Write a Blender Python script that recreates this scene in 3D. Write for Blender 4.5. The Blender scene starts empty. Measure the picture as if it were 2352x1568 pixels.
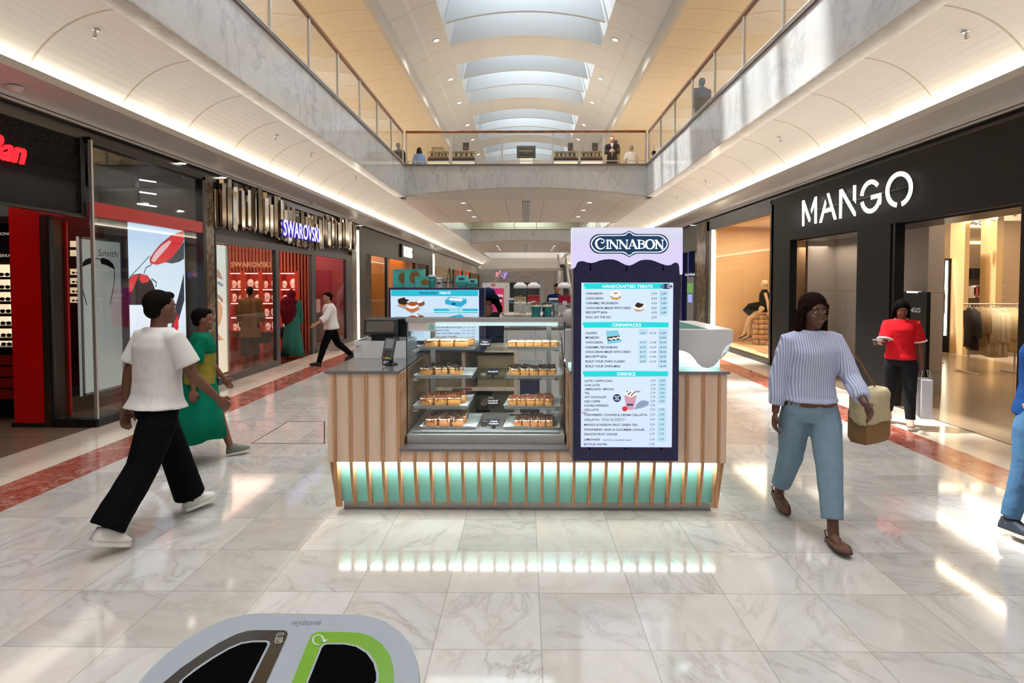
import bpy, bmesh, math, random
from mathutils import Vector, Matrix, noise
random.seed(7)
sc = bpy.context.scene
COL = sc.collection
PI = math.pi

# ---------------------------------------------------------------- camera
FPX, W, H = 1360.0, 2352.0, 1568.0
CAMH = 1.75
PITCH, YAW = math.radians(2.0), math.radians(0.6)
X0 = 1207.0 - FPX*math.tan(YAW)
Y0 = 650.0 + FPX*math.tan(PITCH)
cam_data = bpy.data.cameras.new('camera')
cam = bpy.data.objects.new('camera', cam_data); COL.objects.link(cam)
cam_data.sensor_width = 36.0; cam_data.lens = 36.0*FPX/W
cam_data.shift_x = (W/2-X0)/W
cam_data.shift_y = -(H/2-Y0)/W
cam_data.clip_start = 0.05; cam_data.clip_end = 400
cam.location = (0, 0, CAMH)
cam.rotation_euler = (PI/2-PITCH, 0, YAW)
sc.camera = cam
CROT = cam.rotation_euler.to_matrix()
def ray(px, py):
    return CROT @ Vector(((px-X0)/FPX, -(py-Y0)/FPX, -1.0))
def atY(px, py, Y):
    d = ray(px, py); t = Y/d.y; return Vector((d.x*t, Y, CAMH+d.z*t))
def atX(px, py, X):
    d = ray(px, py); t = X/d.x; return Vector((X, d.y*t, CAMH+d.z*t))
def atZ(px, py, Z):
    d = ray(px, py); t = (Z-CAMH)/d.z; return Vector((d.x*t, d.y*t, Z))

# ---------------------------------------------------------------- view, world, sun, daylight
sc.view_settings.view_transform = 'Standard'
sc.view_settings.look = 'None'
sc.view_settings.exposure = -0.15
sc.view_settings.gamma = 1.0
sc.view_settings.use_curve_mapping = False
sc.cycles.caustics_reflective = False; sc.cycles.caustics_refractive = False; sc.cycles.sample_clamp_indirect = 6
wd = bpy.data.worlds.new('sky'); sc.world = wd; wd.use_nodes = True
wnt = wd.node_tree
bg = wnt.nodes['Background']
sky = wnt.nodes.new('ShaderNodeTexSky')
sky.sky_type = 'HOSEK_WILKIE'
sky.sun_direction = Vector((-0.45, 0.1, 0.88)).normalized(); sky.turbidity = 3.5
mixw = wnt.nodes.new('ShaderNodeMix'); mixw.data_type = 'RGBA'
mixw.inputs[0].default_value = 0.75
mixw.inputs[7].default_value = (0.8, 0.9, 1.0, 1)
wnt.links.new(sky.outputs[0], mixw.inputs[6])
wnt.links.new(mixw.outputs[2], bg.inputs[0]); bg.inputs[1].default_value = 1.1
sd = bpy.data.lights.new('sun', 'SUN'); sd.energy = 12.0; sd.angle = math.radians(3.5); sd.color = (1, .97, .93)
so = bpy.data.objects.new('sun', sd); COL.objects.link(so)
so.rotation_euler = Vector((0.46, -0.12, -1.0)).normalized().to_track_quat('-Z', 'Y').to_euler()

def area(name, loc, sx, sy, power, color=(1, 1, 1), direction=(0, 0, -1), up='Y', spread=None):
    l = bpy.data.lights.new(name, 'AREA'); l.shape = 'RECTANGLE'; l.size = sx; l.size_y = sy
    l.energy = power; l.color = color
    if spread: l.spread = math.radians(spread)
    o = bpy.data.objects.new(name, l); COL.objects.link(o)
    o.location = loc
    z = -Vector(direction).normalized(); y = Vector({'X': (1, 0, 0), 'Y': (0, 1, 0), 'Z': (0, 0, 1)}[up])
    y = (y-z*y.dot(z)).normalized(); x = y.cross(z)
    o.rotation_euler = Matrix((x, y, z)).transposed().to_euler()
    return o
# skylight openings in the vault: daylight
SKY_OPEN = [19.9+6.05*k for k in range(-7, 5)]
SKY_LEN = 4.45
for ys in SKY_OPEN:
    area('skylight_daylight', (0, ys+SKY_LEN/2, 10.85), 3.4, 3.7, 140, (0.86, 0.94, 1.0))
WARM = (1.0, 0.80, 0.56)
# cove lamps along the lips of the side vaults (lower mall)
for s in (-1, 1):
    for (y0, y1) in ((-16, -4), (-4, 8), (8, 20), (20, 33), (33, 46), (46, 66)):
        d = (-s*0.42, 0, 1)
        area('cove_lamp', (s*4.86, (y0+y1)/2, 3.86), 0.08, (y1-y0)-.1, 2.6*(y1-y0), (1, .92, .77), d, 'Y')
    for (y0, y1) in ((-16, -2), (-2, 14), (14, 30), (30, 50)):
        area('upper_cove_lamp', (s*7.1, (y0+y1)/2, 6.1), 0.15, (y1-y0)-.1, 11*(y1-y0), (1, .74, .43), (-s*0.45, 0, 1), 'Y', spread=110)

# ---------------------------------------------------------------- materials
def lin(c):
    return c/12.92 if c <= .04045 else ((c+.055)/1.055)**2.4
def C(h, a=1.0):
    h = h.lstrip('#')
    return (lin(int(h[0:2], 16)/255), lin(int(h[2:4], 16)/255), lin(int(h[4:6], 16)/255), a)
MATS = {}
def new_mat(name):
    m = bpy.data.materials.new(name); m.use_nodes = True
    b = m.node_tree.nodes['Principled BSDF']; MATS[name] = m
    return m, m.node_tree, b
def mat(name, col, rough=.5, metal=0, var=.05, scale=8, stretch=None, bump=0, emit=None, es=1, coat=0, spec=None, trans=0, alpha=1, sheen=0):
    if name in MATS: return MATS[name]
    m, nt, b = new_mat(name)
    c = C(col) if isinstance(col, str) else col
    tc = nt.nodes.new('ShaderNodeTexCoord')
    nz = nt.nodes.new('ShaderNodeTexNoise'); nz.inputs['Scale'].default_value = scale; nz.inputs['Detail'].default_value = 5
    if stretch:
        mp = nt.nodes.new('ShaderNodeMapping'); mp.inputs['Scale'].default_value = stretch
        nt.links.new(tc.outputs['Object'], mp.inputs[0]); nt.links.new(mp.outputs[0], nz.inputs['Vector'])
    else:
        nt.links.new(tc.outputs['Object'], nz.inputs['Vector'])
    mx = nt.nodes.new('ShaderNodeMix'); mx.data_type = 'RGBA'
    mx.inputs[6].default_value = tuple(max(0, v*(1-var)) for v in c[:3])+(1,)
    mx.inputs[7].default_value = tuple(min(1, v*(1+var)) for v in c[:3])+(1,)
    nt.links.new(nz.outputs[0], mx.inputs[0]); nt.links.new(mx.outputs[2], b.inputs['Base Color'])
    b.inputs['Roughness'].default_value = rough; b.inputs['Metallic'].default_value = metal
    if coat: b.inputs['Coat Weight'].default_value = coat; b.inputs['Coat Roughness'].default_value = .05
    if spec is not None: b.inputs['Specular IOR Level'].default_value = spec
    if trans: b.inputs['Transmission Weight'].default_value = trans
    if sheen: b.inputs['Sheen Weight'].default_value = sheen
    if alpha < 1: b.inputs['Alpha'].default_value = alpha
    if bump:
        bp = nt.nodes.new('ShaderNodeBump'); bp.inputs['Strength'].default_value = bump; bp.inputs['Distance'].default_value = .01
        nt.links.new(nz.outputs[0], bp.inputs['Height']); nt.links.new(bp.outputs[0], b.inputs['Normal'])
    if emit:
        b.inputs['Emission Color'].default_value = C(emit) if isinstance(emit, str) else emit
        b.inputs['Emission Strength'].default_value = es*1.17
    return m
def glow(name, col, s):
    return mat(name, col, .5, emit=col, es=s)
def screenmat(name, col, s=1.0):
    # lit screen pixels: emission only plus a faint gloss
    if name in MATS: return MATS[name]
    m, nt, b = new_mat(name)
    b.inputs['Base Color'].default_value = (.01, .01, .01, 1); b.inputs['Roughness'].default_value = .25
    b.inputs['Emission Color'].default_value = C(col); b.inputs['Emission Strength'].default_value = s
    nz = nt.nodes.new('ShaderNodeTexNoise'); nz.inputs['Scale'].default_value = 3
    mr = nt.nodes.new('ShaderNodeMapRange'); mr.inputs[3].default_value = s*1.12; mr.inputs[4].default_value = s*1.2
    nt.links.new(nz.outputs[0], mr.inputs[0]); nt.links.new(mr.outputs[0], b.inputs['Emission Strength'])
    return m
def thin_glass(name, tint=(.93, .97, .96), refl=.12, rough=.02, edge=None):
    if name in MATS: return MATS[name]
    m = bpy.data.materials.new(name); m.use_nodes = True; MATS[name] = m
    nt = m.node_tree; nt.nodes.clear()
    out = nt.nodes.new('ShaderNodeOutputMaterial'); mx = nt.nodes.new('ShaderNodeMixShader')
    tr = nt.nodes.new('ShaderNodeBsdfTransparent'); gl = nt.nodes.new('ShaderNodeBsdfGlossy')
    lw = nt.nodes.new('ShaderNodeLayerWeight'); lw.inputs[0].default_value = .35
    mr = nt.nodes.new('ShaderNodeMapRange'); mr.inputs[3].default_value = refl*.45; mr.inputs[4].default_value = min(1, refl*2.2)
    tr.inputs[0].default_value = tint+(1,); gl.inputs['Roughness'].default_value = rough
    nt.links.new(lw.outputs['Fresnel'], mr.inputs[0]); nt.links.new(mr.outputs[0], mx.inputs[0])
    nt.links.new(tr.outputs[0], mx.inputs[1]); nt.links.new(gl.outputs[0], mx.inputs[2]); nt.links.new(mx.outputs[0], out.inputs[0])
    return m

def math_n(nt, op, a, b=None, c=None):
    n = nt.nodes.new('ShaderNodeMath'); n.operation = op
    for i, v in enumerate((a, b, c)):
        if v is None: continue
        if isinstance(v, (int, float)): n.inputs[i].default_value = v
        else: nt.links.new(v, n.inputs[i])
    return n.outputs[0]
def mixc(nt, f, a, b, blend='MIX'):
    n = nt.nodes.new('ShaderNodeMix'); n.data_type = 'RGBA'; n.blend_type = blend
    for i, v in ((0, f), (6, a), (7, b)):
        if isinstance(v, (int, float, tuple)): n.inputs[i].default_value = v
        else: nt.links.new(v, n.inputs[i])
    return n.outputs[2]
def ramp(nt, fac, stops):
    n = nt.nodes.new('ShaderNodeValToRGB'); e = n.color_ramp.elements
    while len(e) < len(stops): e.new(.5)
    for i, (p, c) in enumerate(stops):
        e[i].position = p; e[i].color = c if len(c) == 4 else tuple(c)+(1,)
    nt.links.new(fac, n.inputs[0]); return n.outputs[0]

def marble(name, base, vein, warm, tu=None, tv=None, axes=(0, 1), rough=.12, vscale=1.6, off=(0, 0), joint='#8d8880', jw=.004, warmth=.5, coat=0, varr=.10, veinamt=1.0):
    """polished stone slabs: per-slab shifted veins, joints on a grid of tu x tv metres"""
    if name in MATS: return MATS[name]
    m, nt, b = new_mat(name)
    tc = nt.nodes.new('ShaderNodeTexCoord'); sx = nt.nodes.new('ShaderNodeSeparateXYZ')
    nt.links.new(tc.outputs['Object'], sx.inputs[0])
    u, v = sx.outputs[axes[0]], sx.outputs[axes[1]]
    vecout = tc.outputs['Object']; jm = None; rnd = None
    if tu:
        iu = math_n(nt, 'ADD', math_n(nt, 'DIVIDE', u, tu), off[0]); iv = math_n(nt, 'ADD', math_n(nt, 'DIVIDE', v, tv), off[1])
        fu, fv = math_n(nt, 'FLOOR', iu), math_n(nt, 'FLOOR', iv)
        ru, rv = math_n(nt, 'FRACT', iu), math_n(nt, 'FRACT', iv)
        def edge(r, t):
            d = math_n(nt, 'MINIMUM', r, math_n(nt, 'SUBTRACT', 1.0, r))
            return math_n(nt, 'LESS_THAN', d, jw/t/2)
        jm = math_n(nt, 'MAXIMUM', edge(ru, tu), edge(rv, tv))
        cb = nt.nodes.new('ShaderNodeCombineXYZ'); nt.links.new(fu, cb.inputs[0]); nt.links.new(fv, cb.inputs[1])
        wn = nt.nodes.new('ShaderNodeTexWhiteNoise'); wn.noise_dimensions = '3D'; nt.links.new(cb.outputs[0], wn.inputs['Vector'])
        rnd = wn.outputs['Value']
        sc_ = nt.nodes.new('ShaderNodeVectorMath'); sc_.operation = 'SCALE'; sc_.inputs[3].default_value = 13
        nt.links.new(wn.outputs['Color'], sc_.inputs[0])
        ad = nt.nodes.new('ShaderNodeVectorMath'); ad.operation = 'ADD'
        rot = nt.nodes.new('ShaderNodeVectorRotate'); rot.rotation_type = 'AXIS_ANGLE'
        nt.links.new(tc.outputs['Object'], rot.inputs['Vector'])
        nt.links.new(math_n(nt, 'MULTIPLY', rnd, 2.2), rot.inputs['Angle'])
        nt.links.new(rot.outputs[0], ad.inputs[0]); nt.links.new(sc_.outputs[0], ad.inputs[1])
        vecout = ad.outputs[0]
    mp = nt.nodes.new('ShaderNodeMapping'); mp.inputs['Rotation'].default_value = (.3, .2, .7); mp.inputs['Scale'].default_value = (1, 2.2, 1)
    nt.links.new(vecout, mp.inputs[0])
    nz = nt.nodes.new('ShaderNodeTexNoise'); nz.inputs['Scale'].default_value = vscale; nz.inputs['Detail'].default_value = 9
    nz.inputs['Roughness'].default_value = .62; nz.inputs['Distortion'].default_value = .9
    nt.links.new(mp.outputs[0], nz.inputs['Vector'])
    d = math_n(nt, 'ABSOLUTE', math_n(nt, 'SUBTRACT', nz.outputs[0], .5))
    veinf = ramp(nt, d, [(0.0, (1, 1, 1)), (.010, (.45,)*3), (.05, (.06,)*3), (.12, (0, 0, 0))])
    n2 = nt.nodes.new('ShaderNodeTexNoise'); n2.inputs['Scale'].default_value = vscale*.7; n2.inputs['Detail'].default_value = 4
    nt.links.new(mp.outputs[0], n2.inputs['Vector'])
    patch = ramp(nt, n2.outputs[0], [(.35, (0, 0, 0)), (.7, (1, 1, 1))])
    c1 = mixc(nt, math_n(nt, 'MULTIPLY', patch, warmth), C(base), C(warm))
    n3 = nt.nodes.new('ShaderNodeTexNoise'); n3.inputs['Scale'].default_value = vscale*3; n3.inputs['Detail'].default_value = 6
    nt.links.new(mp.outputs[0], n3.inputs['Vector'])
    c1 = mixc(nt, math_n(nt, 'MULTIPLY', ramp(nt, n3.outputs[0], [(.45, (0, 0, 0)), (.75, (1, 1, 1))]), .16), c1, C(vein))
    c2 = mixc(nt, math_n(nt, 'MULTIPLY', math_n(nt, 'MULTIPLY', veinf, veinamt), ramp(nt, n2.outputs[0], [(.3, (1, 1, 1)), (.65, (.15,)*3)])), c1, C(vein))
    if rnd is not None:
        hs = nt.nodes.new('ShaderNodeHueSaturation'); nt.links.new(c2, hs.inputs['Color'])
        nt.links.new(math_n(nt, 'ADD', math_n(nt, 'MULTIPLY', rnd, varr), 1-varr*.6), hs.inputs['Value'])
        c2 = mixc(nt, math_n(nt, 'MULTIPLY', jm, .75), hs.outputs[0], C(joint))
    nt.links.new(c2, b.inputs['Base Color'])
    b.inputs['Roughness'].default_value = rough
    if coat: b.inputs['Coat Weight'].default_value = coat; b.inputs['Coat Roughness'].default_value = .06
    return m

def panelmat(name, base, rough=.5, seams=(), seamcol='#b9ae9d', sw=.02, **kw):
    """painted surface with narrow panel seams; seams = ((axis, pitch, offset), ...)"""
    if name in MATS: return MATS[name]
    m, nt, b = new_mat(name)
    tc = nt.nodes.new('ShaderNodeTexCoord'); sx = nt.nodes.new('ShaderNodeSeparateXYZ')
    nt.links.new(tc.outputs['Object'], sx.inputs[0])
    nz = nt.nodes.new('ShaderNodeTexNoise'); nz.inputs['Scale'].default_value = 1.3; nt.links.new(tc.outputs['Object'], nz.inputs['Vector'])
    c = C(base)
    col = mixc(nt, nz.outputs[0], tuple(v*.97 for v in c[:3])+(1,), c)
    for ax, pitch, o in seams:
        r = math_n(nt, 'FRACT', math_n(nt, 'DIVIDE', math_n(nt, 'SUBTRACT', sx.outputs[ax], o), pitch))
        dd = math_n(nt, 'MINIMUM', r, math_n(nt, 'SUBTRACT', 1.0, r))
        col = mixc(nt, math_n(nt, 'LESS_THAN', dd, sw/pitch/2), col, C(seamcol))
    nt.links.new(col, b.inputs['Base Color']); b.inputs['Roughness'].default_value = rough
    for k, v in kw.items(): b.inputs[k].default_value = v
    return m
def woodmat(name, c1, c2, rough=.45, axis=2, scale=5, coat=0, dist=1.5):
    if name in MATS: return MATS[name]
    m, nt, b = new_mat(name)
    tc = nt.nodes.new('ShaderNodeTexCoord'); mp = nt.nodes.new('ShaderNodeMapping')
    s = [1, 1, 1]; s[axis] = .12; mp.inputs['Scale'].default_value = s
    nt.links.new(tc.outputs['Object'], mp.inputs[0])
    nz = nt.nodes.new('ShaderNodeTexNoise'); nz.inputs['Scale'].default_value = scale*4; nz.inputs['Detail'].default_value = 6; nz.inputs['Distortion'].default_value = dist
    nt.links.new(mp.outputs[0], nz.inputs['Vector'])
    w = nt.nodes.new('ShaderNodeTexWave'); w.inputs['Scale'].default_value = scale*1.3; w.inputs['Distortion'].default_value = 9; w.inputs['Detail'].default_value = 3; w.inputs['Detail Scale'].default_value = .8
    w.bands_direction = 'X'
    nt.links.new(mp.outputs[0], w.inputs['Vector'])
    f = math_n(nt, 'ADD', math_n(nt, 'MULTIPLY', nz.outputs[0], .6), math_n(nt, 'MULTIPLY', w.outputs['Fac'], .4))
    nt.links.new(ramp(nt, f, [(.25, C(c2)), (.75, C(c1))]), b.inputs['Base Color'])
    b.inputs['Roughness'].default_value = rough
    if coat: b.inputs['Coat Weight'].default_value = coat
    return m
def zgrad(name, stops, axis=2, lo=0, hi=1, strength=1.0, noise_amt=0.0):
    """printed or displayed colour ramp (artwork on a lit screen or poster)"""
    if name in MATS: return MATS[name]
    m, nt, b = new_mat(name)
    tc = nt.nodes.new('ShaderNodeTexCoord'); sx = nt.nodes.new('ShaderNodeSeparateXYZ'); nt.links.new(tc.outputs['Object'], sx.inputs[0])
    mr = nt.nodes.new('ShaderNodeMapRange'); mr.inputs[1].default_value = lo; mr.inputs[2].default_value = hi
    nt.links.new(sx.outputs[axis], mr.inputs[0])
    c = ramp(nt, mr.outputs[0], [(p, C(h)) for p, h in stops])
    nt.links.new(c, b.inputs['Emission Color']); b.inputs['Emission Strength'].default_value = strength*1.17
    b.inputs['Base Color'].default_value = (.02, .02, .02, 1)
    return m

# ---------------------------------------------------------------- mesh helpers
WP = {}    # world position of every parent at build time
def tagp(o, label=None, cat=None, group=None, kind=None):
    if label: o['label'] = label
    if cat: o['category'] = cat
    if group: o['group'] = group
    if kind: o['kind'] = kind
    return o
def E(name, loc, label=None, cat=None, group=None, kind=None, rz=0):
    o = bpy.data.objects.new(name, None); COL.objects.link(o); o.location = loc
    o.rotation_euler = (0, 0, rz); o.empty_display_size = .1
    WP[o.name] = Vector(loc)
    return tagp(o, label, cat, group, kind)
class Fr:
    """a drawing plane: origin, unit x, unit y; out = x cross y"""
    def __init__(s, o, u, v):
        s.o = Vector(o); s.u = Vector(u).normalized(); s.v = Vector(v).normalized(); s.n = s.u.cross(s.v)
    def p(s, a, b, c=0.0): return s.o+s.u*a+s.v*b+s.n*c
TXT = {}
def textmesh(s, bold=0.0, shear=0.0, space=1.0):
    k = (s, bold, shear, space)
    if k in TXT: return TXT[k]
    cu = bpy.data.curves.new('t', 'FONT'); cu.body = s; cu.size = 1; cu.offset = bold; cu.shear = shear
    cu.space_character = space; cu.resolution_u = 3; cu.fill_mode = 'FRONT'
    o = bpy.data.objects.new('t', cu); COL.objects.link(o)
    dg = bpy.context.evaluated_depsgraph_get()
    me = bpy.data.meshes.new_from_object(o.evaluated_get(dg))
    vs = [(v.co.x, v.co.y) for v in me.vertices]; fs = [tuple(p.vertices) for p in me.polygons]
    bpy.data.objects.remove(o); bpy.data.curves.remove(cu); bpy.data.meshes.remove(me)
    if not vs: vs = [(0, 0)]
    x0 = min(v[0] for v in vs); x1 = max(v[0] for v in vs)
    TXT[k] = (vs, fs, x0, x1, 0.69)
    return TXT[k]
class MB:
    def __init__(s): s.v = []; s.f = []
    def add(s, vs, fs):
        n = len(s.v); s.v += [Vector(p) for p in vs]; s.f += [tuple(i+n for i in f) for f in fs]; return s
    def box(s, x0, x1, y0, y1, z0, z1):
        if x0 > x1: x0, x1 = x1, x0
        if y0 > y1: y0, y1 = y1, y0
        if z0 > z1: z0, z1 = z1, z0
        return s.add([(x0,y0,z0),(x1,y0,z0),(x1,y1,z0),(x0,y1,z0),(x0,y0,z1),(x1,y0,z1),(x1,y1,z1),(x0,y1,z1)],
              [(0,3,2,1),(4,5,6,7),(0,1,5,4),(1,2,6,5),(2,3,7,6),(3,0,4,7)])
    def obox(s, fr, a0, a1, b0, b1, c0, c1):
        P = [fr.p(a, b, c) for c in (c0, c1) for (a, b) in ((a0,b0),(a1,b0),(a1,b1),(a0,b1))]
        return s.add(P, [(0,3,2,1),(4,5,6,7),(0,1,5,4),(1,2,6,5),(2,3,7,6),(3,0,4,7)])
    def quad(s, a, b, c, d): return s.add([a, b, c, d], [(0, 1, 2, 3)])
    def poly(s, fr, pts, c=0.0):
        return s.add([fr.p(a, b, c) for a, b in pts], [tuple(range(len(pts)))])
    def prism(s, fr, pts, c0, c1):
        n = len(pts); area2 = sum(pts[i][0]*pts[(i+1)%n][1]-pts[(i+1)%n][0]*pts[i][1] for i in range(n))
        if area2 < 0: pts = list(reversed(pts))
        V = [fr.p(a, b, c0) for a, b in pts]+[fr.p(a, b, c1) for a, b in pts]
        F = [tuple(reversed(range(n))), tuple(range(n, 2*n))]+[(i, (i+1)%n, (i+1)%n+n, i+n) for i in range(n)]
        return s.add(V, F)
    def ribbon(s, fr, pts, w, c0, c1, closed=False):
        """stroke of width w (number or per-point list) drawn as an extruded ribbon"""
        n = len(pts); ws = w if isinstance(w, (list, tuple)) else [w]*n
        L, R = [], []
        for i in range(n):
            a = Vector(pts[(i-1) % n] if closed else pts[max(i-1, 0)]); b = Vector(pts[(i+1) % n] if closed else pts[min(i+1, n-1)])
            d = b-a
            if d.length < 1e-9: d = Vector((1, 0))
            d.normalize(); nn = Vector((-d.y, d.x))*ws[i]/2; p = Vector(pts[i])
            # mitre
            if 0 < i < n-1 or closed:
                d1 = (p-a); 
                if d1.length > 1e-9:
                    cs = abs(d1.normalized().dot(d)); nn = nn/max(cs, .5)
            L.append(p+nn); R.append(p-nn)
        V = []
        for c in (c0, c1):
            for p in L: V.append(fr.p(p.x, p.y, c))
            for p in R: V.append(fr.p(p.x, p.y, c))
        F = []; m = n if closed else n-1
        for i in range(m):
            j = (i+1) % n
            F.append((2*n+i, 2*n+n+i, 2*n+n+j, 2*n+j))
            F.append((i, j, n+j, n+i))
            F.append((i, 2*n+i, 2*n+j, j)); F.append((n+i, n+j, 3*n+j, 3*n+i))
        if not closed:
            F.append((0, n, 3*n, 2*n)); F.append((n-1, 3*n-1, 4*n-1, 2*n-1))
        return s.add(V, F)
    def text(s, fr, str_, x, y, h, align='L', w=None, bold=0.0, c=0.001, depth=0.0, shear=0, space=1.0, maxw=None):
        vs, fs, x0, x1, cap = textmesh(str_, bold, shear, space)
        k = h/cap; kx = k
        wid = (x1-x0)
        if w: kx = w/wid
        if maxw and wid*kx > maxw: kx = maxw/wid
        ox = {'L': x0, 'C': (x0+x1)/2, 'R': x1}[align]
        V = [fr.p(x+(a-ox)*kx, y+b*k, c) for a, b in vs]
        s.add(V, fs)
        if depth:
            n = len(vs); cnt = {}
            for f in fs:
                for i in range(len(f)):
                    e = (f[i], f[(i+1) % len(f)]); cnt[e] = 1
            V2 = [fr.p(x+(a-ox)*kx, y+b*k, c) for a, b in vs]+[fr.p(x+(a-ox)*kx, y+b*k, c-depth) for a, b in vs]
            F2 = [(e[1], e[0], e[0]+n, e[1]+n) for e in cnt if (e[1], e[0]) not in cnt]
            s.add(V2, F2)
        return s
    def cyl(s, p0, p1, r0, r1=None, n=12, caps=True):
        r1 = r0 if r1 is None else r1; p0 = Vector(p0); p1 = Vector(p1); d = (p1-p0)
        q = d.to_track_quat('Z', 'Y'); V = []
        for p, r in ((p0, r0), (p1, r1)):
            for i in range(n):
                a = 2*PI*i/n; V.append(p+q @ Vector((r*math.cos(a), r*math.sin(a), 0)))
        F = [(i, (i+1)%n, (i+1)%n+n, i+n) for i in range(n)]
        if caps: F += [tuple(reversed(range(n))), tuple(range(n, 2*n))]
        return s.add(V, F)
    def tube(s, pts, r, n=8):
        for i in range(len(pts)-1): s.cyl(pts[i], pts[i+1], r, r, n)
        return s
    def pipe(s, pts, r, n=8):
        """one smooth swept tube; r number or list"""
        pts = [Vector(p) for p in pts]; m = len(pts); rs = r if isinstance(r, (list, tuple)) else [r]*m
        V = []; q = None
        for i in range(m):
            d = (pts[min(i+1, m-1)]-pts[max(i-1, 0)]).normalized()
            if q is None: q = d.to_track_quat('Z', 'Y')
            else:
                zz = q @ Vector((0, 0, 1)); q = zz.rotation_difference(d) @ q
            for j in range(n):
                a = 2*PI*j/n; V.append(pts[i]+q @ Vector((rs[i]*math.cos(a), rs[i]*math.sin(a), 0)))
        F = [(i*n+j, i*n+(j+1)%n, (i+1)*n+(j+1)%n, (i+1)*n+j) for i in range(m-1) for j in range(n)]
        F += [tuple(reversed(range(n))), tuple(range((m-1)*n, m*n))]
        return s.add(V, F)
    def lathe(s, c, prof, n=20, axis=(0, 0, 1)):
        c = Vector(c); q = Vector(axis).to_track_quat('Z', 'Y'); V = []; m = len(prof)
        for r, z in prof:
            for i in range(n):
                a = 2*PI*i/n; V.append(c+q @ Vector((r*math.cos(a), r*math.sin(a), z)))
        F = [(j*n+i, j*n+(i+1)%n, (j+1)*n+(i+1)%n, (j+1)*n+i) for j in range(m-1) for i in range(n)]
        F += [tuple(reversed(range(n))), tuple(range((m-1)*n, m*n))]
        return s.add(V, F)
    def ell(s, c, rx, ry, rz, nu=14, nv=9, e=1.0, rot=None):
        c = Vector(c); V = []
        def sp(v): return math.copysign(abs(v)**e, v)
        R = rot if rot is not None else Matrix.Identity(3)
        for j in range(1, nv):
            t = -PI/2+PI*j/nv
            for i in range(nu):
                a = 2*PI*i/nu
                V.append(c+R @ Vector((rx*sp(math.cos(t))*sp(math.cos(a)), ry*sp(math.cos(t))*sp(math.sin(a)), rz*sp(math.sin(t)))))
        V.append(c+R @ Vector((0, 0, -rz))); V.append(c+R @ Vector((0, 0, rz)))
        b, t = (nv-1)*nu, (nv-1)*nu+1
        F = [(j*nu+i, j*nu+(i+1)%nu, (j+1)*nu+(i+1)%nu, (j+1)*nu+i) for j in range(nv-2) for i in range(nu)]
        F += [(b, (i+1)%nu, i) for i in range(nu)]+[(t, (nv-2)*nu+i, (nv-2)*nu+(i+1)%nu) for i in range(nu)]
        return s.add(V, F)
    def loft(s, rings, closed_ring=True, caps=True):
        n = len(rings[0]); V = [p for r in rings for p in r]; F = []
        k = n if closed_ring else n-1
        for j in range(len(rings)-1):
            for i in range(k): F.append((j*n+i, j*n+(i+1)%n, (j+1)*n+(i+1)%n, (j+1)*n+i))
        if caps and closed_ring: F += [tuple(reversed(range(n))), tuple(range((len(rings)-1)*n, len(rings)*n))]
        return s.add(V, F)
    def build(s, name, m, parent=None, smooth=False, bevel=0, label=None, cat=None, group=None, kind=None, origin=None):
        if parent is not None: base = WP[parent.name]
        elif origin is not None: base = Vector(origin)
        else: 
            xs = [p.x for p in s.v]; ys = [p.y for p in s.v]; zs = [p.z for p in s.v]
            base = Vector(((min(xs)+max(xs))/2, (min(ys)+max(ys))/2, min(zs)))
        me = bpy.data.meshes.new(name); me.from_pydata([tuple(p-base) for p in s.v], [], s.f); me.validate()
        if m: me.materials.append(m if not isinstance(m, str) else MATS[m])
        if smooth:
            me.polygons.foreach_set('use_smooth', [True]*len(me.polygons))
            if smooth == 'auto':
                try: me.set_sharp_from_angle(angle=math.radians(40))
                except Exception: pass
        o = bpy.data.objects.new(name, me); COL.objects.link(o)
        if parent is not None:
            o.parent = parent; WP[o.name] = Vector(base)
        else:
            o.location = base; WP[o.name] = Vector(base)
        if bevel:
            b = o.modifiers.new('bevel', 'BEVEL'); b.width = bevel; b.segments = 2; b.limit_method = 'ANGLE'
        return tagp(o, label, cat, group, kind)
def ST(mb, name, m, **k):   # setting
    return mb.build(name, m, kind='structure', origin=(0, 0, 0), **k)
def kids(o): return [c for c in list(o.children)]
def dup(root, loc=None, rz=None, label=None, group=None, scale=None):
    def cp(o, par):
        c = o.copy(); COL.objects.link(c)
        if par is not None: c.parent = par
        for ch in kids(o): cp(ch, c)
        return c
    r = cp(root, None)
    if loc is not None: r.location = loc
    if rz is not None: r.rotation_euler = (0, 0, rz)
    if scale is not None: r.scale = (scale,)*3 if isinstance(scale, (int, float)) else scale
    if label: r['label'] = label
    if group: r['group'] = group
    WP[r.name] = Vector(r.location)
    return r
def arc2(cx, cy, rx, ry, a0, a1, n=16):
    return [(cx+rx*math.cos(math.radians(a0+(a1-a0)*i/n)), cy+ry*math.sin(math.radians(a0+(a1-a0)*i/n))) for i in range(n+1)]
def rrect(x0, x1, y0, y1, r, n=5):
    return (arc2(x1-r, y0+r, r, r, -90, 0, n)+arc2(x1-r, y1-r, r, r, 0, 90, n)+arc2(x0+r, y1-r, r, r, 90, 180, n)+arc2(x0+r, y0+r, r, r, 180, 270, n))
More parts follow.
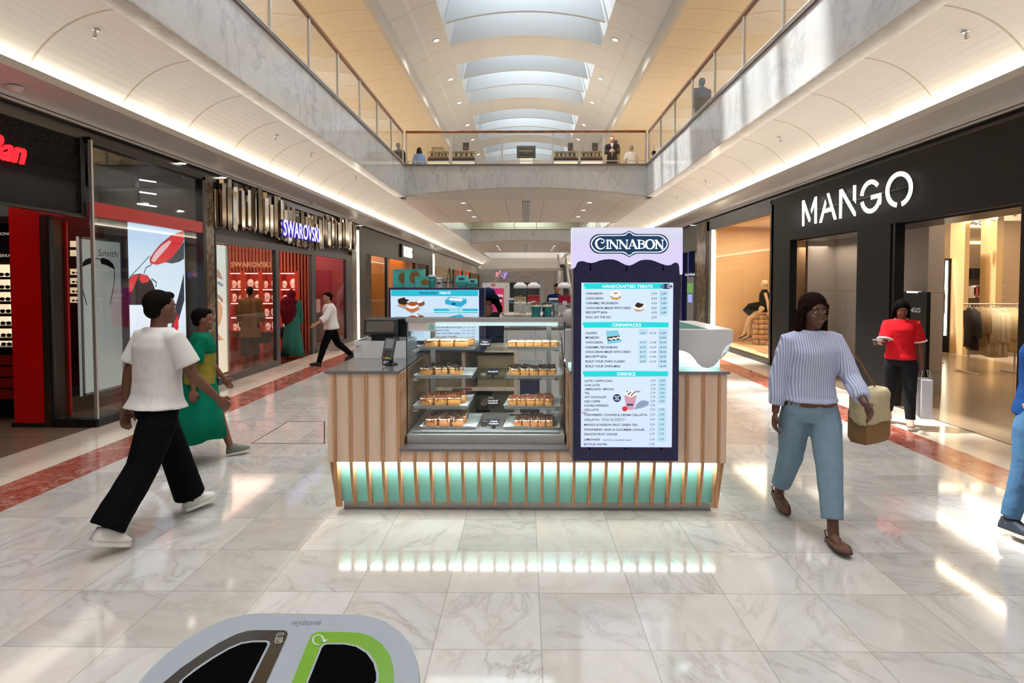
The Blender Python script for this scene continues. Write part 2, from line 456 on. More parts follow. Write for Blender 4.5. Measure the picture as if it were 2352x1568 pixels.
# ================================================================ THE SETTING
XF = 5.3          # shop front planes at x = +-XF
XM = 3.7          # marble fascia of the gallery
Z1, Z2 = 4.40, 5.38   # marble fascia bottom, top
YB1, YE1, YB2, YE2 = 18.2, 26.0, 40.0, 51.5   # bridges: front and rear edge
YEND = 66.0
TS = (.521, .52)
m_floor = marble('floor_marble', '#c6c5c3', '#877867', '#c9b7a1', TS[0], TS[1], rough=.075, vscale=1.3, off=(.852, .673), warmth=.36, jw=.0045, varr=.22, veinamt=.62)
m_border = marble('border_marble', '#e3dacd', '#b5a694', '#dcc3a4', 1.12, 1.05, rough=.10, vscale=1.0, warmth=.4)
m_red = marble('red_marble', '#9c4a3a', '#d8b6a8', '#84301f', 2.1, 1.05, rough=.12, vscale=4.5, warmth=.5, joint='#6b3a2c')
m_fascia = marble('fascia_marble', '#c9cbcc', '#9a9c9f', '#bfc0c0', 6, 1.25, axes=(2, 1), rough=.10, vscale=1.0, warmth=.3, joint='#9fa1a2', off=(0, .2), varr=.05)
m_fasciax = marble('fascia_marble_bridge', '#c6c8c9', '#93969a', '#bcbdbd', .79, 6, axes=(0, 2), rough=.10, vscale=1.0, warmth=.3, joint='#9fa1a2', off=(.22, .3), varr=.05)
m_strip = marble('underside_marble', '#b3aca4', '#85807b', '#a8a097', 6, 1.25, axes=(2, 1), rough=.2, vscale=1.4, joint='#827d77')
m_granite = mat('granite_capping', '#6f655e', .25, var=.5, scale=60)
m_vault = panelmat('vault_plaster', '#f2eee7', .55, seams=((1, 1.33, .52),), seamcol='#c9bda8', sw=.028)
m_ceil = panelmat('ceiling_panels', '#d9cfc6', .6, seams=((0, 1.25, .6),), seamcol='#a89a8e', sw=.025)
m_white = panelmat('white_plaster', '#efefee', .5, seams=((1, 1.51, .33),), seamcol='#c5c2bb', sw=.02)
m_soffit = mat('soffit_grey', '#c3bfbb', .35, var=.03)
m_darktrim = mat('dark_metal_trim', '#4b4b4e', .3, metal=.6, var=.1)
m_black = mat('black_metal', '#141416', .35, var=.2)
m_upvault = panelmat('upper_vault', '#e6dccb', .5, seams=((1, 1.15, .2),), seamcol='#c3b296', sw=.02)
m_steel = mat('brushed_steel', '#b9b8b6', .28, metal=.9, var=.08, scale=30, stretch=(1, 1, .05))
m_alu = mat('satin_aluminium', '#c8c8c8', .35, metal=.7, var=.05)
m_led = glow('led_white', '#fff3df', 7)
m_ledw = glow('led_warm', '#ffdfae', 5)

# floor: centre slabs, red bands, cream borders
ST(MB().quad((-4.02,-22,0),(4.05,-22,0),(4.05,70,0),(-4.02,70,0)), 'floor', m_floor)
mb = MB()
for s, a, b in ((-1, 4.02, 4.53), (1, 4.05, 4.53)):
    mb.quad(*((s*a,-22,0),(s*b,-22,0),(s*b,70,0),(s*a,70,0))[::s])
ST(mb, 'floor', m_red)
mb = MB(); mb.quad((4.53,-22,0),(XF-.03,-22,0),(XF-.03,70,0),(4.53,70,0)); mb.quad((-XF+.05,-22,0),(-4.53,-22,0),(-4.53,70,0),(-XF+.05,70,0))
ST(mb, 'floor', m_border)

# side vaults, soffits, fascias (lower mall)
def side_profile(s, pts, y0, y1, m, name, kind_obj=None):
    """extrude a cross-section polyline along y; faces towards the mall"""
    rings = []
    for (x, z) in pts: rings.append((Vector((s*x, y0, z)), Vector((s*x, y1, z))))
    mb = MB()
    for a, b in zip(rings, rings[1:]): mb.quad(a[0], a[1], b[1], b[0])
    return ST(mb, name, m, smooth=False)
def bulge(x0, z0, x1, z1, k, n=14):
    pts = []
    dx, dz = x1-x0, z1-z0; L = math.hypot(dx, dz); nx, nz = -dz/L, dx/L
    for i in range(n+1):
        t = i/n; b = 4*k*t*(1-t)
        pts.append((x0+dx*t+nx*b, z0+dz*t+nz*b))
    return pts
for s in (-1, 1):
    # vault between the marble strip and the light cove
    pts = bulge(3.95, 4.43, 4.93, 3.80, .16)
    o = side_profile(s, pts, -22, YEND, m_vault, 'ceiling'); o.data.polygons.foreach_set('use_smooth', [True]*len(o.data.polygons))
    side_profile(s, [(4.93, 3.80), (4.93, 3.78), (4.79, 3.78), (4.79, 3.83), (4.765, 3.83), (4.765, 3.75)], -22, YEND, m_soffit, 'trim_%d' % (1+(s > 0)))
    # bright LED line sitting on the lip
    l = MB().box(s*4.775, s*4.79, 7.4 if s < 0 else 2.0, 34, 3.832, 3.842)
    tagp(l.build('cove_light_strip', m_led), 'long thin LED strip on the cove lip above the %s shop fronts' % ('left' if s < 0 else 'right'), 'light strip')
    side_profile(s, [(4.765, 3.75)]+[(x, z) for x, z in bulge(4.765, 3.75, 5.14, 3.70, .0, 4)]+[(5.19, 3.68), (5.21, 3.64), (5.21, 3.60)], -22, YEND, m_soffit, 'ceiling')
    mbd = MB().box(s*5.21, s*XF, -22, YEND, 3.63, 3.66)
    for k in range(4): mbd.box(s*(5.215+.022*k), s*(5.225+.022*k), -22, YEND, 3.59, 3.63)
    mbd.box(s*5.29, s*5.34, -22, YEND, 3.46, 3.64)
    ST(mbd, 'trim_%d' % (3+(s > 0)), m_darktrim)
    # wall above the shop fronts, behind the soffit, up to the upper floor
    ST(MB().box(s*XF, s*(XF+.05), -22, YEND, 3.60, 5.25), 'wall_%s_upper' % ('left' if s < 0 else 'right'), m_soffit)
    # gallery fascias along the two wells
    for (y0, y1) in ((-22, YB1), (YE1, YB2), (YE2, 63.0)):
        ST(MB().box(s*XM, s*(XM+.06), y0, y1, Z1, Z2-.05), 'wall_fascia_%s' % ('left' if s < 0 else 'right'), m_fascia)
        ST(MB().box(s*(XM-.0), s*3.96, y0, y1, Z1-.02, Z1), 'trim_5', m_strip)
        ST(MB().box(s*(XM-.03), s*(XM+.25), y0, y1, Z2-.05, Z2), 'trim_6', m_granite)
    # upper floor slab
    ST(MB().box(s*(XM+.08), s*7.6, -22, 63, 5.05, 5.25), 'floor_upper_%s' % ('left' if s < 0 else 'right'), m_border)

# bridges
def bridge(y0, y1, arch, nlamp):
    n = 24; fr = Fr((0, y0, 0), (1, 0, 0), (0, 0, 1))
    top = [(XM, Z2-.05), (-XM, Z2-.05)]
    low = [(-XM+2*XM*i/n, Z1+arch*(1-((2*i/n)-1)**2)) for i in range(n+1)]
    mb = MB()
    for i in range(n):
        a, b = low[i], low[i+1]
        for c in (0, -.06):
            q = [fr.p(a[0], a[1], c), fr.p(b[0], b[1], c), fr.p(b[0], Z2-.05, c), fr.p(a[0], Z2-.05, c)]
            mb.quad(*q)
        mb.quad(fr.p(a[0], a[1], 0), fr.p(a[0], a[1], -.06), fr.p(b[0], b[1], -.06), fr.p(b[0], b[1], 0))
    ST(mb, 'wall_fascia_bridge', m_fasciax)
    mb = MB(); mb2 = MB()
    for i in range(n):      # arched soffit that falls back to the flat ceiling
        a, b = low[i], low[i+1]
        mb.quad((a[0], y0+.06, a[1]), (b[0], y0+.06, b[1]), (b[0]*1.02, y0+.75, Z1), (a[0]*1.02, y0+.75, Z1))
        mb2.quad((a[0], y0-.012, a[1]-.02), (b[0], y0-.012, b[1]-.02), (b[0], y0+.06, b[1]-.02), (a[0], y0+.06, a[1]-.02))
        mb2.quad((a[0], y0-.012, a[1]-.02), (b[0], y0-.012, b[1]-.02), (b[0], y0-.012, b[1]+.012), (a[0], y0-.012, a[1]+.012))
    ST(mb, 'ceiling', m_soffit, smooth=True); ST(mb2, 'trim_5', m_strip)
    ST(MB().box(-XM, XM, y0-.03, y0+.25, Z2-.05, Z2), 'trim_6', m_granite)
    ST(MB().box(-3.96, 3.96, y0+.75, y1, Z1, Z1+.05), 'ceiling', m_ceil)
    ST(MB().box(-XM-.05, XM+.05, y0+.08, y1-.1, 5.05, 5.25), 'floor_bridge', m_border)
    ST(MB().box(-XM, XM, y1-.06, y1, Z1, Z2-.05), 'wall_fascia_bridge', m_fasciax)
    ST(MB().box(-XM, XM, y1-.25, y1+.03, Z2-.05, Z2), 'trim_6', m_granite)
bridge(YB1, YE1, .26, 4); bridge(YB2, YE2, .26, 3)
# small mall-end structure: flat ceiling past the third well and the far end wall
ST(MB().box(-3.96, 3.96, 63.0, YEND+3, Z1, Z1+.05), 'ceiling', m_ceil)
ST(MB().box(-3.7, 3.7, 62.9, 63.0, Z1-.0, Z1+1.2), 'wall_fascia_end', m_soffit)
ends = bulge(3.2, 4.42, 2.6, 3.7, 0, 3)
mb = MB()
pe = [(63.6, 4.40), (64.6, 4.32), (65.6, 4.05), (66.2, 3.7), (66.4, 3.45), (66.4, 3.35), (67.4, 3.35)]
for a, b in zip(pe, pe[1:]): mb.quad((-4.9, a[0], a[1]), (4.9, a[0], a[1]), (4.9, b[0], b[1]), (-4.9, b[0], b[1]))
ST(mb, 'ceiling', m_vault, smooth=True)
ST(MB().box(-8, 8, 69.5, 69.7, 0, 5), 'wall_end', mat('end_wall', '#a9a49d', .6))
ST(MB().box(-8, 8, -22.1, -22, 0, 11), 'wall_near', mat('near_wall', '#b9b2a8', .6))

# linear slot diffuser and downlights under the bridges
for (y0, y1, xs) in ((YB1+1.0, YE1-.3, (-1.95, -1.92, -1.9)), (YB2+1.0, YE2-.5, (-1.95, -1.92, -1.9))):
    r = E('ceiling_slot_diffuser', (0.05, (y0+y1)/2, Z1), 'long grey slot diffuser in the middle of the %s bridge soffit' % ('near' if y0 < 30 else 'far'), 'air vent')
    for k in range(4): MB().box(-.09+k*.065, -.06+k*.065, y0, y1, Z1-.035, Z1).build('slat', m_darktrim, r)
    MB().box(-.10, .21, y0, y1, Z1-.01, Z1).build('backing', m_alu, r)
dl = None
def downlight(x, y, z, lab, grp, r=.075, m=None, tilt=0):
    global dl
    if dl is None:
        dl = E('downlight', (0, 0, 0), 'x', 'ceiling light', grp)
        MB().lathe((0,0,0), [(.105, 0), (.105, -.012), (.08, -.014), (.08, 0)], 20).build('trim_ring', m_alu, dl)
        MB().lathe((0,0,0), [(.078, -.004), (.078, -.010), (.0, -.010)][:2], 18).build('lens', glow('lamp_lens', '#fff2dc', 14), dl)
        o = dl
    else: o = dup(dl)
    o.location = (x, y, z); o['label'] = lab; o['group'] = grp; return o
for side, xs in (('left', -2.05), ('right', 2.1)):
    for i, y in enumerate((19.6, 21.6, 23.7)):
        downlight(xs, y, Z1, 'white downlight on the %s side under the near bridge, %s' % (side, ('front one', 'middle one', 'rear one')[i]), 'downlights under the near bridge')
    for i, y in enumerate((42.3, 44.6, 47.2)):
        downlight(xs*.98, y, Z1, 'white downlight on the %s side under the far bridge, %s' % (side, ('front one', 'middle one', 'rear one')[i]), 'downlights under the far bridge')
for x in (-2.05, 2.1):
    for y in (19.6, 21.6, 23.7, 42.3, 44.6, 47.2): area('downlight_lamp', (x, y, 4.375), .15, .15, 40, (1, .90, .78))
area('far_mall_light', (0, 58, 8.5), 5, 8, 700, (1, .95, .88))

# ---------------------------------------------------------------- upper level: vault with skylights
XB, ZB = 3.5, 8.03
RV = 8.2; APEX = 9.30
def vz(x): return APEX-(RV-math.sqrt(RV*RV-x*x))
XO = 2.3
YU0, YU1 = -22, 58
n = 10
mb = MB(); 
def vstrip(x0, x1, y0, y1, k, dz=0):
    for i in range(k):
        a, b = x0+(x1-x0)*i/k, x0+(x1-x0)*(i+1)/k
        mb.quad((a, y0, vz(a)+dz), (a, y1, vz(a)+dz), (b, y1, vz(b)+dz), (b, y0, vz(b)+dz))
for s in (-1, 1): vstrip(s*XO, s*2.95, YU0, YU1, 3, .0)
for s in (-1, 1): vstrip(s*3.0, s*XB, YU0, YU1, 4, -.06)
for s in (-1, 1):
    mb.quad((s*2.95, YU0, vz(2.95)), (s*2.95, YU1, vz(2.95)), (s*3.0, YU1, vz(3)-.06), (s*3.0, YU0, vz(3)-.06))
edges = []
yprev = YU0
for ys in SKY_OPEN:
    vstrip(-XO, XO, yprev, ys, 16); yprev = ys+SKY_LEN
vstrip(-XO, XO, yprev, YU1, 16)
ST(mb, 'ceiling_vault', m_white, smooth=True)
# deep curved ribs between the skylights
mb = MB()
for ys in SKY_OPEN:
    for (ya, yb) in ((ys-.26, ys-.0),):
        pass
# skylight shafts
m_shaft = mat('shaft_white', '#cdd2d5', .5, var=.02)
ZT = 10.9
mb = MB()
for ys in SKY_OPEN:
    y0, y1 = ys, ys+SKY_LEN; xi = 1.85; yi0, yi1 = y0+.35, y1-.35
    N = 16
    for i in range(N):
        a, b = -XO+2*XO*i/N, -XO+2*XO*(i+1)/N; ai, bi = -xi+2*xi*i/N, -xi+2*xi*(i+1)/N
        mb.quad((a, y0, vz(a)), (b, y0, vz(b)), (bi, yi0, ZT), (ai, yi0, ZT))
        mb.quad((a, y1, vz(a)), (ai, yi1, ZT), (bi, yi1, ZT), (b, y1, vz(b)))
    for s in (-1, 1): mb.quad((s*XO, y0, vz(XO)), (s*xi, yi0, ZT), (s*xi, yi1, ZT), (s*XO, y1, vz(XO)))
ST(mb, 'ceiling_skylight_shafts', m_shaft, smooth=False)
# two curved baffles in every skylight
for q, ys in enumerate(SKY_OPEN):
    for t in (1/3, 2/3):
        yb = ys+SKY_LEN*t; mb = MB(); N = 16
        for i in range(N):
            a, b = -2.22+4.44*i/N, -2.22+4.44*(i+1)/N
            za, zb = vz(a)+.03, vz(b)+.03
            top = ZT-.55
            k = .86
            mb.quad((a, yb-.05, za), (b, yb-.05, zb), (b*k, yb-.03, top), (a*k, yb-.03, top))
            mb.quad((a, yb+.05, za), (a*k, yb+.03, top), (b*k, yb+.03, top), (b, yb+.05, zb))
            mb.quad((a, yb-.05, za), (a, yb+.05, za), (b, yb+.05, zb), (b, yb-.05, zb))
        ST(mb, 'trim_baffle', m_shaft)
    # glazing bars at the top
    mb = MB()
    for k in range(5): 
        x = -1.85+3.7*k/4; mb.box(x-.02, x+.02, ys+.35, ys+SKY_LEN-.35, ZT, ZT+.05)
    mb.box(-1.85, 1.85, ys+SKY_LEN/2-.03, ys+SKY_LEN/2+.03, ZT, ZT+.06)
    ST(mb, 'window_%d_bars' % (q+1), m_alu)
    ST(MB().quad((-1.87, ys+.33, ZT+.055), (1.87, ys+.33, ZT+.055), (1.87, ys+SKY_LEN-.33, ZT+.055), (-1.87, ys+SKY_LEN-.33, ZT+.055)), 'window_%d' % (q+1), thin_glass('sky_glass', (.96, .98, .99), .05))
# edge beams and side ceilings of the gallery
for s in (-1, 1):
    side_profile(s, [(XB, vz(XB)-.06), (XB, ZB), (XB+.12, ZB)], YU0, YU1, mat('edge_beam', '#d3d2cd', .45), 'trim_7')
    pts = bulge(XB+.12, ZB+.08, 7.3, 6.75, .42, 16)
    side_profile(s, [(XB+.12, ZB)]+pts, YU0, YU1, m_upvault, 'ceiling')
    ST(MB().box(s*7.3, s*7.4, YU0, YU1, 5.25, 6.95), 'wall_upper_%s' % ('left' if s < 0 else 'right'), mat('upper_shops', '#d9b27a', .5, var=.2, scale=.6))
    # upper ceiling downlights on the recessed strip
    side = 'left' if s < 0 else 'right'
    for i, y in enumerate((11.9, 17.6, 20.9, 23.6, 26.9, 29.6, 33.0)):
        area('vault_lamp_fill', (s*2.62, y, vz(2.62)-.05), .22, .22, 48, (1, .99, .97), spread=115)
        o = downlight(s*2.62, y, vz(2.62)-.005, 'round lamp in the vault %s of the skylights, number %s from the front' % (side, ('one', 'two', 'three', 'four', 'five', 'six', 'seven')[i]), 'vault downlights')
        o.rotation_euler = (0, s*.32, 0)
ST(MB().box(-8, 8, 58, 58.1, 5, 11), 'wall_upper_end', mat('upper_end', '#cfc9bd', .6))

for s in (-1, 1):
    for y in (8.0, 4.0, 0.0, -4.0, -8.0, -13.0): area('vault_lamp_fill', (s*2.62, y, vz(2.62)-.05), .22, .22, 60, (1, .99, .97), spread=125)  # out of view and without fixtures, added to fill floor and kiosk
# sprinklers on the lower vaults
sp = None
m_chrome = mat('chrome', '#a8a49c', .2, metal=1)
def vault_at(x):
    pts = bulge(3.95, 4.43, 4.93, 3.80, .16, 60)
    return min(pts, key=lambda p: abs(p[0]-x))[1]
spots = []
for s, px in ((-1, ((218, 70), (715, 352), (633, 312), (817, 405))), (1, ((2220, 75), (1793, 317), (1621, 413), (1555, 450)))):
    for k, (x, y) in enumerate(px):
        # intersect with the vault surface
        best = None
        d = ray(x, y)
        for i in range(400):
            X = 3.96+.97*i/400; t = abs(X/d.x); z = CAMH+d.z*t
            e = abs(z-vault_at(X))
            if best is None or e < best[0]: best = (e, s*X, d.y*t, vault_at(X))
        _, X, Y, Z = best
        lab = 'small %s sprinkler head on the %s vaulted soffit, %s' % ('chrome', 'left' if s < 0 else 'right', ('nearest the camera', 'third one back', 'second one back', 'furthest back')[k] if s < 0 else ('nearest the camera', 'second one back', 'third one back', 'furthest back')[k])
        if sp is None:
            sp = E('sprinkler_head', (0, 0, 0), lab, 'sprinkler', 'vault sprinklers')
            MB().lathe((0,0,0), [(.045, .0), (.04, -.008), (.012, -.012), (.012, -.04), (.006, -.05)], 14).build('escutcheon', m_alu, sp, smooth='auto')
            mbx = MB().lathe((0,0,0), [(.004, -.05), (.004, -.075), (.022, -.078), (.022, -.082)], 12)
            mbx.pipe([(.012, 0, -.04), (.02, 0, -.055), (.006, 0, -.075)], .003, 6); mbx.pipe([(-.012, 0, -.04), (-.02, 0, -.055), (-.006, 0, -.075)], .003, 6)
            mbx.build('deflector', m_chrome, sp)
            o = sp
        else: o = dup(sp)
        o.location = (X, Y, Z+.004); o['label'] = lab; o['group'] = 'vault sprinklers'

# ---------------------------------------------------------------- balustrades
m_rail = woodmat('handrail_wood', '#8a4f22', '#6d3a16', .3, axis=1, coat=.3)
m_railx = woodmat('handrail_wood_x', '#8a4f22', '#6d3a16', .3, axis=0, coat=.3)
m_post = mat('post_aluminium', '#d5d3d0', .3, metal=.5)
m_rglass = thin_glass('balustrade_glass', (.95, .95, .94), .10)
m_rglassg = thin_glass('balustrade_glass_green', (.86, .95, .91), .12)
ZR = 6.36
def balustrade(lab, fixed, v0, posts, along, z0=Z2, z1=ZR, rail=True, gl=None, v1=None):
    """along 'y': runs along y at x=fixed; along 'x': runs along x at y=fixed"""
    v1 = posts[-1]
    c = (fixed, (v0+v1)/2, z0) if along == 'y' else ((v0+v1)/2, fixed, z0)
    r = E('balustrade', c, lab, 'railing')
    def bx(a0, a1, b0, b1, za, zb): return MB().box(b0, b1, a0, a1, za, zb) if along == 'y' else MB().box(a0, a1, b0, b1, za, zb)
    if rail: bx(v0, v1, fixed-.035, fixed+.035, z1-.03, z1+.045).build('handrail', (m_rail if along == 'y' else m_railx), r, bevel=.015)
    else: bx(v0, v1, fixed-.015, fixed+.015, z1-.01, z1+.01).build('handrail', m_post, r)
    bx(v0, v1, fixed-.01, fixed+.01, z0+.09, z0+.115).build('bottom_rail', m_post, r)
    for p in posts: bx(p-.028, p+.028, fixed-.02, fixed+.02, z0, z1-.03).build('post', m_post, r)
    ps = [v0]+list(posts)
    for a, b in zip(ps, ps[1:]):
        if abs(b-a) > .2: bx(a+.03, b-.03, fixed-.005, fixed+.005, z0+.02, z1-.04).build('glass_panel', gl or m_rglass, r)
    return r
YR = YB1+.06
py = [YR-1.575*k for k in range(14, -1, -1)]
balustrade('long glass balustrade with brown wooden handrail along the upper left gallery edge', -(XM+.06), -6.5, py, 'y')
balustrade('long glass balustrade with brown wooden handrail along the upper right gallery edge', XM+.06, -6.5, py, 'y')
balustrade('glass balustrade with brown handrail across the front of the near bridge', YR, -XM+.03, [-XM+.05, -2.28, -.72, .83, 2.38, XM-.03], 'x')
for s, nm in ((-1, 'left'), (1, 'right')):
    balustrade('greenish glass balustrade on the %s edge of the second well' % nm, s*(XM+.06), YE1+.2, [YE1+.2+1.55*k for k in range(0, 10)], 'y', rail=False, gl=m_rglassg)
balustrade('greenish glass balustrade across the front of the far bridge', YB2+.06, -XM, [-XM+.925*k*1.6 for k in range(0, 6)], 'x', rail=False, gl=m_rglassg)
# ================================================================ THE KIOSK
m_birch = woodmat('birch_panel', '#ecd0ba', '#dcbca2', .45, axis=2, scale=1.6, dist=3)
m_slat = woodmat('oak_slat', '#cc9a70', '#b07c54', .4, axis=2, scale=7)
m_edge = woodmat('ply_edge', '#c9a583', '#a57c5a', .5, axis=1, scale=6)
m_teal = mat('teal_panel', '#86cfc6', .4, var=.03)
m_tealbox = mat('teal_card', '#4fb8b4', .4, var=.05)
m_tealdk = mat('teal_card_dark', '#2f9c9c', .4, var=.05)
m_stone = mat('grey_quartz_top', '#6d6a6b', .16, var=.10, scale=180, coat=.3)
m_solid = mat('white_solid_surface', '#dcdadb', .28, var=.02)
m_navy = mat('navy_panel', '#1d1f4b', .35, var=.04)
m_navypat = mat('navy_pattern', '#2d2b63', .4, var=.04)
m_cglass = thin_glass('case_glass', (.965, .985, .98), .07)
m_cshelf = thin_glass('shelf_glass', (.88, .96, .93), .14)
m_blackp = mat('black_plastic', '#17181a', .35, var=.15)
m_whitep = mat('white_plastic', '#d9d8d6', .35, var=.03)
YF = 4.37
def xs(px, Y): return atY(px, 850, Y).x
XL, XR_ = atY(752, 950, YF).x, atY(1669, 950, YF).x
ZC = 1.10
zb = atY(1200, 1062, YF).z
xm0, xm1 = atY(918, 1018, YF).x, atY(1308, 1018, YF).x     # notch where the display case stands
zl = atY(1100, 1029, YF).z
YBK = 7.9
r = kc = E('kiosk_counter', ((XL+XR_)/2, YF+1.8, 0), 'birch-clad kiosk counter with oak slats over a glowing teal base', 'counter')
r_ = r
MB().box(XL, xm0, YF, YF+1.15, zb, ZC-.022).build('wood_cladding', m_birch, r)
MB().box(xm1, XR_, YF, YF+1.15, zb, ZC-.022).build('wood_cladding', m_birch, r)
MB().box(xm0, xm1, YF, YF+.9, zb, zl-.02).build('wood_cladding', m_birch, r)
MB().box(xm0-.002, xm0+.012, YF+.004, YF+1.15, zl, ZC-.022).build('side_panel', m_edge, r)
MB().box(xm1-.012, xm1+.002, YF+.004, YF+1.15, zl, ZC-.022).build('side_panel', m_edge, r)
# side wings
MB().box(XL, XL+.55, YF+1.15, YBK, zb, ZC-.022).build('wood_cladding', m_birch, r)
MB().box(XR_-.55, XR_, YF+1.15, YBK, zb, ZC-.022).build('wood_cladding', m_birch, r)
# plinth and teal skirt
xt0, xt1 = atY(777, 1100, YF+.09).x, atY(1646, 1100, YF+.09).x
xp0, xp1 = atY(790, 1165, YF+.16).x, atY(1632, 1165, YF+.16).x
for q_ in ((xp0, xp1, YF+.16, YF+.20), (xp0, xp0+.04, YF+.20, YBK-.1), (xp1-.04, xp1, YF+.20, YBK-.1)): MB().box(*q_, 0, .08).build('plinth', m_steel, r)
MB().add([(xt0, YF+.08, zb), (xt1, YF+.08, zb), (xt1-.01, YF+.115, .075), (xt0+.01, YF+.115, .075),
          (xt0, YF+.10, zb), (xt1, YF+.10, zb), (xt1-.01, YF+.135, .075), (xt0+.01, YF+.135, .075)],
         [(0, 3, 2, 1), (4, 5, 6, 7), (0, 4, 7, 3), (1, 2, 6, 5), (3, 7, 6, 2), (0, 1, 5, 4)]).build('teal_skirt', m_teal, r)
for x in (xt0+.01, xt1-.03): MB().box(x, x+.02, YF+.135, YBK, .075, zb).build('teal_skirt', m_teal, r)
MB().box(xt0+.02, xt1-.02, YF+.03, YF+.07, zb-.012, zb).build('light_strip', glow('led_cool', '#f2fffb', 9), r)
# slats: broad upper part on the cladding, tapering fin over the skirt
dx = (atY(1652, 900, YF).x-atY(769, 900, YF).x)/24
x0s = atY(769, 900, YF).x
for k in range(25):
    x = x0s+dx*k
    ztop = ZC-.024 if (x < xm0+.01 or x > xm1-.01) else zl-.022
    MB().box(x-.011, x+.011, YF-.014, YF, zb-.002, ztop).build('slat', m_slat, r)
    fr = Fr((x-.011 if k else x-.011, 0, 0), (0, 1, 0), (0, 0, 1))
    MB().prism(fr, [(YF-.014, zb), (YF+.08, zb), (YF+.125, .06), (YF+.075, .06), (YF+.02, zb-.16)], 0, .022).build('fin', m_slat, r)
for s, xe, n in ((-1, XL, 1), (1, XR_, 1)):
    for k in range(9):
        y = YF+.05+k*.40
        fr = Fr((0, y, 0), (1, 0, 0), (0, 0, 1))
        MB().prism(fr, [(xe, zb), (xe-s*.05, zb), (xe-s*.09, .06), (xe-s*.045, .06)], -.011, .011).build('fin', m_slat, r)
area('kiosk_skirt_led', ((xt0+xt1)/2, YF+.045, zb-.014), xt1-xt0-.05, .045, 17, (.93, 1, .98), (0, .25, -1), 'Y')
for s, xe in ((-1, XL+.03), (1, XR_-.03)):
    area('kiosk_skirt_led', (xe, YF+1.8, zb-.014), 3.2, .03, 9, (.93, 1, .98), (-s*.3, 0, -1), 'X')
# worktops
def slab(pts, z, t=.022): 
    return MB().prism(Fr((0, 0, 0), (1, 0, 0), (0, 1, 0)), pts, z-t, z)
e = .018
slab([(XL-e, YF-e), (xm0+.002, YF-e), (xm0+.002, YF+1.17), (XL+.57, YF+1.17), (XL+.57, YBK), (XL-.06, YBK)], ZC).build('worktop', m_stone, bevel=.002, label='dark grey quartz worktop on the left of the kiosk under the till', cat='worktop')
slab([(xm1-.002, YF-e), (XR_+e, YF-e), (XR_+e, YBK), (XR_-.57, YBK), (XR_-.57, YF+1.17), (xm1-.002, YF+1.17)], ZC).build('worktop', m_stone, bevel=.002, label='dark grey quartz worktop on the right of the kiosk under the white drip panel', cat='worktop')
MB().box(xm0, xm1, YF-e, YF+.93, zl-.02, zl).build('worktop', m_stone, bevel=.002, label='low grey quartz ledge carrying the pastry display case', cat='worktop')

# ---------------------------------------------------------------- display case
YC0, YC1 = 4.50, 5.27
cx0, cx1 = atY(935, 1000, YC0).x, atY(1297, 1000, YC0).x
zt = atY(1100, 727.8, YC0).z; ztb = atY(1100, 738.5, YC0).z
zdeck = atY(1100, 997, YC0).z
r = dc = E('display_case', ((cx0+cx1)/2, (YC0+YC1)/2, zl), 'tall glass pastry display case with four levels of buns', 'display case')
MB().box(cx0, cx1, YC0-.008, YC1, zl, zdeck).build('base', m_alu, r, bevel=.003)
MB().box(cx0-.004, cx1+.004, YC0-.012, YC1, ztb, zt-.003).build('top_frame', m_alu, r, bevel=.002)
MB().box(cx0-.002, cx1+.002, YC0-.010, YC1, zt-.003, zt).build('mirror_top', mat('mirror_glass', '#cfd6d6', .02, metal=.95, var=.01), r)
MB().box(cx0+.01, cx1-.01, YC0+.001, YC0+.005, zdeck+.002, ztb).build('front_glass', m_cglass, r)
for x in (cx0+.004, cx1-.010): MB().box(x, x+.006, YC0+.002, YC1-.02, zdeck, ztb).build('side_glass', m_cglass, r)
for x in (cx0-.002, cx1-.005): MB().box(x, x+.007, YC0-.002, YC0+.008, zdeck, ztb).build('corner_trim', m_black, r)
for x in (cx0+.075, cx1-.115): MB().box(x, x+.04, YC1-.10, YC1-.05, zdeck, ztb).build('upright', m_alu, r)
MB().cyl((cx0+.13, YC0+.07, ztb-.022), (cx1-.05, YC0+.07, ztb-.022), .014).build('lamp_tube', glow('case_tube', '#dff4f6', .8), r, smooth='auto')
MB().box(cx0+.10, cx1-.04, YC0+.055, YC0+.09, ztb-.006, ztb).build('lamp_housing', m_alu, r)
zsh = [atY(1140, y, YC0+.10).z for y in (803, 869, 939)]
for z in zsh:
    MB().box(cx0+.055, cx1-.055, YC0+.09, YC1-.10, z-.008, z).build('glass_shelf', m_cshelf, r)
    for x in (cx0+.03, cx1-.07): MB().box(x, x+.035, YC0+.09, YC1-.06, z-.02, z-.009).build('shelf_bracket', m_alu, r)
m_perf = panelmat('perforated', '#b9bcbf', .4, seams=((0, .0125, 0),), seamcol='#1a1a1c', sw=.006)
MB().box(cx0+.04, cx1-.04, YC0+.02, YC0+.05, zdeck, zdeck+.012).build('vent_strip', m_perf, r)
MB().box(cx0+.02, cx1-.02, YC0+.055, YC1-.06, zdeck, zdeck+.01).build('deck', m_alu, r)
area('display_case_lamp', ((cx0+cx1)/2+.03, YC0+.10, ztb-.05), cx1-cx0-.2, .03, 3.2, (.93, .98, 1), (0, .35, -1), 'Y')
for z in zsh: area('shelf_fill', ((cx0+cx1)/2, YC0+.095, z-.02), cx1-cx0-.2, .02, 2.4, (.95, .98, 1), (0, .6, -1), 'Y')  # added fill under each shelf to brighten the trays, no fixture there

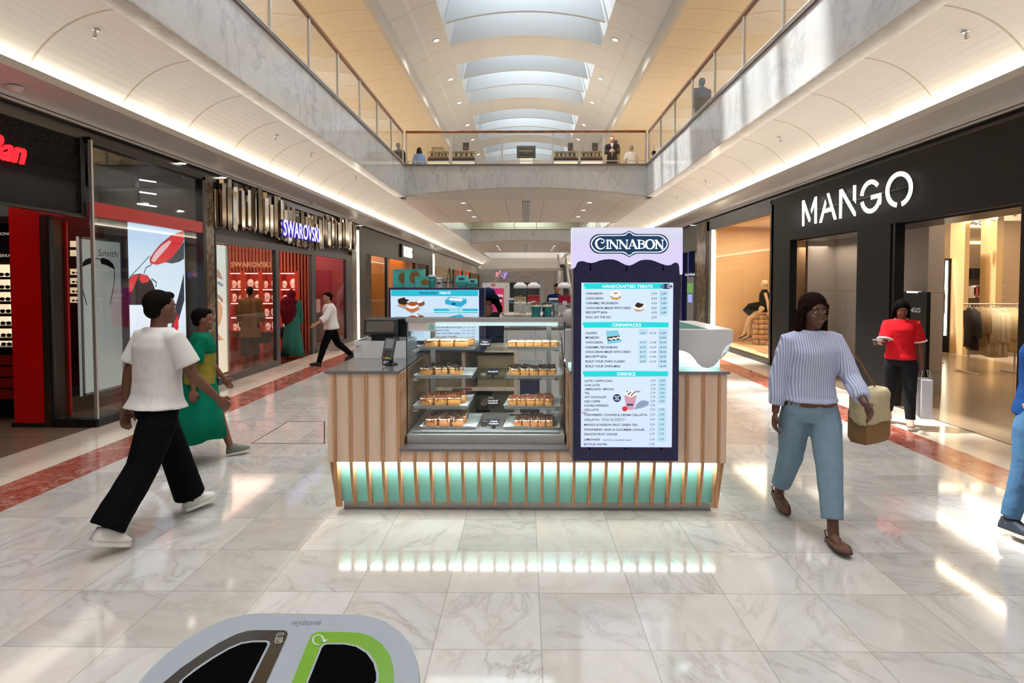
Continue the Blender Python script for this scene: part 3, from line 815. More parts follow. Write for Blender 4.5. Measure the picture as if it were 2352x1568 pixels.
# ---- buns
m_dough = mat('bun_dough', '#d9994f', .55, var=.25, scale=22, bump=.4)
m_doughd = mat('bun_dough_dark', '#b8763c', .5, var=.35, scale=20, bump=.4)
m_icing = mat('cream_icing', '#f1e2c2', .35, var=.05, scale=30, coat=.2)
m_choc = mat('chocolate_topping', '#2c1b14', .4, var=.4, scale=60)
m_bisc = mat('biscuit_crumb', '#8a4a24', .6, var=.35, scale=60)
m_pecan = mat('pecan_caramel', '#4a2c1a', .4, var=.5, scale=40)
m_cinn = mat('cinnamon_swirl', '#6f3d20', .5, var=.3, scale=40)
def make_bun(style, w, h, seed):
    rnd = random.Random(seed)
    root = E('cinnamon_bun', (0, 0, 0), 'x', 'bun')
    mb = MB(); nu, nv = 22, 10
    mb.ell((0, 0, h*.46), w*.5, w*.5, h*.5, nu, nv, e=.55)
    for v in mb.v:
        n_ = noise.noise(v*28+Vector((seed*3.1, 0, 0)))
        v.x *= 1+n_*.07; v.y *= 1+n_*.07
        v.z = max(v.z, 0.0)
    mb.build('dough', m_doughd if style == 'pecan' else m_dough, root, smooth=True)
    # cinnamon spiral on the front and the top
    mb = MB(); pts = []
    for i in range(26):
        t = i/25; a = t*4.2*PI+seed; rr = w*.43*(1-t*.82)
        pts.append(Vector((rr*math.cos(a), rr*math.sin(a), h*.955+.002-.0*t)))
    mb.pipe(pts, w*.022, 5)
    pts = [Vector((w*.44*math.cos(a), -w*.475-.001, h*.42+h*.28*math.sin(a))) for a in [PI*.1+i*.35 for i in range(10)]]
    mb.pipe(pts, w*.016, 5)
    mb.build('swirl', m_cinn, root, smooth=True)
    # icing cap with drips
    mb = MB(); rings = []
    N = 28
    drip = [h*(.05+.30*max(0, noise.noise(Vector((math.cos(2*PI*i/N)*2.3+seed, math.sin(2*PI*i/N)*2.3, seed*.7))))) for i in range(N)]
    for (f, zz) in ((1.0, 0), (1.0, .5), (.93, .93), (.7, 1.08), (.35, 1.12), (.05, 1.12)):
        ring = []
        for i in range(N):
            a = 2*PI*i/N; ca, sa = math.cos(a), math.sin(a)
            k = 1/max(abs(ca)**3.2+abs(sa)**3.2, 1e-6)**(1/3.2)
            R = w*.505*f*k
            z = h*.98-drip[i]*(1-zz) if zz < 1 else h*(.98+(zz-1)*.7)
            z += h*.03*noise.noise(Vector((ca*R*40, sa*R*40, seed)))
            ring.append(Vector((R*ca, R*sa, z)))
        rings.append(ring)
    mb.loft(rings); mb.build('icing', m_icing, root, smooth=True)
    if style != 'plain':
        mb = MB(); cnt = {'choc': 46, 'bisc': 34, 'pecan': 40}[style]
        for i in range(cnt):
            a = rnd.random()*2*PI; rr = w*.46*math.sqrt(rnd.random())
            x, y = rr*math.cos(a), rr*math.sin(a); z = h*1.02+rnd.random()*h*.16
            sx = w*(.05+.07*rnd.random())
            R = Matrix.Rotation(rnd.random()*6, 3, Vector((rnd.random(), rnd.random(), rnd.random()+.1)).normalized())
            q = Fr((x, y, z), R.col[0], R.col[1]); mb.obox(q, -sx, sx, -sx*.6, sx*.6, -sx*.25, sx*.25)
        N = 20; rings = []     # a glaze layer under the pieces
        for (f, z) in ((.86, .97), (.9, 1.04), (.6, 1.12), (.1, 1.14)):
            rings.append([Vector((w*.5*f*(1+.12*noise.noise(Vector((math.cos(2*PI*i/N)*3, math.sin(2*PI*i/N)*3, seed+5))))*math.cos(2*PI*i/N), w*.5*f*math.sin(2*PI*i/N)*(1+.1*noise.noise(Vector((math.sin(2*PI*i/N)*3, 1, seed)))), h*z)) for i in range(N)])
        mb.loft(rings)
        for i in range(6):     # drips running down the sides
            a = rnd.random()*2*PI; q = w*.51/max(abs(math.cos(a)), abs(math.sin(a)))**.5
            x, y = q*math.cos(a), q*math.sin(a)
            mb.pipe([(x*.9, y*.9, h*1.02), (x, y, h*.9), (x*1.01, y*1.01, h*(.5+.2*rnd.random()))], [w*.05, w*.045, w*.025], 6)
        mb.build('topping', {'choc': m_choc, 'bisc': m_bisc, 'pecan': m_pecan}[style], root, smooth='auto')
    return root
BUNS = {}
def bun(style, w, h, x, y, z, lab, grp, var):
    k = (style, round(w, 3), var % 3)
    if k not in BUNS:
        o = make_bun(style, w, h, 1+var % 3+len(style)); BUNS[k] = o
    else: o = dup(BUNS[k])
    o.location = (x, y, z); o.rotation_euler = (0, 0, (var*2.4) % .5-.25+(var % 4)*PI/2); o['label'] = lab; o['group'] = grp
    return o
ORD = ['leftmost', 'second from left', 'third from left', 'fourth from left', 'fifth from left', 'sixth from left']
ROWN = ['front row', 'second row', 'third row', 'rear row']
def tray(side, level, px0, px1, z, rows, style, w, h, xs0, ybase, desc, trayw=None, bdx=None):
    """tray with parchment sheet and its buns"""
    y0, y1 = YC0+.115, YC0+.53
    if level == 'bottom deck': y0, y1 = YC0+.10, YC0+.56
    xa, xb = atY(px0, 870, y0).x, atY(px1, 870, y0).x
    t = E('baking_tray', ((xa+xb)/2, (y0+y1)/2, z), 'white tray lined with parchment on the %s of the %s' % (side, level), 'tray', 'trays in the display case')
    sk = .05
    P = [(xa, y0), (xb, y0), (xb+sk*(1 if side == 'right' else .3), y1), (xa+sk*.7, y1)]
    fr = Fr((0, 0, 0), (1, 0, 0), (0, 1, 0))
    MB().prism(fr, P, z+.001, z+.007).build('tray_base', m_whitep, t)
    mb = MB(); rings = []
    cx, cy = sum(p[0] for p in P)/4, sum(p[1] for p in P)/4
    for f, dz in ((.97, .010), (.99, .0135), (1.035, .024)):
        ring = []
        for a, b in zip(P, P[1:]+P[:1]):
            for q in range(6):
                x = a[0]+(b[0]-a[0])*q/6; y = a[1]+(b[1]-a[1])*q/6
                zz = z+dz+(.018*max(0, noise.noise(Vector((x*9, y*9, z*7)))) if f > 1 else 0)
                ring.append(Vector((cx+(x-cx)*f, cy+(y-cy)*f, zz)))
        rings.append(ring)
    mb.loft(rings, caps=False); n = len(rings[0]); mb.f.append(tuple(range(n)))
    mb.build('parchment', mat('parchment', '#e9ebec', .5, var=.03, bump=.2), t, smooth='auto')
    k = 0
    for ri, row in enumerate(rows):
        for ci, off in enumerate(row):
            x = xs0+off*w*1.0; y = y0+.035+w*.5+ri*(bdx or w)*1.0
            lab = '%s, %s %s tray, %s, %s' % (desc, level, side, ROWN[min(ri, 3)], ORD[ci])
            bun(style, w*.97, h, x, y, z+.012, lab, '%ss on the %s tray of the %s' % (desc, side, level), k+ri)
            k += 1
def X_(px, y=YC0+.18): return atY(px, 870, y).x
tray('left', 'top shelf', 960, 1088, zsh[0], [[0, 1, 2], [.35, 1.35, 2.3]], 'plain', .118, .060, X_(992), 0, 'iced cinnamon bun')
tray('right', 'top shelf', 1163, 1284, zsh[0], [[0, 1, 2, 3, 4, 5], [.2, 1.1, 2.1, 3.1, 4, 5]], 'plain', .068, .048, X_(1176), 0, 'small iced cinnamon bun')
tray('left', 'second shelf', 953, 1082, zsh[1], [[0, 1.05, 2.15], [.5, 1.6]], 'choc', .108, .062, X_(980), 0, 'chocolate topped bun')
tray('right', 'second shelf', 1164, 1290, zsh[1], [[0, 1, 2, 3, 4], [-.3, .8, 1.9, 2.9, 3.9], [.2, 1.2, 3, 4]], 'choc', .072, .056, X_(1184), 0, 'small chocolate topped bun')
tray('left', 'third shelf', 950, 1072, zsh[2], [[0, 1, 2], [.3, 1.3, 2.3], [2.0]], 'bisc', .108, .060, X_(980), 0, 'biscuit crumb bun')
tray('right', 'third shelf', 1158, 1282, zsh[2], [[0, 1, 2, 3, 4], [.2, 1.2, 2.1, 3.1, 4.1], [3, 4]], 'bisc', .072, .056, X_(1177), 0, 'small biscuit crumb bun')
tray('left', 'bottom deck', 965, 1092, zdeck+.01, [[0, 1, 2], [.1, 1.1, 2.1], [.2, 1.2, 2.1]], 'pecan', .102, .060, X_(992), 0, 'caramel pecan bun')
tray('right', 'bottom deck', 1158, 1283, zdeck+.01, [[0, 1, 2, 3, 4], [.1, 1.1, 2.1, 3.1, 4.1], [.2, 1.2, 2.2, 3.2, 4.1], [.8, 1.8, 2.8]], 'pecan', .0625, .054, X_(1190), 0, 'small caramel pecan bun')
# name cards
m_card = mat('chalk_card', '#1b2233', .5)
m_ctext = glow('card_lettering', '#f2ece4', .35)
for (px, z, l1, l2, lev) in ((1114, zsh[0], 'Classic', 'CinnaBon\u00ae', 'top shelf'), (1132, zsh[1], 'ChocoBon\u00ae', '', 'second shelf'), (1132, zsh[2], 'Lotus Biscoff', 'CinnaBon\u00ae', 'third shelf'), (1134, zdeck+.01, 'Caramel', 'PecanBon\u00ae', 'bottom deck')):
    y = YC0+.135; x = atY(px, 870, y).x; f = Fr((x, y, z+.022), (1, 0, 0), (0, .12, 1))
    c = E('name_card', (x, y, z), 'small dark name card standing on the %s' % lev, 'card', 'name cards in the display case')
    MB().obox(f, -.044, .044, 0, .054, -.002, .002).build('board', m_card, c)
    MB().box(x-.013, x+.013, y-.008, y+.014, z+.001, z+.026).build('holder', m_blackp, c)
    mb = MB()
    if l2: mb.text(f, l1, 0, .031, .011, 'C', bold=.02, c=.0028, maxw=.076); mb.text(f, l2, 0, .013, .011, 'C', bold=.02, c=.0028, maxw=.076)
    else: mb.text(f, l1, 0, .022, .012, 'C', bold=.02, c=.0028, maxw=.076)
    mb.build('lettering', m_ctext, c)
# sauce pots
pot = None
m_clear = thin_glass('clear_plastic', (.92, .93, .93), .14)
def saucepot(x, y, z, lab, sauce, tilt=0):
    global pot
    o = E('sauce_pot', (x, y, z), lab, 'pot', 'sauce pots in the display case')
    MB().lathe((x, y, z), [(.020, 0), (.026, .028), (.027, .030), (.0255, .030), (.0195, .003)], 18).build('cup', m_clear, o, smooth='auto')
    MB().lathe((x, y, z), [(.018, .003), (.0235, .020), (.001, .020)], 16).build('sauce', sauce, o, smooth='auto')
    MB().lathe((x, y, z), [(.028, .030), (.028, .034), (.022, .035), (.020, .033), (.001, .033)], 18).build('lid', m_clear, o, smooth='auto')
    if tilt: o.rotation_euler = (tilt, .3, 0)
    return o
yy = YC0+.20
for (px, dy, z, wh, sau) in ((1110, .02, zsh[1], 'second shelf, left of the card', m_icing), (1137, .05, zsh[1], 'second shelf, behind the card', m_choc),
        (1111, .02, zsh[2], 'third shelf, front left of the card', m_bisc), (1115, .10, zsh[2], 'third shelf, rear left of the card', m_bisc), (1140, .03, zsh[2], 'third shelf, front right of the card', m_bisc), (1143, .10, zsh[2], 'third shelf, rear right of the card', m_bisc),
        (1111, .02, zdeck+.01, 'bottom deck, front left of the card', m_pecan), (1114, .10, zdeck+.01, 'bottom deck, rear left of the card', m_icing), (1138, .03, zdeck+.01, 'bottom deck, front right of the card', m_icing), (1136, .11, zdeck+.01, 'bottom deck, rear right of the card', m_pecan)):
    saucepot(X_(px, yy+dy), yy+dy, z+.001, 'clear lidded sauce pot on the %s' % wh, sau)
saucepot(X_(1127, yy+.06), yy+.065, zsh[2]+.037, 'clear sauce pot resting on top of the other pots on the third shelf', m_icing)
# tongs
m_tong = mat('dark_tong_metal', '#55504c', .3, metal=.7)
def tongs(x, y, z, dx, dy, lab, grip):
    t = E('tongs', (x, y, z), lab, 'tongs')
    d = Vector((dx, dy, 0)); nrm = Vector((-dy, dx, 0)).normalized()*.012; p = Vector((x, y, z+.012))
    for k, s in ((0, 1), (1, -1)):
        MB().pipe([p+nrm*s*.4, p+d*.5+nrm*s, p+d+nrm*s*1.6], [.006, .005, .009], 8).build('arm', m_tong, t, smooth='auto')
    MB().pipe([p-d*.02, p-d*.62], [.010, .011], 8).build('grip', grip, t, smooth='auto')
tongs(X_(1060), YC0+.40, zsh[2]+.09, -.10, .0, 'tongs with a dark red grip lying across the buns on the third shelf', mat('red_grip', '#7c1620', .4))
tongs(X_(1200), YC0+.50, zdeck+.028, -.11, .0, 'steel tongs lying at the back of the bottom deck', m_tong)
# allergen notice on the glass
f = Fr((atY(938, 760, YC0-.004).x, YC0-.0005, atY(938, 760, YC0).z), (1, 0, 0), (0, 0, 1))
c = E('allergen_notice', f.o, 'small white allergen notice stuck on the upper left of the case glass', 'notice')
w_, h_ = .205, .082
MB().obox(f, 0, w_, 0, h_, .0, .0012).build('sheet', mat('notice_sheet', '#e6dedd', .5), c)
mb = MB(); mb.text(f, 'Questions about allergens or calories?', .004, h_-.014, .0075, 'L', maxw=.19, c=.002)
for i, wd_ in enumerate((.13, .135, .12, .133, .09)): mb.obox(f, .006, .006+wd_, h_-.026-i*.009, h_-.0235-i*.009, .0013, .0016)
mb.build('lettering', mat('notice_text', '#a7b3b0', .6), c)
mb = MB().obox(f, .155, .197, .008, .036, .0013, .002).poly(f, arc2(.176, .038, .021, .012, 0, 360, 16)[:-1], .0022).poly(f, arc2(.176, .05, .01, .006, 0, 360, 12)[:-1], .0023)
mb.build('pictogram', m_teal, c)

# ---------------------------------------------------------------- illuminated menu sign
YS = 4.26
def S(px, py): 
    p = atY(px, py, YS); return (p.x, p.z)
s00 = S(1316, 1058); s11 = (S(1560, 800)[0], S(1400, 523)[1])
fs = Fr((0, YS, 0), (1, 0, 0), (0, 0, 1))      # out = -y
sg = E('menu_sign', ((s00[0]+s11[0])/2, YS+.05, s00[1]), 'tall navy illuminated menu sign with a white icing-drip header', 'sign')
MB().obox(fs, s00[0], s11[0], s00[1], s11[1]-.02, -.10, 0).build('board', m_navy, sg, bevel=.002)
MB().obox(fs, s00[0]-.006, s00[0], s00[1], s11[1]-.02, -.10, .002).build('edge_trim', mat('sign_edge', '#8d8a86', .3, metal=.5), sg)
# navy relief pattern
mb = MB(); R = .128; P_ = .259
cxs = S(1438, 800)[0]
def clipped(pts, w):
    run = []
    for p in pts+[None]:
        ok = p is not None and s00[0]+.012 < p[0] < s11[0]-.012 and s00[1]+.01 < p[1] < s11[1]-.24
        if ok: run.append(p)
        else:
            if len(run) > 1: mb.ribbon(fs, run, w, .0005, .0018)
            run = []
for i in range(-3, 4):
    for j in range(0, 12):
        cx_, cz_ = cxs+i*P_*.5, s00[1]-.02+j*P_*.5
        if (i+j) % 2 == 0:
            clipped(arc2(cx_, cz_, R, R, 0, 360, 40), .0055)
            # fleur
        elif s00[0]+.04 < cx_ < s11[0]-.04 or True:
            for a in (90, 35, 145, 270):
                a_ = math.radians(a); L_ = .036
                q = [(cx_, cz_), (cx_+L_*.6*math.cos(a_)-.008*math.sin(a_), cz_+L_*.6*math.sin(a_)+.008*math.cos(a_)), (cx_+L_*math.cos(a_), cz_+L_*math.sin(a_)), (cx_+L_*.6*math.cos(a_)+.008*math.sin(a_), cz_+L_*.6*math.sin(a_)-.008*math.cos(a_))]
                if all(s00[0]+.006 < p[0] < s11[0]-.006 and s00[1]+.006 < p[1] < s11[1]-.2 for p in q): mb.prism(fs, q, .0005, .0018)
mb.build('relief_pattern', m_navypat, sg)
# header with drip edge
def Z5(x, y): return S(1310+x/5.408, 510+y/5.408)
wave = [(22,578),(50,572),(68,545),(80,510),(100,492),(130,484),(165,486),(210,500),(260,508),(310,498),(360,478),(420,464),(480,460),(540,464),(590,480),(640,508),(690,532),(725,538),(765,530),(820,498),(870,474),(930,465),(990,467),(1050,484),(1110,508),(1160,528),(1205,537),(1245,532),(1268,515),(1290,503),(1315,502),(1338,512),(1350,540),(1354,590),(1357,640),(1368,652),(1384,650),(1388,630)]
hp = [Z5(*p) for p in wave]+[Z5(1390, 70), Z5(20, 70)]
m_header = zgrad('header_glow', [(0, '#d9d0f4'), (.35, '#dccff2'), (.6, '#d3d2ee'), (1, '#dedcee')], 2, 1.95-s00[1]+.0, 2.15-s00[1], .97)
MB().prism(fs, hp, -.115, .014).build('drip_header', m_header, sg)
# badge
def bz(k):   # badge outline in zoom-5 pixel frame, scaled about its centre
    cx_, cy_ = 722, 272; pts = []
    L_, R_, T_, B_ = 235, 1215, 150, 392
    rad = (B_-T_)/2
    pts += [(a, b) for a, b in arc2(L_+rad, cy_, rad, rad, 90, 270, 14)]
    pts = [(x, 2*cy_-y) for x, y in pts]     # start bottom-left going to top-left (y down)
    pts = [(x, y) for x, y in pts]
    out = [(x, y) for x, y in arc2(L_+rad, cy_, rad, rad, 90, 270, 14)]      # from (.,B) round left to (.,T) since y is down
    out += [(620, T_), (660, 142), (695, 125), (725, 108), (755, 125), (790, 142), (830, T_)]
    out += [(x, y) for x, y in arc2(R_-rad, cy_, rad, rad, -90, 90, 14)]
    out += [(830, B_), (790, 402), (755, 420), (725, 436), (695, 420), (660, 402), (620, B_)]
    q = []
    for x, y in out:
        dx_, dy_ = x-cx_, y-cy_
        fx = (abs(dx_)-k)/abs(dx_) if abs(dx_) > 60 else 1.0
        fy = (abs(dy_)-k)/abs(dy_) if abs(dy_) > 25 else 1.0
        q.append(Z5(cx_+dx_*fx, cy_+dy_*fy))
    return q
MB().prism(fs, bz(0), .014, .022).build('badge', mat('badge_navy', '#113a5e', .3, emit='#0d3358', es=.5), sg)
mb = MB(); o_, i_ = bz(14), bz(23); n_ = len(o_)
mb.add([fs.p(a, b, .0232) for a, b in o_]+[fs.p(a, b, .0232) for a, b in i_], [(i, (i+1)%n_, n_+(i+1)%n_, n_+i) for i in range(n_)])
m_sletter = glow('sign_lettering', '#fbfbf4', 1.0)
mb.build('badge_outline', m_sletter, sg)
# CINNABON lettering drawn with broad and fine strokes
mb = MB()
def R5(pts, w): 
    k = 1/5.408/FPX*YS
    mb.ribbon(fs, [Z5(*p) for p in pts], [v*k*.88 for v in w] if isinstance(w, list) else w*k*.88, .022, .027)
def serif(x, y, w=34): R5([(x-w/2, y), (x+w/2, y)], 9)
# big C
cpts = [(428,300),(405,325),(375,337),(345,328),(322,300),(313,268),(320,235),(345,213),(378,208),(405,220),(415,243),(402,262),(384,262),(376,248)]
R5(cpts, [5,8,13,20,25,27,25,18,12,9,9,10,9,6])
T, B = 224, 332
def I_(x): R5([(x, T), (x, B)], 21); serif(x, T+2, 40); serif(x, B-2, 40)
def N_(x0, x1): 
    R5([(x0, T), (x0, B)], 8); R5([(x1, T), (x1, B+2)], 8); R5([(x0-4, T+2), (x1+2, B+4)], 24)
    serif(x0-6, T+2, 26); serif(x0, B-2, 30); serif(x1, T+2, 30)
I_(456); N_(492, 578); N_(612, 696)
R5([(764, T-4), (722, B)], 8); R5([(762, T-4), (810, B)], 25); R5([(738, 296), (795, 296)], 7); serif(722, B-2, 30); serif(812, B-2, 40)
R5([(846, T), (846, B)], 21); serif(840, T+2, 36); serif(840, B-2, 36)
R5([(846, T+5), (880, T+5), (902, T+14), (906, T+28), (898, T+42), (872, T+48), (846, T+48)], [7,7,12,18,13,7,7])
R5([(846, T+50), (880, T+51), (908, T+62), (914, T+78), (906, T+96), (880, T+104), (846, T+104)], [7,7,13,21,14,7,7])
op = [(980+50*math.cos(a), 278+57*math.sin(a)) for a in [2*PI*i/28 for i in range(28)]]
k_ = 1/5.408/FPX*YS
mb.ribbon(fs, [Z5(*p) for p in op], [(9+17*abs(math.cos(2*PI*i/28))**1.5)*k_ for i in range(28)], .022, .027, closed=True)
N_(1058, 1136); R5([(1058, T), (1058, B)], 8)
mb.build('logo_lettering', m_sletter, sg)
# screen
m_scr = zgrad('menu_screen_glow', [(0, '#d3e2fb'), (.5, '#d6e8fb'), (1, '#cfe6f4')], 2, 0, 1.6, .98)
q0, q1 = S(1334, 1026), S(1546, 649)
MB().obox(fs, q0[0], q1[0], q0[1], q1[1], 0, .004).build('screen', m_scr, sg)
m_bar = screenmat('screen_cyan', '#16dce0', .95); m_txt = mat('screen_text', '#3a2f3a', .6, emit='#30283a', es=.6); m_w = screenmat('screen_white', '#f4ffff', 1.0)
m_lb = screenmat('screen_lightblue', '#bfe3f6', .95); m_cy = screenmat('screen_kcal', '#8fdde8', .95); m_dn = screenmat('screen_navy', '#1b2a66', .8); m_pk = screenmat('screen_pink', '#b03a66', .8)
bars, wt, tx, lb, kc_, dn, pk = MB(), MB(), MB(), MB(), MB(), MB(), MB()
def Z6(x, y): return S(1310+x/5.408, 780+y/5.408)
def bar(Z, x0, x1, y0, y1):
    jag = [(x0, y0+8), (x0+20, y0+4), ((x0+x1)/2, y0), (x1, y0+6), (x1-6, y0+22), (x1+2, (y0+y1)/2), (x1-8, y1-12), (x1, y1-4), ((x0+x1)/2, y1-2), (x0+10, y1), (x0+18, y1-20), (x0+2, y1-34)]
    bars.add([fs.p(*Z(a, b), .0048) for a, b in jag], [tuple(reversed(range(len(jag))))])
bar(Z5, 165, 1225, 755, 830); bar(Z5, 152, 1222, 1238, 1310); bar(Z6, 152, 1216, 385, 458)
PX = YS/FPX/5.408
def T5(mbx, Z, s_, x, y, hpx, wpx=None, align='L', bold=.025, sh=0):
    a, b = Z(x, y+hpx/2); mbx.text(fs, s_, a, b, hpx*PX, align, w=wpx*PX if wpx else None, bold=bold, c=.0056, shear=sh)
T5(wt, Z5, 'HANDCRAFTED TREATS', 398, 797, 36, 620); T5(wt, Z5, 'CINNAPACKS', 518, 1275, 38, 358); T5(wt, Z6, 'DRINKS', 582, 423, 40, 225)
def colbox(Z, x0, x1, y0, y1):
    a, b = Z(x0, y1), Z(x1, y0); lb.add([fs.p(a[0], a[1], .0044), fs.p(b[0], a[1], .0044), fs.p(b[0], b[1], .0044), fs.p(a[0], b[1], .0044)], [(0, 1, 2, 3)])
colbox(Z5, 1098, 1214, 848, 1162); colbox(Z5, 842, 962, 1325, 1402); colbox(Z5, 842, 962, 1465, 1568); colbox(Z6, 838, 956, 6, 290)
colbox(Z5, 1090, 1212, 1325, 1568); colbox(Z6, 1084, 1202, 6, 355); colbox(Z6, 1078, 1195, 470, 800); colbox(Z6, 1072, 1190, 838, 1268)
rows5 = [('CINNABON', 886, 205, ['3.69', '3.09']), ('CHOCOBON', 946, 215, ['4.09', '3.49']), ('CARAMEL PECANBON', 1005, 398, ['4.39', '3.69']),
         ('CHOCOBON MADE WITH OREO', 1065, 558, ['4.09', '3.49']), ('BISCOFF\u2122 BON', 1120, 263, ['4.09', '3.49']), ('ROLL ON THE GO', 1179, 306, ['2.89'])]
for s_, y, w_, pr in rows5:
    T5(tx, Z5, s_, 192, y, 27, w_)
    for x, p in zip((1038, 1157), pr):
        T5(tx, Z5, p, x, y+1, 23, 66, 'C', .008); T5(kc_, Z5, '880 Kcal', x, y+25, 11, 64, 'C', .01)
T5(kc_, Z5, 'CLASSIC', 1038, 860, 11, 72, 'C', .02); T5(kc_, Z5, 'MINIBON', 1157, 860, 11, 80, 'C', .02)
for x, s_ in ((902, '1 PK'), (1027, '4 PK'), (1150, '6 PK')): T5(kc_, Z5, s_, x, 1342, 12, 40, 'C', .02)
rowsP = [(Z5, 'CLASSIC', 1376, 147, ['6.59', '10.59', '15.49']), (Z5, 'MINIBON', 1432, 168, [None, None, '10.89']), (Z5, 'CHOCOBON', 1491, 213, ['8.19', '12.49', '18.29']),
         (Z6, 'CARAMEL PECANBON', 92, 397, ['8.29', '12.59', '18.49']), (Z6, 'CHOCOBON MADE WITH OREO', 149, 560, ['8.19', '12.49', '18.29']), (Z6, 'BISCOFF\u2122 BON', 208, 266, ['8.19', '12.49', '18.29']),
         (Z6, 'BUILD YOUR OWN CLASSIC', 267, 494, ['8.29', '12.59', '18.49']), (Z6, 'BUILD YOUR OWN MINI', 327, 430, [None, None, '14.79'])]
for Z, s_, y, w_, pr in rowsP:
    T5(tx, Z, s_, 186, y, 27, w_)
    for x, p in zip((900, 1024, 1146), pr):
        if p: T5(tx, Z, p, x, y+1, 23, 64 if len(p) == 4 else 80, 'C', .008)
rowsD = [('LATTE / CAPPUCCINO', 509, 346, '3.29', '3.69'), ('CHAI LATTE', 562, 187, '3.59', '3.99'), ('AMERICANO / MOCHA', 611, 365, '3.29', '3.69'), ('TEA', 660, 60, '2.39', '2.69'),
         ('HOT CHOCOLATE', 710, 272, '3.29', '3.69'), ('ICED COFFEE', 763, 196, '3.29', '3.69'), ('DOUBLE ESPRESSO', 814, 300, '2.99', None), ('ICED LATTE', 868, 178, '3.29', '3.79'),
         ('STRAWBERRY COOKIES & CREAM CHILLATTA', 930, 784, '3.59', '3.99'), ('CHILLATTA', 991, 190, '3.59', '3.99'), ('MANGO & PASSION FRUIT GREEN TEA', 1053, 664, '2.39', '2.79'),
         ('STRAWBERRY, BASIL & CUCUMBER COOLER', 1113, 755, '2.39', '2.79'), ('DRAGON FRUIT COOLER', 1169, 420, '2.39', '2.79'), ('LEMONADE', 1236, 200, '2.39', '2.79'), ('BOTTLED WATER', 1295, 290, '2.39', None)]
for s_, y, w_, a, b in rowsD:
    x0 = 178-(y-509)*.014
    T5(tx, Z6, s_, x0, y, 25, w_)
    yy_ = y-4
    T5(tx, Z6, a, 1026-(y-509)*.02, yy_, 22, 62, 'C', .008); T5(kc_, Z6, '187 Kcal', 1026-(y-509)*.02, yy_+24, 10, 58, 'C', .01)
    if b: T5(tx, Z6, b, 1140-(y-509)*.02, yy_, 22, 62, 'C', .008); T5(kc_, Z6, '209 Kcal', 1140-(y-509)*.02, yy_+24, 10, 58, 'C', .01)
T5(kc_, Z6, '12 OZ', 1027, 484, 12, 50, 'C', .02); T5(kc_, Z6, '16 OZ', 1140, 484, 12, 50, 'C', .02)
T5(tx, Z6, 'MADE WITH OREO, CINNAMON ROLL,', 388, 980, 13, 302, bold=.02); T5(tx, Z6, 'STRAWBERRY, MANGO, BISCOFF\u2122', 388, 999, 13, 278, bold=.02)
T5(tx, Z6, 'TRADITIONAL, STRAWBERRY, MANGO', 398, 1243, 15, 365, bold=.02)
T5(pk, Z6, 'New', 802, 638, 26, 72, bold=.02, sh=.4); T5(pk, Z6, 'New', 140, 902, 26, 66, bold=.02, sh=.4)
def disc(mbx, Z, x, y, rx, ry, c, n=24):
    mbx.add([fs.p(*Z(x+rx*math.cos(2*PI*i/n), y-ry*math.sin(2*PI*i/n)), c) for i in range(n)], [tuple(range(n))])
disc(dn, Z5, 1193, 798, 72, 33, .0052); disc(dn, Z6, 578, 722, 50, 50, .0052)
T5(wt, Z5, 'CARD', 1198, 784, 15, 48); T5(wt, Z5, 'ONLY!', 1198, 808, 15, 54)
for i, s_ in enumerate(('ASK FOR', 'OUR', 'SYRUPS')): T5(wt, Z6, s_, 578, 702+i*20, 14, (70, 34, 62)[i], 'C')
wt.ribbon(fs, [Z5(1150+14*math.cos(a), 795+14*math.sin(a)) for a in [i*.5 for i in range(12)]], 4*PX, .0053, .0056)
for n_, mbx, m_ in (('header_bars', bars, m_bar), ('white_lettering', wt, m_w), ('menu_lettering', tx, m_txt), ('price_columns', lb, m_lb), ('small_print', kc_, m_cy), ('round_badges', dn, m_dn), ('script_lettering', pk, m_pk)):
    mbx.build(n_, m_, sg)
# pictures of food on the screen (flat artwork)
def art(Z, polys, par, fr, lift=.0052):
    for name, m_, pts in polys:
        mbx = MB(); 
        for k, pp in enumerate(pts): mbx.add([fr.p(*Z(a, b), lift+.0002*k) for a, b in pp], [tuple(range(len(pp)))])
        mbx.build(name, m_, par)
def circ(x, y, rx, ry, n=20, a0=0, a1=360): return [(x+rx*math.cos(math.radians(a0+(a1-a0)*i/n)), y-ry*math.sin(math.radians(a0+(a1-a0)*i/n))) for i in range(n)]
m_a1 = screenmat('art_bun', '#dba060', .8); m_a2 = screenmat('art_icing', '#f6f0ee', 1); m_a3 = screenmat('art_choc', '#33231f', .7); m_a4 = screenmat('art_pink', '#d9a0b4', .9)
m_a5 = screenmat('art_box', '#7ccfe6', .95); m_a6 = screenmat('art_shadow', '#93a6c4', .9); m_a7 = screenmat('art_red', '#d8343c', .9); m_a8 = screenmat('art_brown', '#8d5a3b', .8)
def blob(x, y, rx, ry, seed, n=24, am=.18):
    return [(x+rx*(1+am*noise.noise(Vector((math.cos(2*PI*i/n)*2+seed, math.sin(2*PI*i/n)*2, 0))))*math.cos(2*PI*i/n), y-ry*(1+am*noise.noise(Vector((math.cos(2*PI*i/n)*2+seed, math.sin(2*PI*i/n)*2, 0))))*math.sin(2*PI*i/n)) for i in range(n)]
art(Z5, [('bun_picture', m_a1, [blob(562, 925, 64, 40, 1)]), ('bun_picture', m_a1, [blob(852, 1068, 62, 42, 2)])], sg, fs)
art(Z5, [('icing_picture', m_a2, [blob(562, 896, 66, 42, 3), blob(852, 1048, 66, 40, 4, am=.4)])], sg, fs, .0056)
art(Z5, [('chocolate_picture', m_a3, [blob(852, 1030, 50, 30, 5, am=.5)]), ('drizzle_picture', m_a8, [blob(562, 882, 30, 8, 6, am=.6)])], sg, fs, .006)
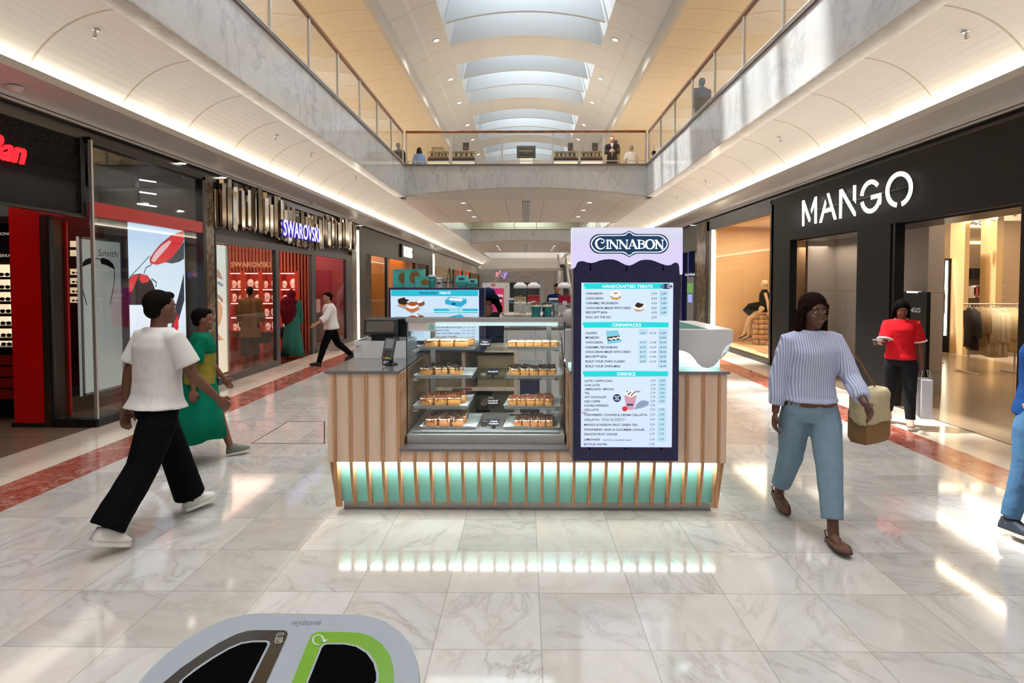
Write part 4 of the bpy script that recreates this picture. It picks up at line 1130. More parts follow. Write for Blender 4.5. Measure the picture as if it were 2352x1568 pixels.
art(Z5, [('box_picture', m_a5, [[(440, 1352), (462, 1515), (636, 1488), (620, 1420), (585, 1342)], ])], sg, fs, .0052)
art(Z5, [('bun_rows_picture', m_a3, [[(455, 1425), (468, 1475), (622, 1455), (606, 1408)]]), ('bun_tops_picture', m_a2, [blob(485+i*26, 1448-i*4+(i % 2)*8, 14, 14, i, 10) for i in range(6)])], sg, fs, .0056)
art(Z6, [('shadow_picture', m_a6, [[(790, 865), (820, 800), (870, 755), (930, 750), (975, 770), (970, 810), (900, 840)]]), ('cup_picture', m_a4, [[(668, 690), (688, 810), (700, 868), (780, 868), (798, 800), (824, 690)]])], sg, fs)
art(Z6, [('cream_picture', m_a2, [blob(746, 668, 68, 42, 8)]), ('label_picture', m_dn, [[(700, 795), (702, 815), (776, 815), (780, 795)]]), ('strawberry_picture', m_a7, [blob(675, 855, 34, 32, 9)])], sg, fs, .0057)
art(Z6, [('cookie_picture', m_a3, [blob(705+13*i, 640+((i*37) % 50), 9, 9, i, 8, .5) for i in range(8)])], sg, fs, .0062)
area('sign_glow', ((s00[0]+s11[0])/2, YS-.03, 1.3), .6, 1.2, 2.2, (.86, .92, 1), (0, -1, 0), 'Z')

# ---------------------------------------------------------------- white drip parapet on the right worktop
YP = 4.44
pr = E('drip_parapet', (.95, YP+.5, ZC), 'white solid parapet with a backlit dripping lower edge on the right worktop', 'counter screen')
fp = Fr((0, YP, 0), (1, 0, 0), (0, 0, 1))
def R1(x, y): p = atY(1550+x/3.135, 450+y/3.135, YP); return (p.x, p.z)
wv = [(420,1055),(400,1062),(372,1082),(352,1118),(335,1158),(312,1195),(280,1226),(240,1240),(200,1234),(168,1210),(140,1172),(112,1140),(85,1124),(40,1112),(-60,1112),(-110,1130),(-150,1170),(-190,1215),(-230,1232),(-270,1220),(-310,1170),(-340,1120),(-380,1090),(-440,1080),(-560,1085),(-640,1130),(-700,1180),(-760,1200),(-790,1190)]
zpt = R1(300, 960)[1]
xr = R1(420, 1000)[0]; xl = R1(-790, 1000)[0]
MB().prism(fp, [R1(*p) for p in wv]+[(xl, zpt), (xr, zpt)], -.03, 0).build('drip_front', m_solid, pr, bevel=.004)
YPB = YP*1.23
fpr = Fr((xr-.03, 0, 0), (0, 1, 0), (0, 0, 1))
zr = R1(420, 1055)[1]
sw_ = [(YP+.032, zr), (YP+.12, zr-.09), (YP+.28, zr-.16), (YP+.42, zr-.12), (YP+.55, zr-.02), (YP+.7, zr-.05), (YP+.85, zr-.15), (YPB, zr-.12)]
MB().prism(fpr, sw_+[(YPB, zpt), (YP+.032, zpt)], 0, .03).build('drip_side', m_solid, pr)
MB().box(xr-.17, xr-.03, YP+.03, YPB, zpt-.02, zpt).build('top_ledge', m_solid, pr)
MB().box(xl, xr-.17, YP+.03, YP+.045, zpt-.02, zpt).build('top_ledge', m_solid, pr)
MB().box(xr-.172, xr-.165, YP+.05, YPB, ZC+.03, zpt).build('inner_face', m_teal, pr)
xb_ = R1(355, 1200)[0]
MB().box(xl+.03, xb_, YP+.10, YP+.115, ZC+.001, zpt-.03).build('lit_back_panel', mat('lit_teal_back', '#b9e7e2', .4, emit='#cfeeea', es=.35), pr)
MB().box(xb_-.012, xb_, YP+.115, YPB-.03, ZC+.001, zpt-.03).build('lit_back_panel', MATS['lit_teal_back'], pr)
mb = MB(); wl = [R1(*p) for p in wv]
mb.ribbon(fp, [(a, b+.012) for a, b in wl], .03, -.045, -.032)
mb.build('edge_light', glow('drip_led', '#f6fffd', 6), pr)
area('drip_light', (xr-.35, YP+.065, zpt-.06), .65, .03, 2.2, (.9, 1, .98), (0, .1, -1), 'Y')

# ---------------------------------------------------------------- till, card reader
def W_(px, py, Y): p = atY(px, py, Y); return p
yb0 = 5.08
a = W_(813, 828, yb0); b = W_(937, 783, yb0)
t = E('till_tray', ((a.x+b.x)/2, yb0+.2, ZC), 'low white open box holding the till on the left worktop', 'box')
MB().box(a.x, b.x, yb0, yb0+.012, ZC+.001, b.z).build('front_panel', m_solid, t)
MB().box(a.x, a.x+.012, yb0+.012, yb0+.42, ZC+.001, b.z).build('side_panel', m_solid, t)
MB().box(b.x-.012, b.x, yb0+.012, yb0+.42, ZC+.001, b.z).build('side_panel', m_solid, t)
MB().box(a.x+.012, b.x-.012, yb0+.012, yb0+.42, ZC+.001, ZC+.012).build('base_panel', m_solid, t)
MB().box(a.x+.012, b.x-.012, yb0+.41, yb0+.42, ZC+.012, b.z).build('back_panel', m_solid, t)
mb = MB(); q = W_(817, 800, yb0); mb.box(q.x, q.x+.05, yb0-.0015, yb0, q.z-.03, q.z+.03); mb.build('sticker', mat('sticker', '#cfc9bf', .6), t)
f = Fr((q.x, yb0-.002, q.z-.03), (1, 0, 0), (0, 0, 1)); mb = MB().text(f, 'CLICK &', .004, .050, .006, 'L', bold=.01, maxw=.04).text(f, 'COLLECT', .004, .041, .006, 'L', bold=.01, maxw=.04)
mb.build('sticker_lettering', mat('sticker_ink', '#5a554e', .6), t)
t = E('till_screen', (W_(875, 780, 5.2).x, 5.25, ZC+.012), 'black touchscreen till facing the customer from the white box', 'till')
p = W_(836, 784, 5.13); xa, xb = W_(834, 750, 5.13).x, W_(911, 750, 5.13).x; ztop = W_(870, 732, 5.13).z; zlo = W_(870, 768, 5.13).z
f = Fr((xa, 5.13, zlo), (1, 0, 0), (0, .28, 1))
MB().obox(f, 0, xb-xa, 0, ztop-zlo, -.03, 0).build('display_housing', m_blackp, t, bevel=.006)
MB().obox(f, .025, xb-xa-.03, .022, ztop-zlo-.02, 0, .002).build('display', mat('dark_display', '#55544f', .12, coat=.5), t)
f2 = Fr((xa-.02, 5.40, zlo+.02), (1, 0, 0), (0, -.30, 1)); 
MB().obox(f2, 0, xb-xa+.09, -.06, ztop-zlo-.02, -.02, .03).build('rear_display', m_blackp, t, bevel=.006)
MB().prism(Fr((xa+.06, 0, 0), (0, 1, 0), (0, 0, 1)), [(5.16, ZC+.013), (5.42, ZC+.013), (5.36, zlo+.12), (5.18, zlo+.06)], 0, .2).build('stand', m_blackp, t)
t = E('card_reader', (W_(897, 845, 4.70).x, 4.70, ZC), 'black card payment terminal on a round-footed pole stand', 'card reader')
cxr = W_(899, 840, 4.70).x
MB().lathe((cxr, 4.70, ZC), [(.052, 0), (.052, .008), (.045, .014), (.018, .02), (.018, .03)], 24).build('foot', m_blackp, t, smooth='auto')
MB().cyl((cxr, 4.70, ZC+.02), (cxr, 4.70, ZC+.17), .017, .017, 16).build('pole', m_blackp, t, smooth='auto')
u = Vector((.96, -.10, -.05)).normalized(); v = Vector((.26, .42, .87)); v = (v-u*v.dot(u)).normalized()
c0 = W_(881, 826, 4.60)
f = Fr(c0, u, v)
MB().prism(f, rrect(-.02, .066, 0, .185, .012), -.022, .004).build('terminal_body', mat('terminal_grey', '#3a3b3d', .45), t)
MB().obox(f, -.008, .054, .095, .172, .004, .006).build('terminal_screen', mat('terminal_lcd', '#6f757a', .2, emit='#5d656d', es=.25), t)
mb = MB(); 
for i in range(3):
    for j in range(4): mb.obox(f, -.006+i*.021, .010+i*.021, .026+j*.014, .035+j*.014, .004, .008)
mb.build('keypad', mat('key_grey', '#222326', .4), t)
for i, cc in enumerate(('#c8202a', '#d9b81f', '#3fae3a')): MB().obox(f, -.006+i*.021, .010+i*.021, .010, .019, .004, .008).build('function_key', mat('key_'+cc, cc, .4, emit=cc, es=.2), t)
mb = MB(); mb.pipe([f.p(-.008, .0, -.01), f.p(-.004, -.035, -.01), f.p(.035, -.04, -.01), f.p(.045, 0, -.01)], .006, 8); mb.build('handle', m_blackp, t, smooth='auto')
MB().pipe([f.p(.03, .06, -.02), (cxr, 4.70, ZC+.16)], .012, 8).build('arm', m_blackp, t, smooth='auto')

# ---------------------------------------------------------------- second menu screen behind the case, with packaging on top
YM = 5.52
def M(px, py): p = atY(px, py, YM); return (p.x, p.z)
fm = Fr((0, YM, 0), (1, 0, 0), (0, 0, 1))
m0, m1 = M(893, 800), M(1112, 660.5)
mm = E('menu_monitor', ((m0[0]+m1[0])/2, YM+.1, ZC), 'wide menu screen in a navy housing standing behind the display case', 'menu screen')
MB().obox(fm, m0[0], m1[0], ZC+.001, m1[1], -.22, 0).build('housing', m_navy, mm, bevel=.004)
a, b = M(898, 782), M(1100, 665.5)
MB().obox(fm, a[0], b[0], a[1], b[1], 0, .003).build('screen', screenmat('monitor_blue', '#cfe6fa', .95), mm)
def ZM(x, y): return M(730+x/3.92, 500+y/3.92)
def rectm(x0, y0, x1, y1, m_, nm, c=.0036):
    a, b = ZM(x0, y1), ZM(x1, y0); MB().obox(fm, a[0], b[0], a[1], b[1], c-.0004, c).build(nm, m_, mm)
rectm(660, 650, 1443, 705, screenmat('monitor_cyan', '#1fbfd9', .95), 'header_bar'); rectm(1045, 817, 1441, 840, MATS['monitor_cyan'], 'caption_bar')
KM = YM/FPX/3.92
def TM(mbx, s_, x, y, h_, w_=None, al='L', bold=.02, sh=0): a, b = ZM(x, y+h_/2); mbx.text(fm, s_, a, b, h_*KM, al, w=w_*KM if w_ else None, bold=bold, c=.0042, shear=sh)
t1, t2 = MB(), MB()
TM(t1, 'Handcrafted', 912, 675, 24, 172, sh=.35, bold=.012); TM(t2, 'TREATS', 1093, 676, 20, 104, bold=.03); TM(t2, 'TAKE SOME HOME', 1180, 829, 12, 124, bold=.03)
for i, s_ in enumerate(('CINNABON', 'CHOCOBON', 'CARAMEL PECANBON', 'CHOCOBON MADE WITH OREO', 'BISCOFF\u2122 BON', 'ROLL ON THE GO')): TM(t1, s_, 690, 896+i*27, 13, 12.2*len(s_))
for i, (s_, pr_) in enumerate((('CINNABON', '3.69'), ('CHOCOBON', '4.09'), ('CARAMEL PECANBON', '8.29  12.59  18.49'), ('CHOCOBON MADE WITH OREO', '8.19  12.49  18.29'), ('BISCOFF\u2122 BON', '8.19  12.49  18.29'), ('BUILD YOUR OWN CLASSIC', '8.29  12.59  18.49'), ('BUILD YOUR OWN MINI', '14.79'))):
    if i > 1: TM(t1, s_, 1060, 904+i*27.3, 13, 10.2*len(s_)); TM(t1, pr_, 1415, 904+i*27.3, 11, None, 'R', .005)
t1.build('menu_lettering', MATS['screen_navy'], mm); t2.build('white_lettering', m_w, mm)
def artm(nm, m_, pts, lift):
    MB().add([fm.p(*ZM(a, b), lift) for a, b in pts], [tuple(range(len(pts)))]).build(nm, m_, mm)
artm('napkin_picture', m_a6, [(705, 790), (760, 770), (850, 790), (930, 820), (850, 862), (780, 820)], .0040)
artm('bun_picture', m_a1, blob(768, 775, 38, 26, 1), .0044); artm('bun_picture', m_a8, blob(920, 768, 44, 30, 2), .0044); artm('bun_picture', screenmat('art_orange', '#d8743a', .85), blob(850, 815, 58, 32, 3), .0046)
artm('chocolate_picture', m_a3, blob(768, 750, 46, 32, 4, am=.4), .0048); artm('icing_picture', m_a2, blob(850, 795, 50, 22, 5, am=.6), .0050); artm('drizzle_picture', m_a2, blob(918, 752, 34, 16, 6, am=.7), .0048); artm('biscuit_picture', screenmat('art_biscuit', '#b5532b', .85), blob(852, 775, 44, 20, 8), .0052)
artm('box_picture', screenmat('art_boxblue', '#2fb0da', .9), [(1145, 740), (1148, 776), (1285, 806), (1340, 768), (1340, 728), (1180, 710)], .0042)
artm('box_top_picture', screenmat('art_boxlight', '#66c8e8', .9), [(1145, 738), (1282, 760), (1340, 728), (1182, 710)], .0046)
for i in range(3): artm('bun_top_picture', m_a2, blob(1205+i*38, 733+i*2, 22, 13, i+3), .0050)
artm('box_label_picture', MATS['screen_navy'], circ(1224, 775, 20, 8), .0050)
rectm(1000, 975, 1010, 985, m_a6, 'divider')
# packaging on the monitor top
ZM_ = m1[1]
m_win = mat('box_window', '#8a6a44', .15, var=.3, scale=12)
def cakebox(px0, px1, pytop, y0, dep, lab, ov, side=None):
    a, b = atY(px0, 660, y0), atY(px1, pytop, y0)
    o = E('cake_box', ((a.x+b.x)/2, y0+dep/2, ZM_), lab, 'box', 'teal boxes on the menu monitor')
    MB().box(a.x, b.x, y0, y0+dep, ZM_+.001, b.z).build('carton', m_tealbox, o, bevel=.002)
    f = Fr((0, y0, 0), (1, 0, 0), (0, 0, 1)); c = atY(ov[0], ov[1], y0); k = y0/FPX
    MB().poly(f, arc2(c.x, c.z, ov[2]*k, ov[3]*k, 0, 360, 24)[:-1], .0015).build('window', m_win, o)
    MB().add([f.p(a.x+.02, b.z, .0), f.p(b.x-.02, b.z, 0), f.p(b.x-.02, b.z-.012, .002), f.p(a.x+.02, b.z-.012, .002)], [(3, 2, 1, 0)]).build('flap', m_tealdk, o)
    return o
cakebox(902, 931, 618, 5.62, .10, 'tall teal cake box with an oval window at the left end of the monitor top', (925, 638, 10, 13))
cakebox(929, 975, 618, 5.56, .05, 'large square teal cake box with an oval window, beside the leftmost box', (953, 637, 13, 15))
cakebox(953, 984, 635, 5.54, .018, 'small flat teal cake box leaning before the large one', (976, 648, 10, 7))
def cup(px, py0, w, y0, lab, m_, lid, nm='paper_cup', grp='cups on the menu monitor'):
    c = atY(px, 660, y0); k = y0/FPX; zt_ = atY(px, py0, y0).z; r_ = w*k/2; h_ = zt_-ZM_
    o = E(nm, (c.x, y0, ZM_), lab, 'cup', grp)
    MB().lathe((c.x, y0, ZM_+.001), [(r_*.72, 0), (r_*.95, h_*.86), (r_*.9, h_*.86), (r_*.7, .004)], 24).build('cup_body', m_, o, smooth='auto')
    MB().lathe((c.x, y0, ZM_+.001), [(r_*1.02, h_*.84), (r_*1.02, h_*.9), (r_*.86, h_*.93), (r_*.84, h_), (.001, h_)], 24).build('lid', lid, o, smooth='auto')
    f = Fr((c.x, y0-r_*.93, ZM_), (1, 0, 0), (0, 0, 1))
    return o, f, r_, h_
o, f, r_, h_ = cup(992.5, 631, 18, 5.60, 'teal paper cup with a white lid beside the small cake box', m_tealdk, m_whitep)
MB().text(f, 'CINNABON', 0, h_*.55, .010, 'C', w=r_*1.3, c=.002).build('lettering', m_whitep, o)
o, f, r_, h_ = cup(1009, 637, 17, 5.60, 'white paper cup with a navy logo between teal cup and clear cups', m_whitep, m_whitep)
MB().poly(f, arc2(0, h_*.45, r_*.62, .008, 0, 360, 16)[:-1], .003).build('logo_badge', m_navy, o)
for i, (px, y0) in enumerate(((1022, 5.62), (1037, 5.60))):
    c = atY(px, 660, y0); r_ = 14*y0/FPX/2; h_ = atY(px, 637, y0).z-ZM_
    o = E('clear_cup', (c.x, y0, ZM_), 'clear plastic cup with a domed lid, %s of the pair behind the black easel' % ('left' if i == 0 else 'right'), 'cup', 'clear domed cups')
    MB().lathe((c.x, y0, ZM_+.001), [(r_*.7, 0), (r_*1.0, h_*.95), (r_*.97, h_*.95), (r_*.67, .003)], 24).build('cup_body', m_clear, o, smooth='auto')
    MB().lathe((c.x, y0, ZM_+.001), [(r_*1.03, h_*.95)]+[(r_*math.cos(t_), h_*.98+r_*1.0*math.sin(t_)) for t_ in (0, .4, .8, 1.2)], 24).build('dome_lid', m_clear, o, smooth='auto')
    MB().poly(Fr((c.x, y0-r_*.9, ZM_), (1, 0, 0), (0, 0, 1)), arc2(0, h_*.5, r_*.55, .008, 0, 360, 14)[:-1], .002).build('logo_badge', m_navy, o)
q = atY(1032, 614, 5.56); a = atY(1023, 660, 5.54); b = atY(1041, 660, 5.54)
o = E('display_easel', (q.x, 5.56, ZM_), 'thin black metal easel standing among the cups on the monitor', 'easel')
for p in ((a.x, 5.54), (b.x, 5.54), (q.x, 5.66)): MB().pipe([(p[0], p[1], ZM_+.003), (q.x, 5.57, q.z)], .003, 6).build('leg', m_black, o)
MB().pipe([(a.x+.012, 5.545, ZM_+.05), (b.x-.012, 5.545, ZM_+.05)], .003, 6).build('crossbar', m_black, o)
def carton(px0, px1, pt, y0, lab):
    a, b = atY(px0, 660, y0), atY(px1, pt, y0); w_ = b.x-a.x; h_ = b.z-ZM_; cx_ = (a.x+b.x)/2
    o = E('bun_carton', (cx_, y0+w_/2, ZM_), lab, 'carton', 'teal bun cartons')
    mb = MB(); k = [(.36, 0), (.5, .45), (.40, 1.0)]
    rings = [[Vector((cx_+s_*w_*t_, y0+w_*.5+u_*w_*t_, ZM_+.001+h_*z_)) for s_, u_ in ((-1, -1), (1, -1), (1, 1), (-1, 1))] for t_, z_ in k]
    mb.loft(rings); mb.build('carton_body', m_tealbox, o)
    nrm = Fr((cx_, y0+w_*.5-w_*.45-.004, ZM_+h_*.72), (1, 0, 0), (0, .18, 1))
    MB().poly(nrm, arc2(0, 0, w_*.26, .009, 0, 360, 18)[:-1], .003).build('logo_badge', m_navy, o)
carton(1046, 1074, 632, 5.56, 'larger teal clamshell bun carton right of the easel'); carton(1074, 1096, 640, 5.56, 'smaller teal clamshell bun carton at the right end of the monitor top')

# ---------------------------------------------------------------- things behind the counter
Yc = 5.62
a, b = atY(990, 795, Yc), atY(1189, 899, Yc)
o = E('storage_shelf', ((a.x+b.x)/2, Yc+.2, .1), 'low birch storage unit with open cubbies behind the display case', 'shelf')
zt_, zb_ = atY(1100, 797, Yc).z, .12
MB().box(a.x, b.x, Yc, Yc+.4, zt_-.05, zt_).build('top_board', m_birch, o)
for x in (a.x, atY(1060, 800, Yc).x, b.x-.035): MB().box(x, x+.035, Yc, Yc+.4, zb_, zt_-.05).build('upright', m_birch, o)
zm_ = atY(1100, 893, Yc).z
for z in (zm_, zb_): MB().box(a.x+.035, b.x-.035, Yc+.01, Yc+.4, z-.02, z+.015).build('shelf_board', m_birch, o)
MB().box(a.x, b.x, Yc+.40, Yc+.41, zb_, zt_).build('back_board', mat('shelf_back', '#8f8170', .7), o)
MB().box(a.x, b.x, Yc+.05, Yc+.4, .0, zb_-.02).build('plinth', m_black, o)
m_kraft = mat('kraft_paper', '#a08767', .7, var=.2, scale=3, stretch=(1, 1, 60))
for i, (x0, x1, hh, lab) in enumerate(((.03, .30, .20, 'stack of flat brown paper bags in the left cubby of the storage unit'), (.44, .80, .30, 'tall stack of folded brown cartons in the right cubby of the storage unit'))):
    MB().box(a.x+x0, a.x+x1, Yc+.04, Yc+.36, zm_+.016, zm_+.016+hh).build('paper_stack', m_kraft, label=lab, cat='paper stack')
a, b = atY(1188, 816, 6.5), atY(1246, 836, 6.5)
o = E('waste_crate', ((a.x+b.x)/2, 6.7, 0), 'dark waste bin with a grey liner and lid behind the storage unit', 'bin')
mb = MB().box(a.x+.03, b.x-.03, 6.54, 6.9, .02, b.z-.14); mb.build('bin_body', m_navy, o)
MB().box(a.x, b.x, 6.50, 6.94, b.z-.05, b.z-.01).build('rim', mat('grey_rim', '#6f7378', .4), o, bevel=.01)
mb = MB(); ring = []
for z_, k in ((b.z-.05, 1), (b.z-.12, 1.06), (b.z-.2, .97)):
    ring.append([Vector(((a.x+b.x)/2+(b.x-a.x)/2*k*math.cos(t_)*(1+.05*math.sin(9*t_)), 6.72+.21*k*math.sin(t_), z_+.015*math.sin(7*t_))) for t_ in [2*PI*i/24 for i in range(24)]])
mb.loft(ring, caps=False).build('liner', mat('liner', '#3c424c', .35, bump=.6), o, smooth=True)
MB().box(a.x+.02, b.x-.02, 6.55, 6.9, 0, .02).build('foot', m_black, o)
# rear white cabinets
Yb = 7.35
a, b = atY(1100, 750, Yb), atY(1320, 750, Yb)
o = E('rear_cabinet', (.2, Yb+.3, 0), 'white rear cabinet with paired doors under the drinks machines', 'cabinet')
xa_, xb_2 = a.x-.2, b.x+.25; ZR_ = 1.20
MB().box(xa_, xb_2, Yb+.02, Yb+.55, .08, ZR_-.03).build('carcass', m_whitep, o)
MB().box(xa_-.01, xb_2+.01, Yb, Yb+.56, ZR_-.03, ZR_).build('top', m_stone, o)
MB().box(xa_+.03, xb_2-.03, Yb+.06, Yb+.5, 0, .08).build('plinth', m_black, o)
xd = atY(1230, 750, Yb).x; wdr = .36
for k in range(-3, 3):
    x0 = xd+k*wdr
    if x0 < xa_-.01 or x0+wdr > xb_2+.01: continue
    d = MB().box(x0+.003, x0+wdr-.003, Yb+.0, Yb+.02, .1, ZR_-.035).build('door', m_whitep, o)
    hx = x0+(wdr-.05 if k % 2 else .05)
    MB().cyl((hx, Yb-.012, ZR_-.11), (hx, Yb, ZR_-.11), .010, .010, 14).build('knob', m_alu, d)
    MB().box(hx-.022, hx+.022, Yb-.006, Yb, ZR_-.24, ZR_-.18).build('handle', m_alu, d)
m_jug = thin_glass('dispenser_jug', (.93, .90, .90), .10)
for i, (px, cname, col, fill, where) in enumerate(((1195, 'pale yellow', '#a89a5a', .42, 'left one of the pair'), (1226, 'red', '#a80c22', .50, 'right one of the pair'), (1296, 'crimson', '#a0102e', .52, 'beside the menu sign'))):
    Yd = Yb+.22; k = Yd/FPX; c = atY(px, 690, Yd)
    zlid = atY(px, 648, Yd).z; zjb = atY(px, 696, Yd).z; hw = 14.2*k; zj1 = atY(px, 661, Yd).z
    o = E('drink_dispenser', (c.x, Yd, ZR_), 'juice dispenser holding %s drink, %s' % (cname, where), 'drinks dispenser', 'drink dispensers on the rear cabinet')
    MB().prism(Fr((c.x, Yd-hw, 0), (1, 0, 0), (0, 0, 1)), [(-hw*.98, zjb), (hw*.98, zjb), (hw*1.0, zj1), (-hw*1.0, zj1)], -2*hw, 0).build('jug', m_jug, o)
    zf = zjb+(zj1-zjb)*fill
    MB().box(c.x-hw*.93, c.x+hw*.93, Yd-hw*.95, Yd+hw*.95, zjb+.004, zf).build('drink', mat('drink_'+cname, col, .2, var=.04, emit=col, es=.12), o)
    mb = MB(); rr = [(1.06, zj1-.006), (1.06, zj1+.02), (.92, zj1+.045), (.55, zlid-.012), (.5, zlid)]
    mb.loft([[Vector((c.x+hw*t_*sx_, Yd+hw*t_*sy_, z_)) for sx_, sy_ in ((-1, -1), (1, -1), (1, 1), (-1, 1))] for t_, z_ in rr]).build('lid', m_whitep, o, bevel=.006)
    MB().cyl((c.x, Yd, zjb+.005), (c.x, Yd, zj1), .014, .010, 10).build('impeller_shaft', m_clear, o)
    MB().box(c.x-hw*.35, c.x+hw*.35, Yd-hw*1.25, Yd-hw*.97, zjb-.02, zjb+.03).build('tap', m_whitep, o, bevel=.004)
    MB().box(c.x-.010, c.x+.010, Yd-hw*1.2, Yd-hw*1.0, zjb-.09, zjb-.02).build('spout', m_alu, o)
    for s_ in (-1, 1): MB().box(c.x+s_*hw*.95-.008, c.x+s_*hw*.95+.008, Yd-hw*.8, Yd+hw*.8, ZR_+.02, zjb).build('leg', m_steel, o)
    MB().box(c.x-hw*1.02, c.x+hw*1.02, Yd-hw*1.2, Yd+hw, ZR_+.001, ZR_+.02).build('drip_tray', m_steel, o)
    MB().box(c.x-hw*1.02, c.x+hw*1.02, Yd-hw*.9, Yd+hw*.9, zjb-.025, zjb-.0).build('cradle', m_steel, o)
# topped cups on the case roof
for i, px in enumerate((1231, 1257)):
    Yk = YC1-.10; k = Yk/FPX; c = atY(px, 720, Yk); r_ = 12.2*k; zc_ = zt+.001; hh = .050
    o = E('topped_bun_tub', (c.x, Yk, zt), 'teal tub of topped buns on the case roof, %s of the two' % ('left' if i == 0 else 'right'), 'tub', 'teal tubs on the display case')
    MB().lathe((c.x, Yk, zc_), [(r_*.80, 0), (r_*.98, hh), (r_*1.03, hh+.003), (r_*.93, hh), (r_*.76, .004)], 26).build('tub', m_tealdk, o, smooth='auto')
    mb = MB(); mbc = MB(); rn = random.Random(i)
    mb.ell((c.x, Yk, zc_+hh), r_*.9, r_*.9, .034, 16, 8)
    for q_ in range(60):
        t_ = rn.random()*6.28; rr = r_*.85*math.sqrt(rn.random()); z_ = zc_+hh+.028*math.sqrt(max(0, 1-(rr/r_)**2))+.006
        mbc.ell((c.x+rr*math.cos(t_), Yk+rr*math.sin(t_), z_+.004), .006+.004*rn.random(), .006, .006, 6, 4)
    mb.build('cream', m_icing, o, smooth=True); mbc.build('crumble', m_choc if i else m_cinn, o)
    if i: MB().poly(Fr((c.x-r_*.7, Yk-r_*.78, zc_+hh*.5), (1, -.6, 0), (0, 0, 1)), arc2(0, 0, r_*.3, .012, 0, 360, 16)[:-1], .004).build('logo_badge', m_navy, o)
Yk = YC1-.06; c = atY(1275, 712, Yk)
MB().lathe((c.x, Yk, zt), [(.022, 0), (.028, .075), (.029, .078), (.026, .076), (.020, .004)], 20).build('steel_cup', m_steel, smooth='auto', label='small steel cup at the right rear of the case roof', cat='cup')
# folded teal cloth bags and a clear plastic bag on the rear cabinet
c = atY(1210, 715, Yb+.03)
mb = MB()
for k in range(4):
    fr = Fr((c.x-.07+.01*k, Yb+.06, ZR_+.001+k*.022), (1, 0, .1), (0, 1, 0)); mb.prism(fr, [(0, 0), (.15, .02), (.16, .12), (.02, .13)], 0, .02)
mb.build('folded_bags', mat('pale_blue_bag', '#9fc9dc', .4, var=.1, scale=20), label='pile of pale blue folded bags in front of the drinks dispensers', cat='bags')
c = atY(1306, 715, Yb+.10); mb = MB().ell((c.x, Yb+.08, ZR_+.115), .09, .06, .115, 18, 12)
for v in mb.v: v += Vector((1, 1, 1))*0.012*noise.noise(v*35)
mb.build('plastic_bag', mat('cloudy_bag', '#b7b2aa', .3, var=.1, bump=.5), smooth=True, label='crumpled grey plastic bag on the rear cabinet beside the menu sign', cat='bag')
# rolled paper tucked left of the case
c0 = W_(931, 868, YC0+.3)
mb = MB().pipe([(xm0+.05, YC0+.15, zl+.5), (xm0+.035, YC0+.6, zl+.43)], .024, 14)
MB().pipe([(1.0*xm1-.03, YC0+.55, ZC+.22), (xm1-.035, YC0+.3, ZC+.19), (xm1-.028, YC0+.12, ZC+.02), (xm1-.03, YC0+.1, ZC+.002)], .005, 8).build('power_cable', m_black, smooth=True, label='black cable hanging beside the right glass of the display case', cat='cable')
# ================================================================ SHOPS
def FL(px, py=650): return atX(px, py, -5.3)
def FRt(px, py=650): return atX(px, py, 5.2)
m_dark = mat('dark_interior', '#0d0d0f', .6)
m_tile = panelmat('taupe_tiles', '#85715f', .22, seams=((0, .9, 0), (1, .9, .3)), seamcol='#5d4f43', sw=.006)
m_tileR = panelmat('shop_floor_beige', '#7f6d59', .20, seams=((0, 1.2, 0), (1, 1.2, .3)), seamcol='#7c6a56', sw=.006)
m_redp = mat('gloss_red', '#c4070b', .3, var=.02)
m_bronze = mat('bronze_metal', '#4c4136', .3, metal=.7)
m_emp = marble('brown_stone', '#5b4c3e', '#c9b8a0', '#46392e', 6, 6, rough=.15, vscale=5, warmth=.6, jw=0)
m_shopg = thin_glass('shop_glass', (.94, .96, .95), .07)
m_frame = mat('grey_frame', '#55575a', .35, metal=.4)
m_concrete = panelmat('concrete_panel', '#b3a99f', .6, seams=((2, 1.25, .35), (1, 1.5, .2)), seamcol='#7f776e', sw=.008)

Ya = atX(216, 650, -5.2).y                 # front corner of the eyewear shop
YA1 = FL(462).y; YA2 = FL(490).y; YS1 = FL(806).y; YB0s = FL(819).y; YB1s = FL(996).y
# floors and shells on the left
ST(MB().quad((-12, -22, 0), (-5.25, -22, 0), (-5.25, YA1, 0), (-12, YA1, 0)), 'floor_shop_left', m_tile)
ST(MB().quad((-12, YA1, 0), (-5.25, YA1, 0), (-5.25, 70, 0), (-12, 70, 0)), 'floor_shop_left', mat('dark_brown_floor', '#4a2f27', .15, var=.2))
ST(MB().box(-12.1, -12, -22, 70, 0, 5), 'wall_shop_left', m_dark)
ST(MB().box(-12, -5.36, -22, YA1, 3.5, 3.55), 'ceiling_shop_left', mat('shop_ceiling_dark', '#2a2a2c', .6))
ST(MB().box(-12, -5.36, YA2, YB0s-.2, 3.3, 3.35), 'ceiling_shop_left', mat('shop_ceiling_warm', '#d8a58c', .6))
ST(MB().box(-12, -5.36, YB0s, 70, 3.3, 3.35), 'ceiling_shop_left', mat('shop_ceiling_cream', '#d9c4a4', .6))
ST(MB().box(-12, -5.45, YA1+.05, YA2-.05, 0, 5), 'wall_party_left', m_dark)
ST(MB().box(-12, -5.45, YS1+.02, YB0s, 0, 5), 'wall_party_left', m_dark)
# brown stone piers
for (y0, y1, sx, lab) in ((YA1, YA2, -1, 'eyewear and crystal shops'), (YS1+.05, YB0s, -1, 'crystal shop and the dark clothes shop')):
    ST(MB().box(-5.6, -5.27, y0, y1, 0, 3.5), 'trim_pier', m_emp)

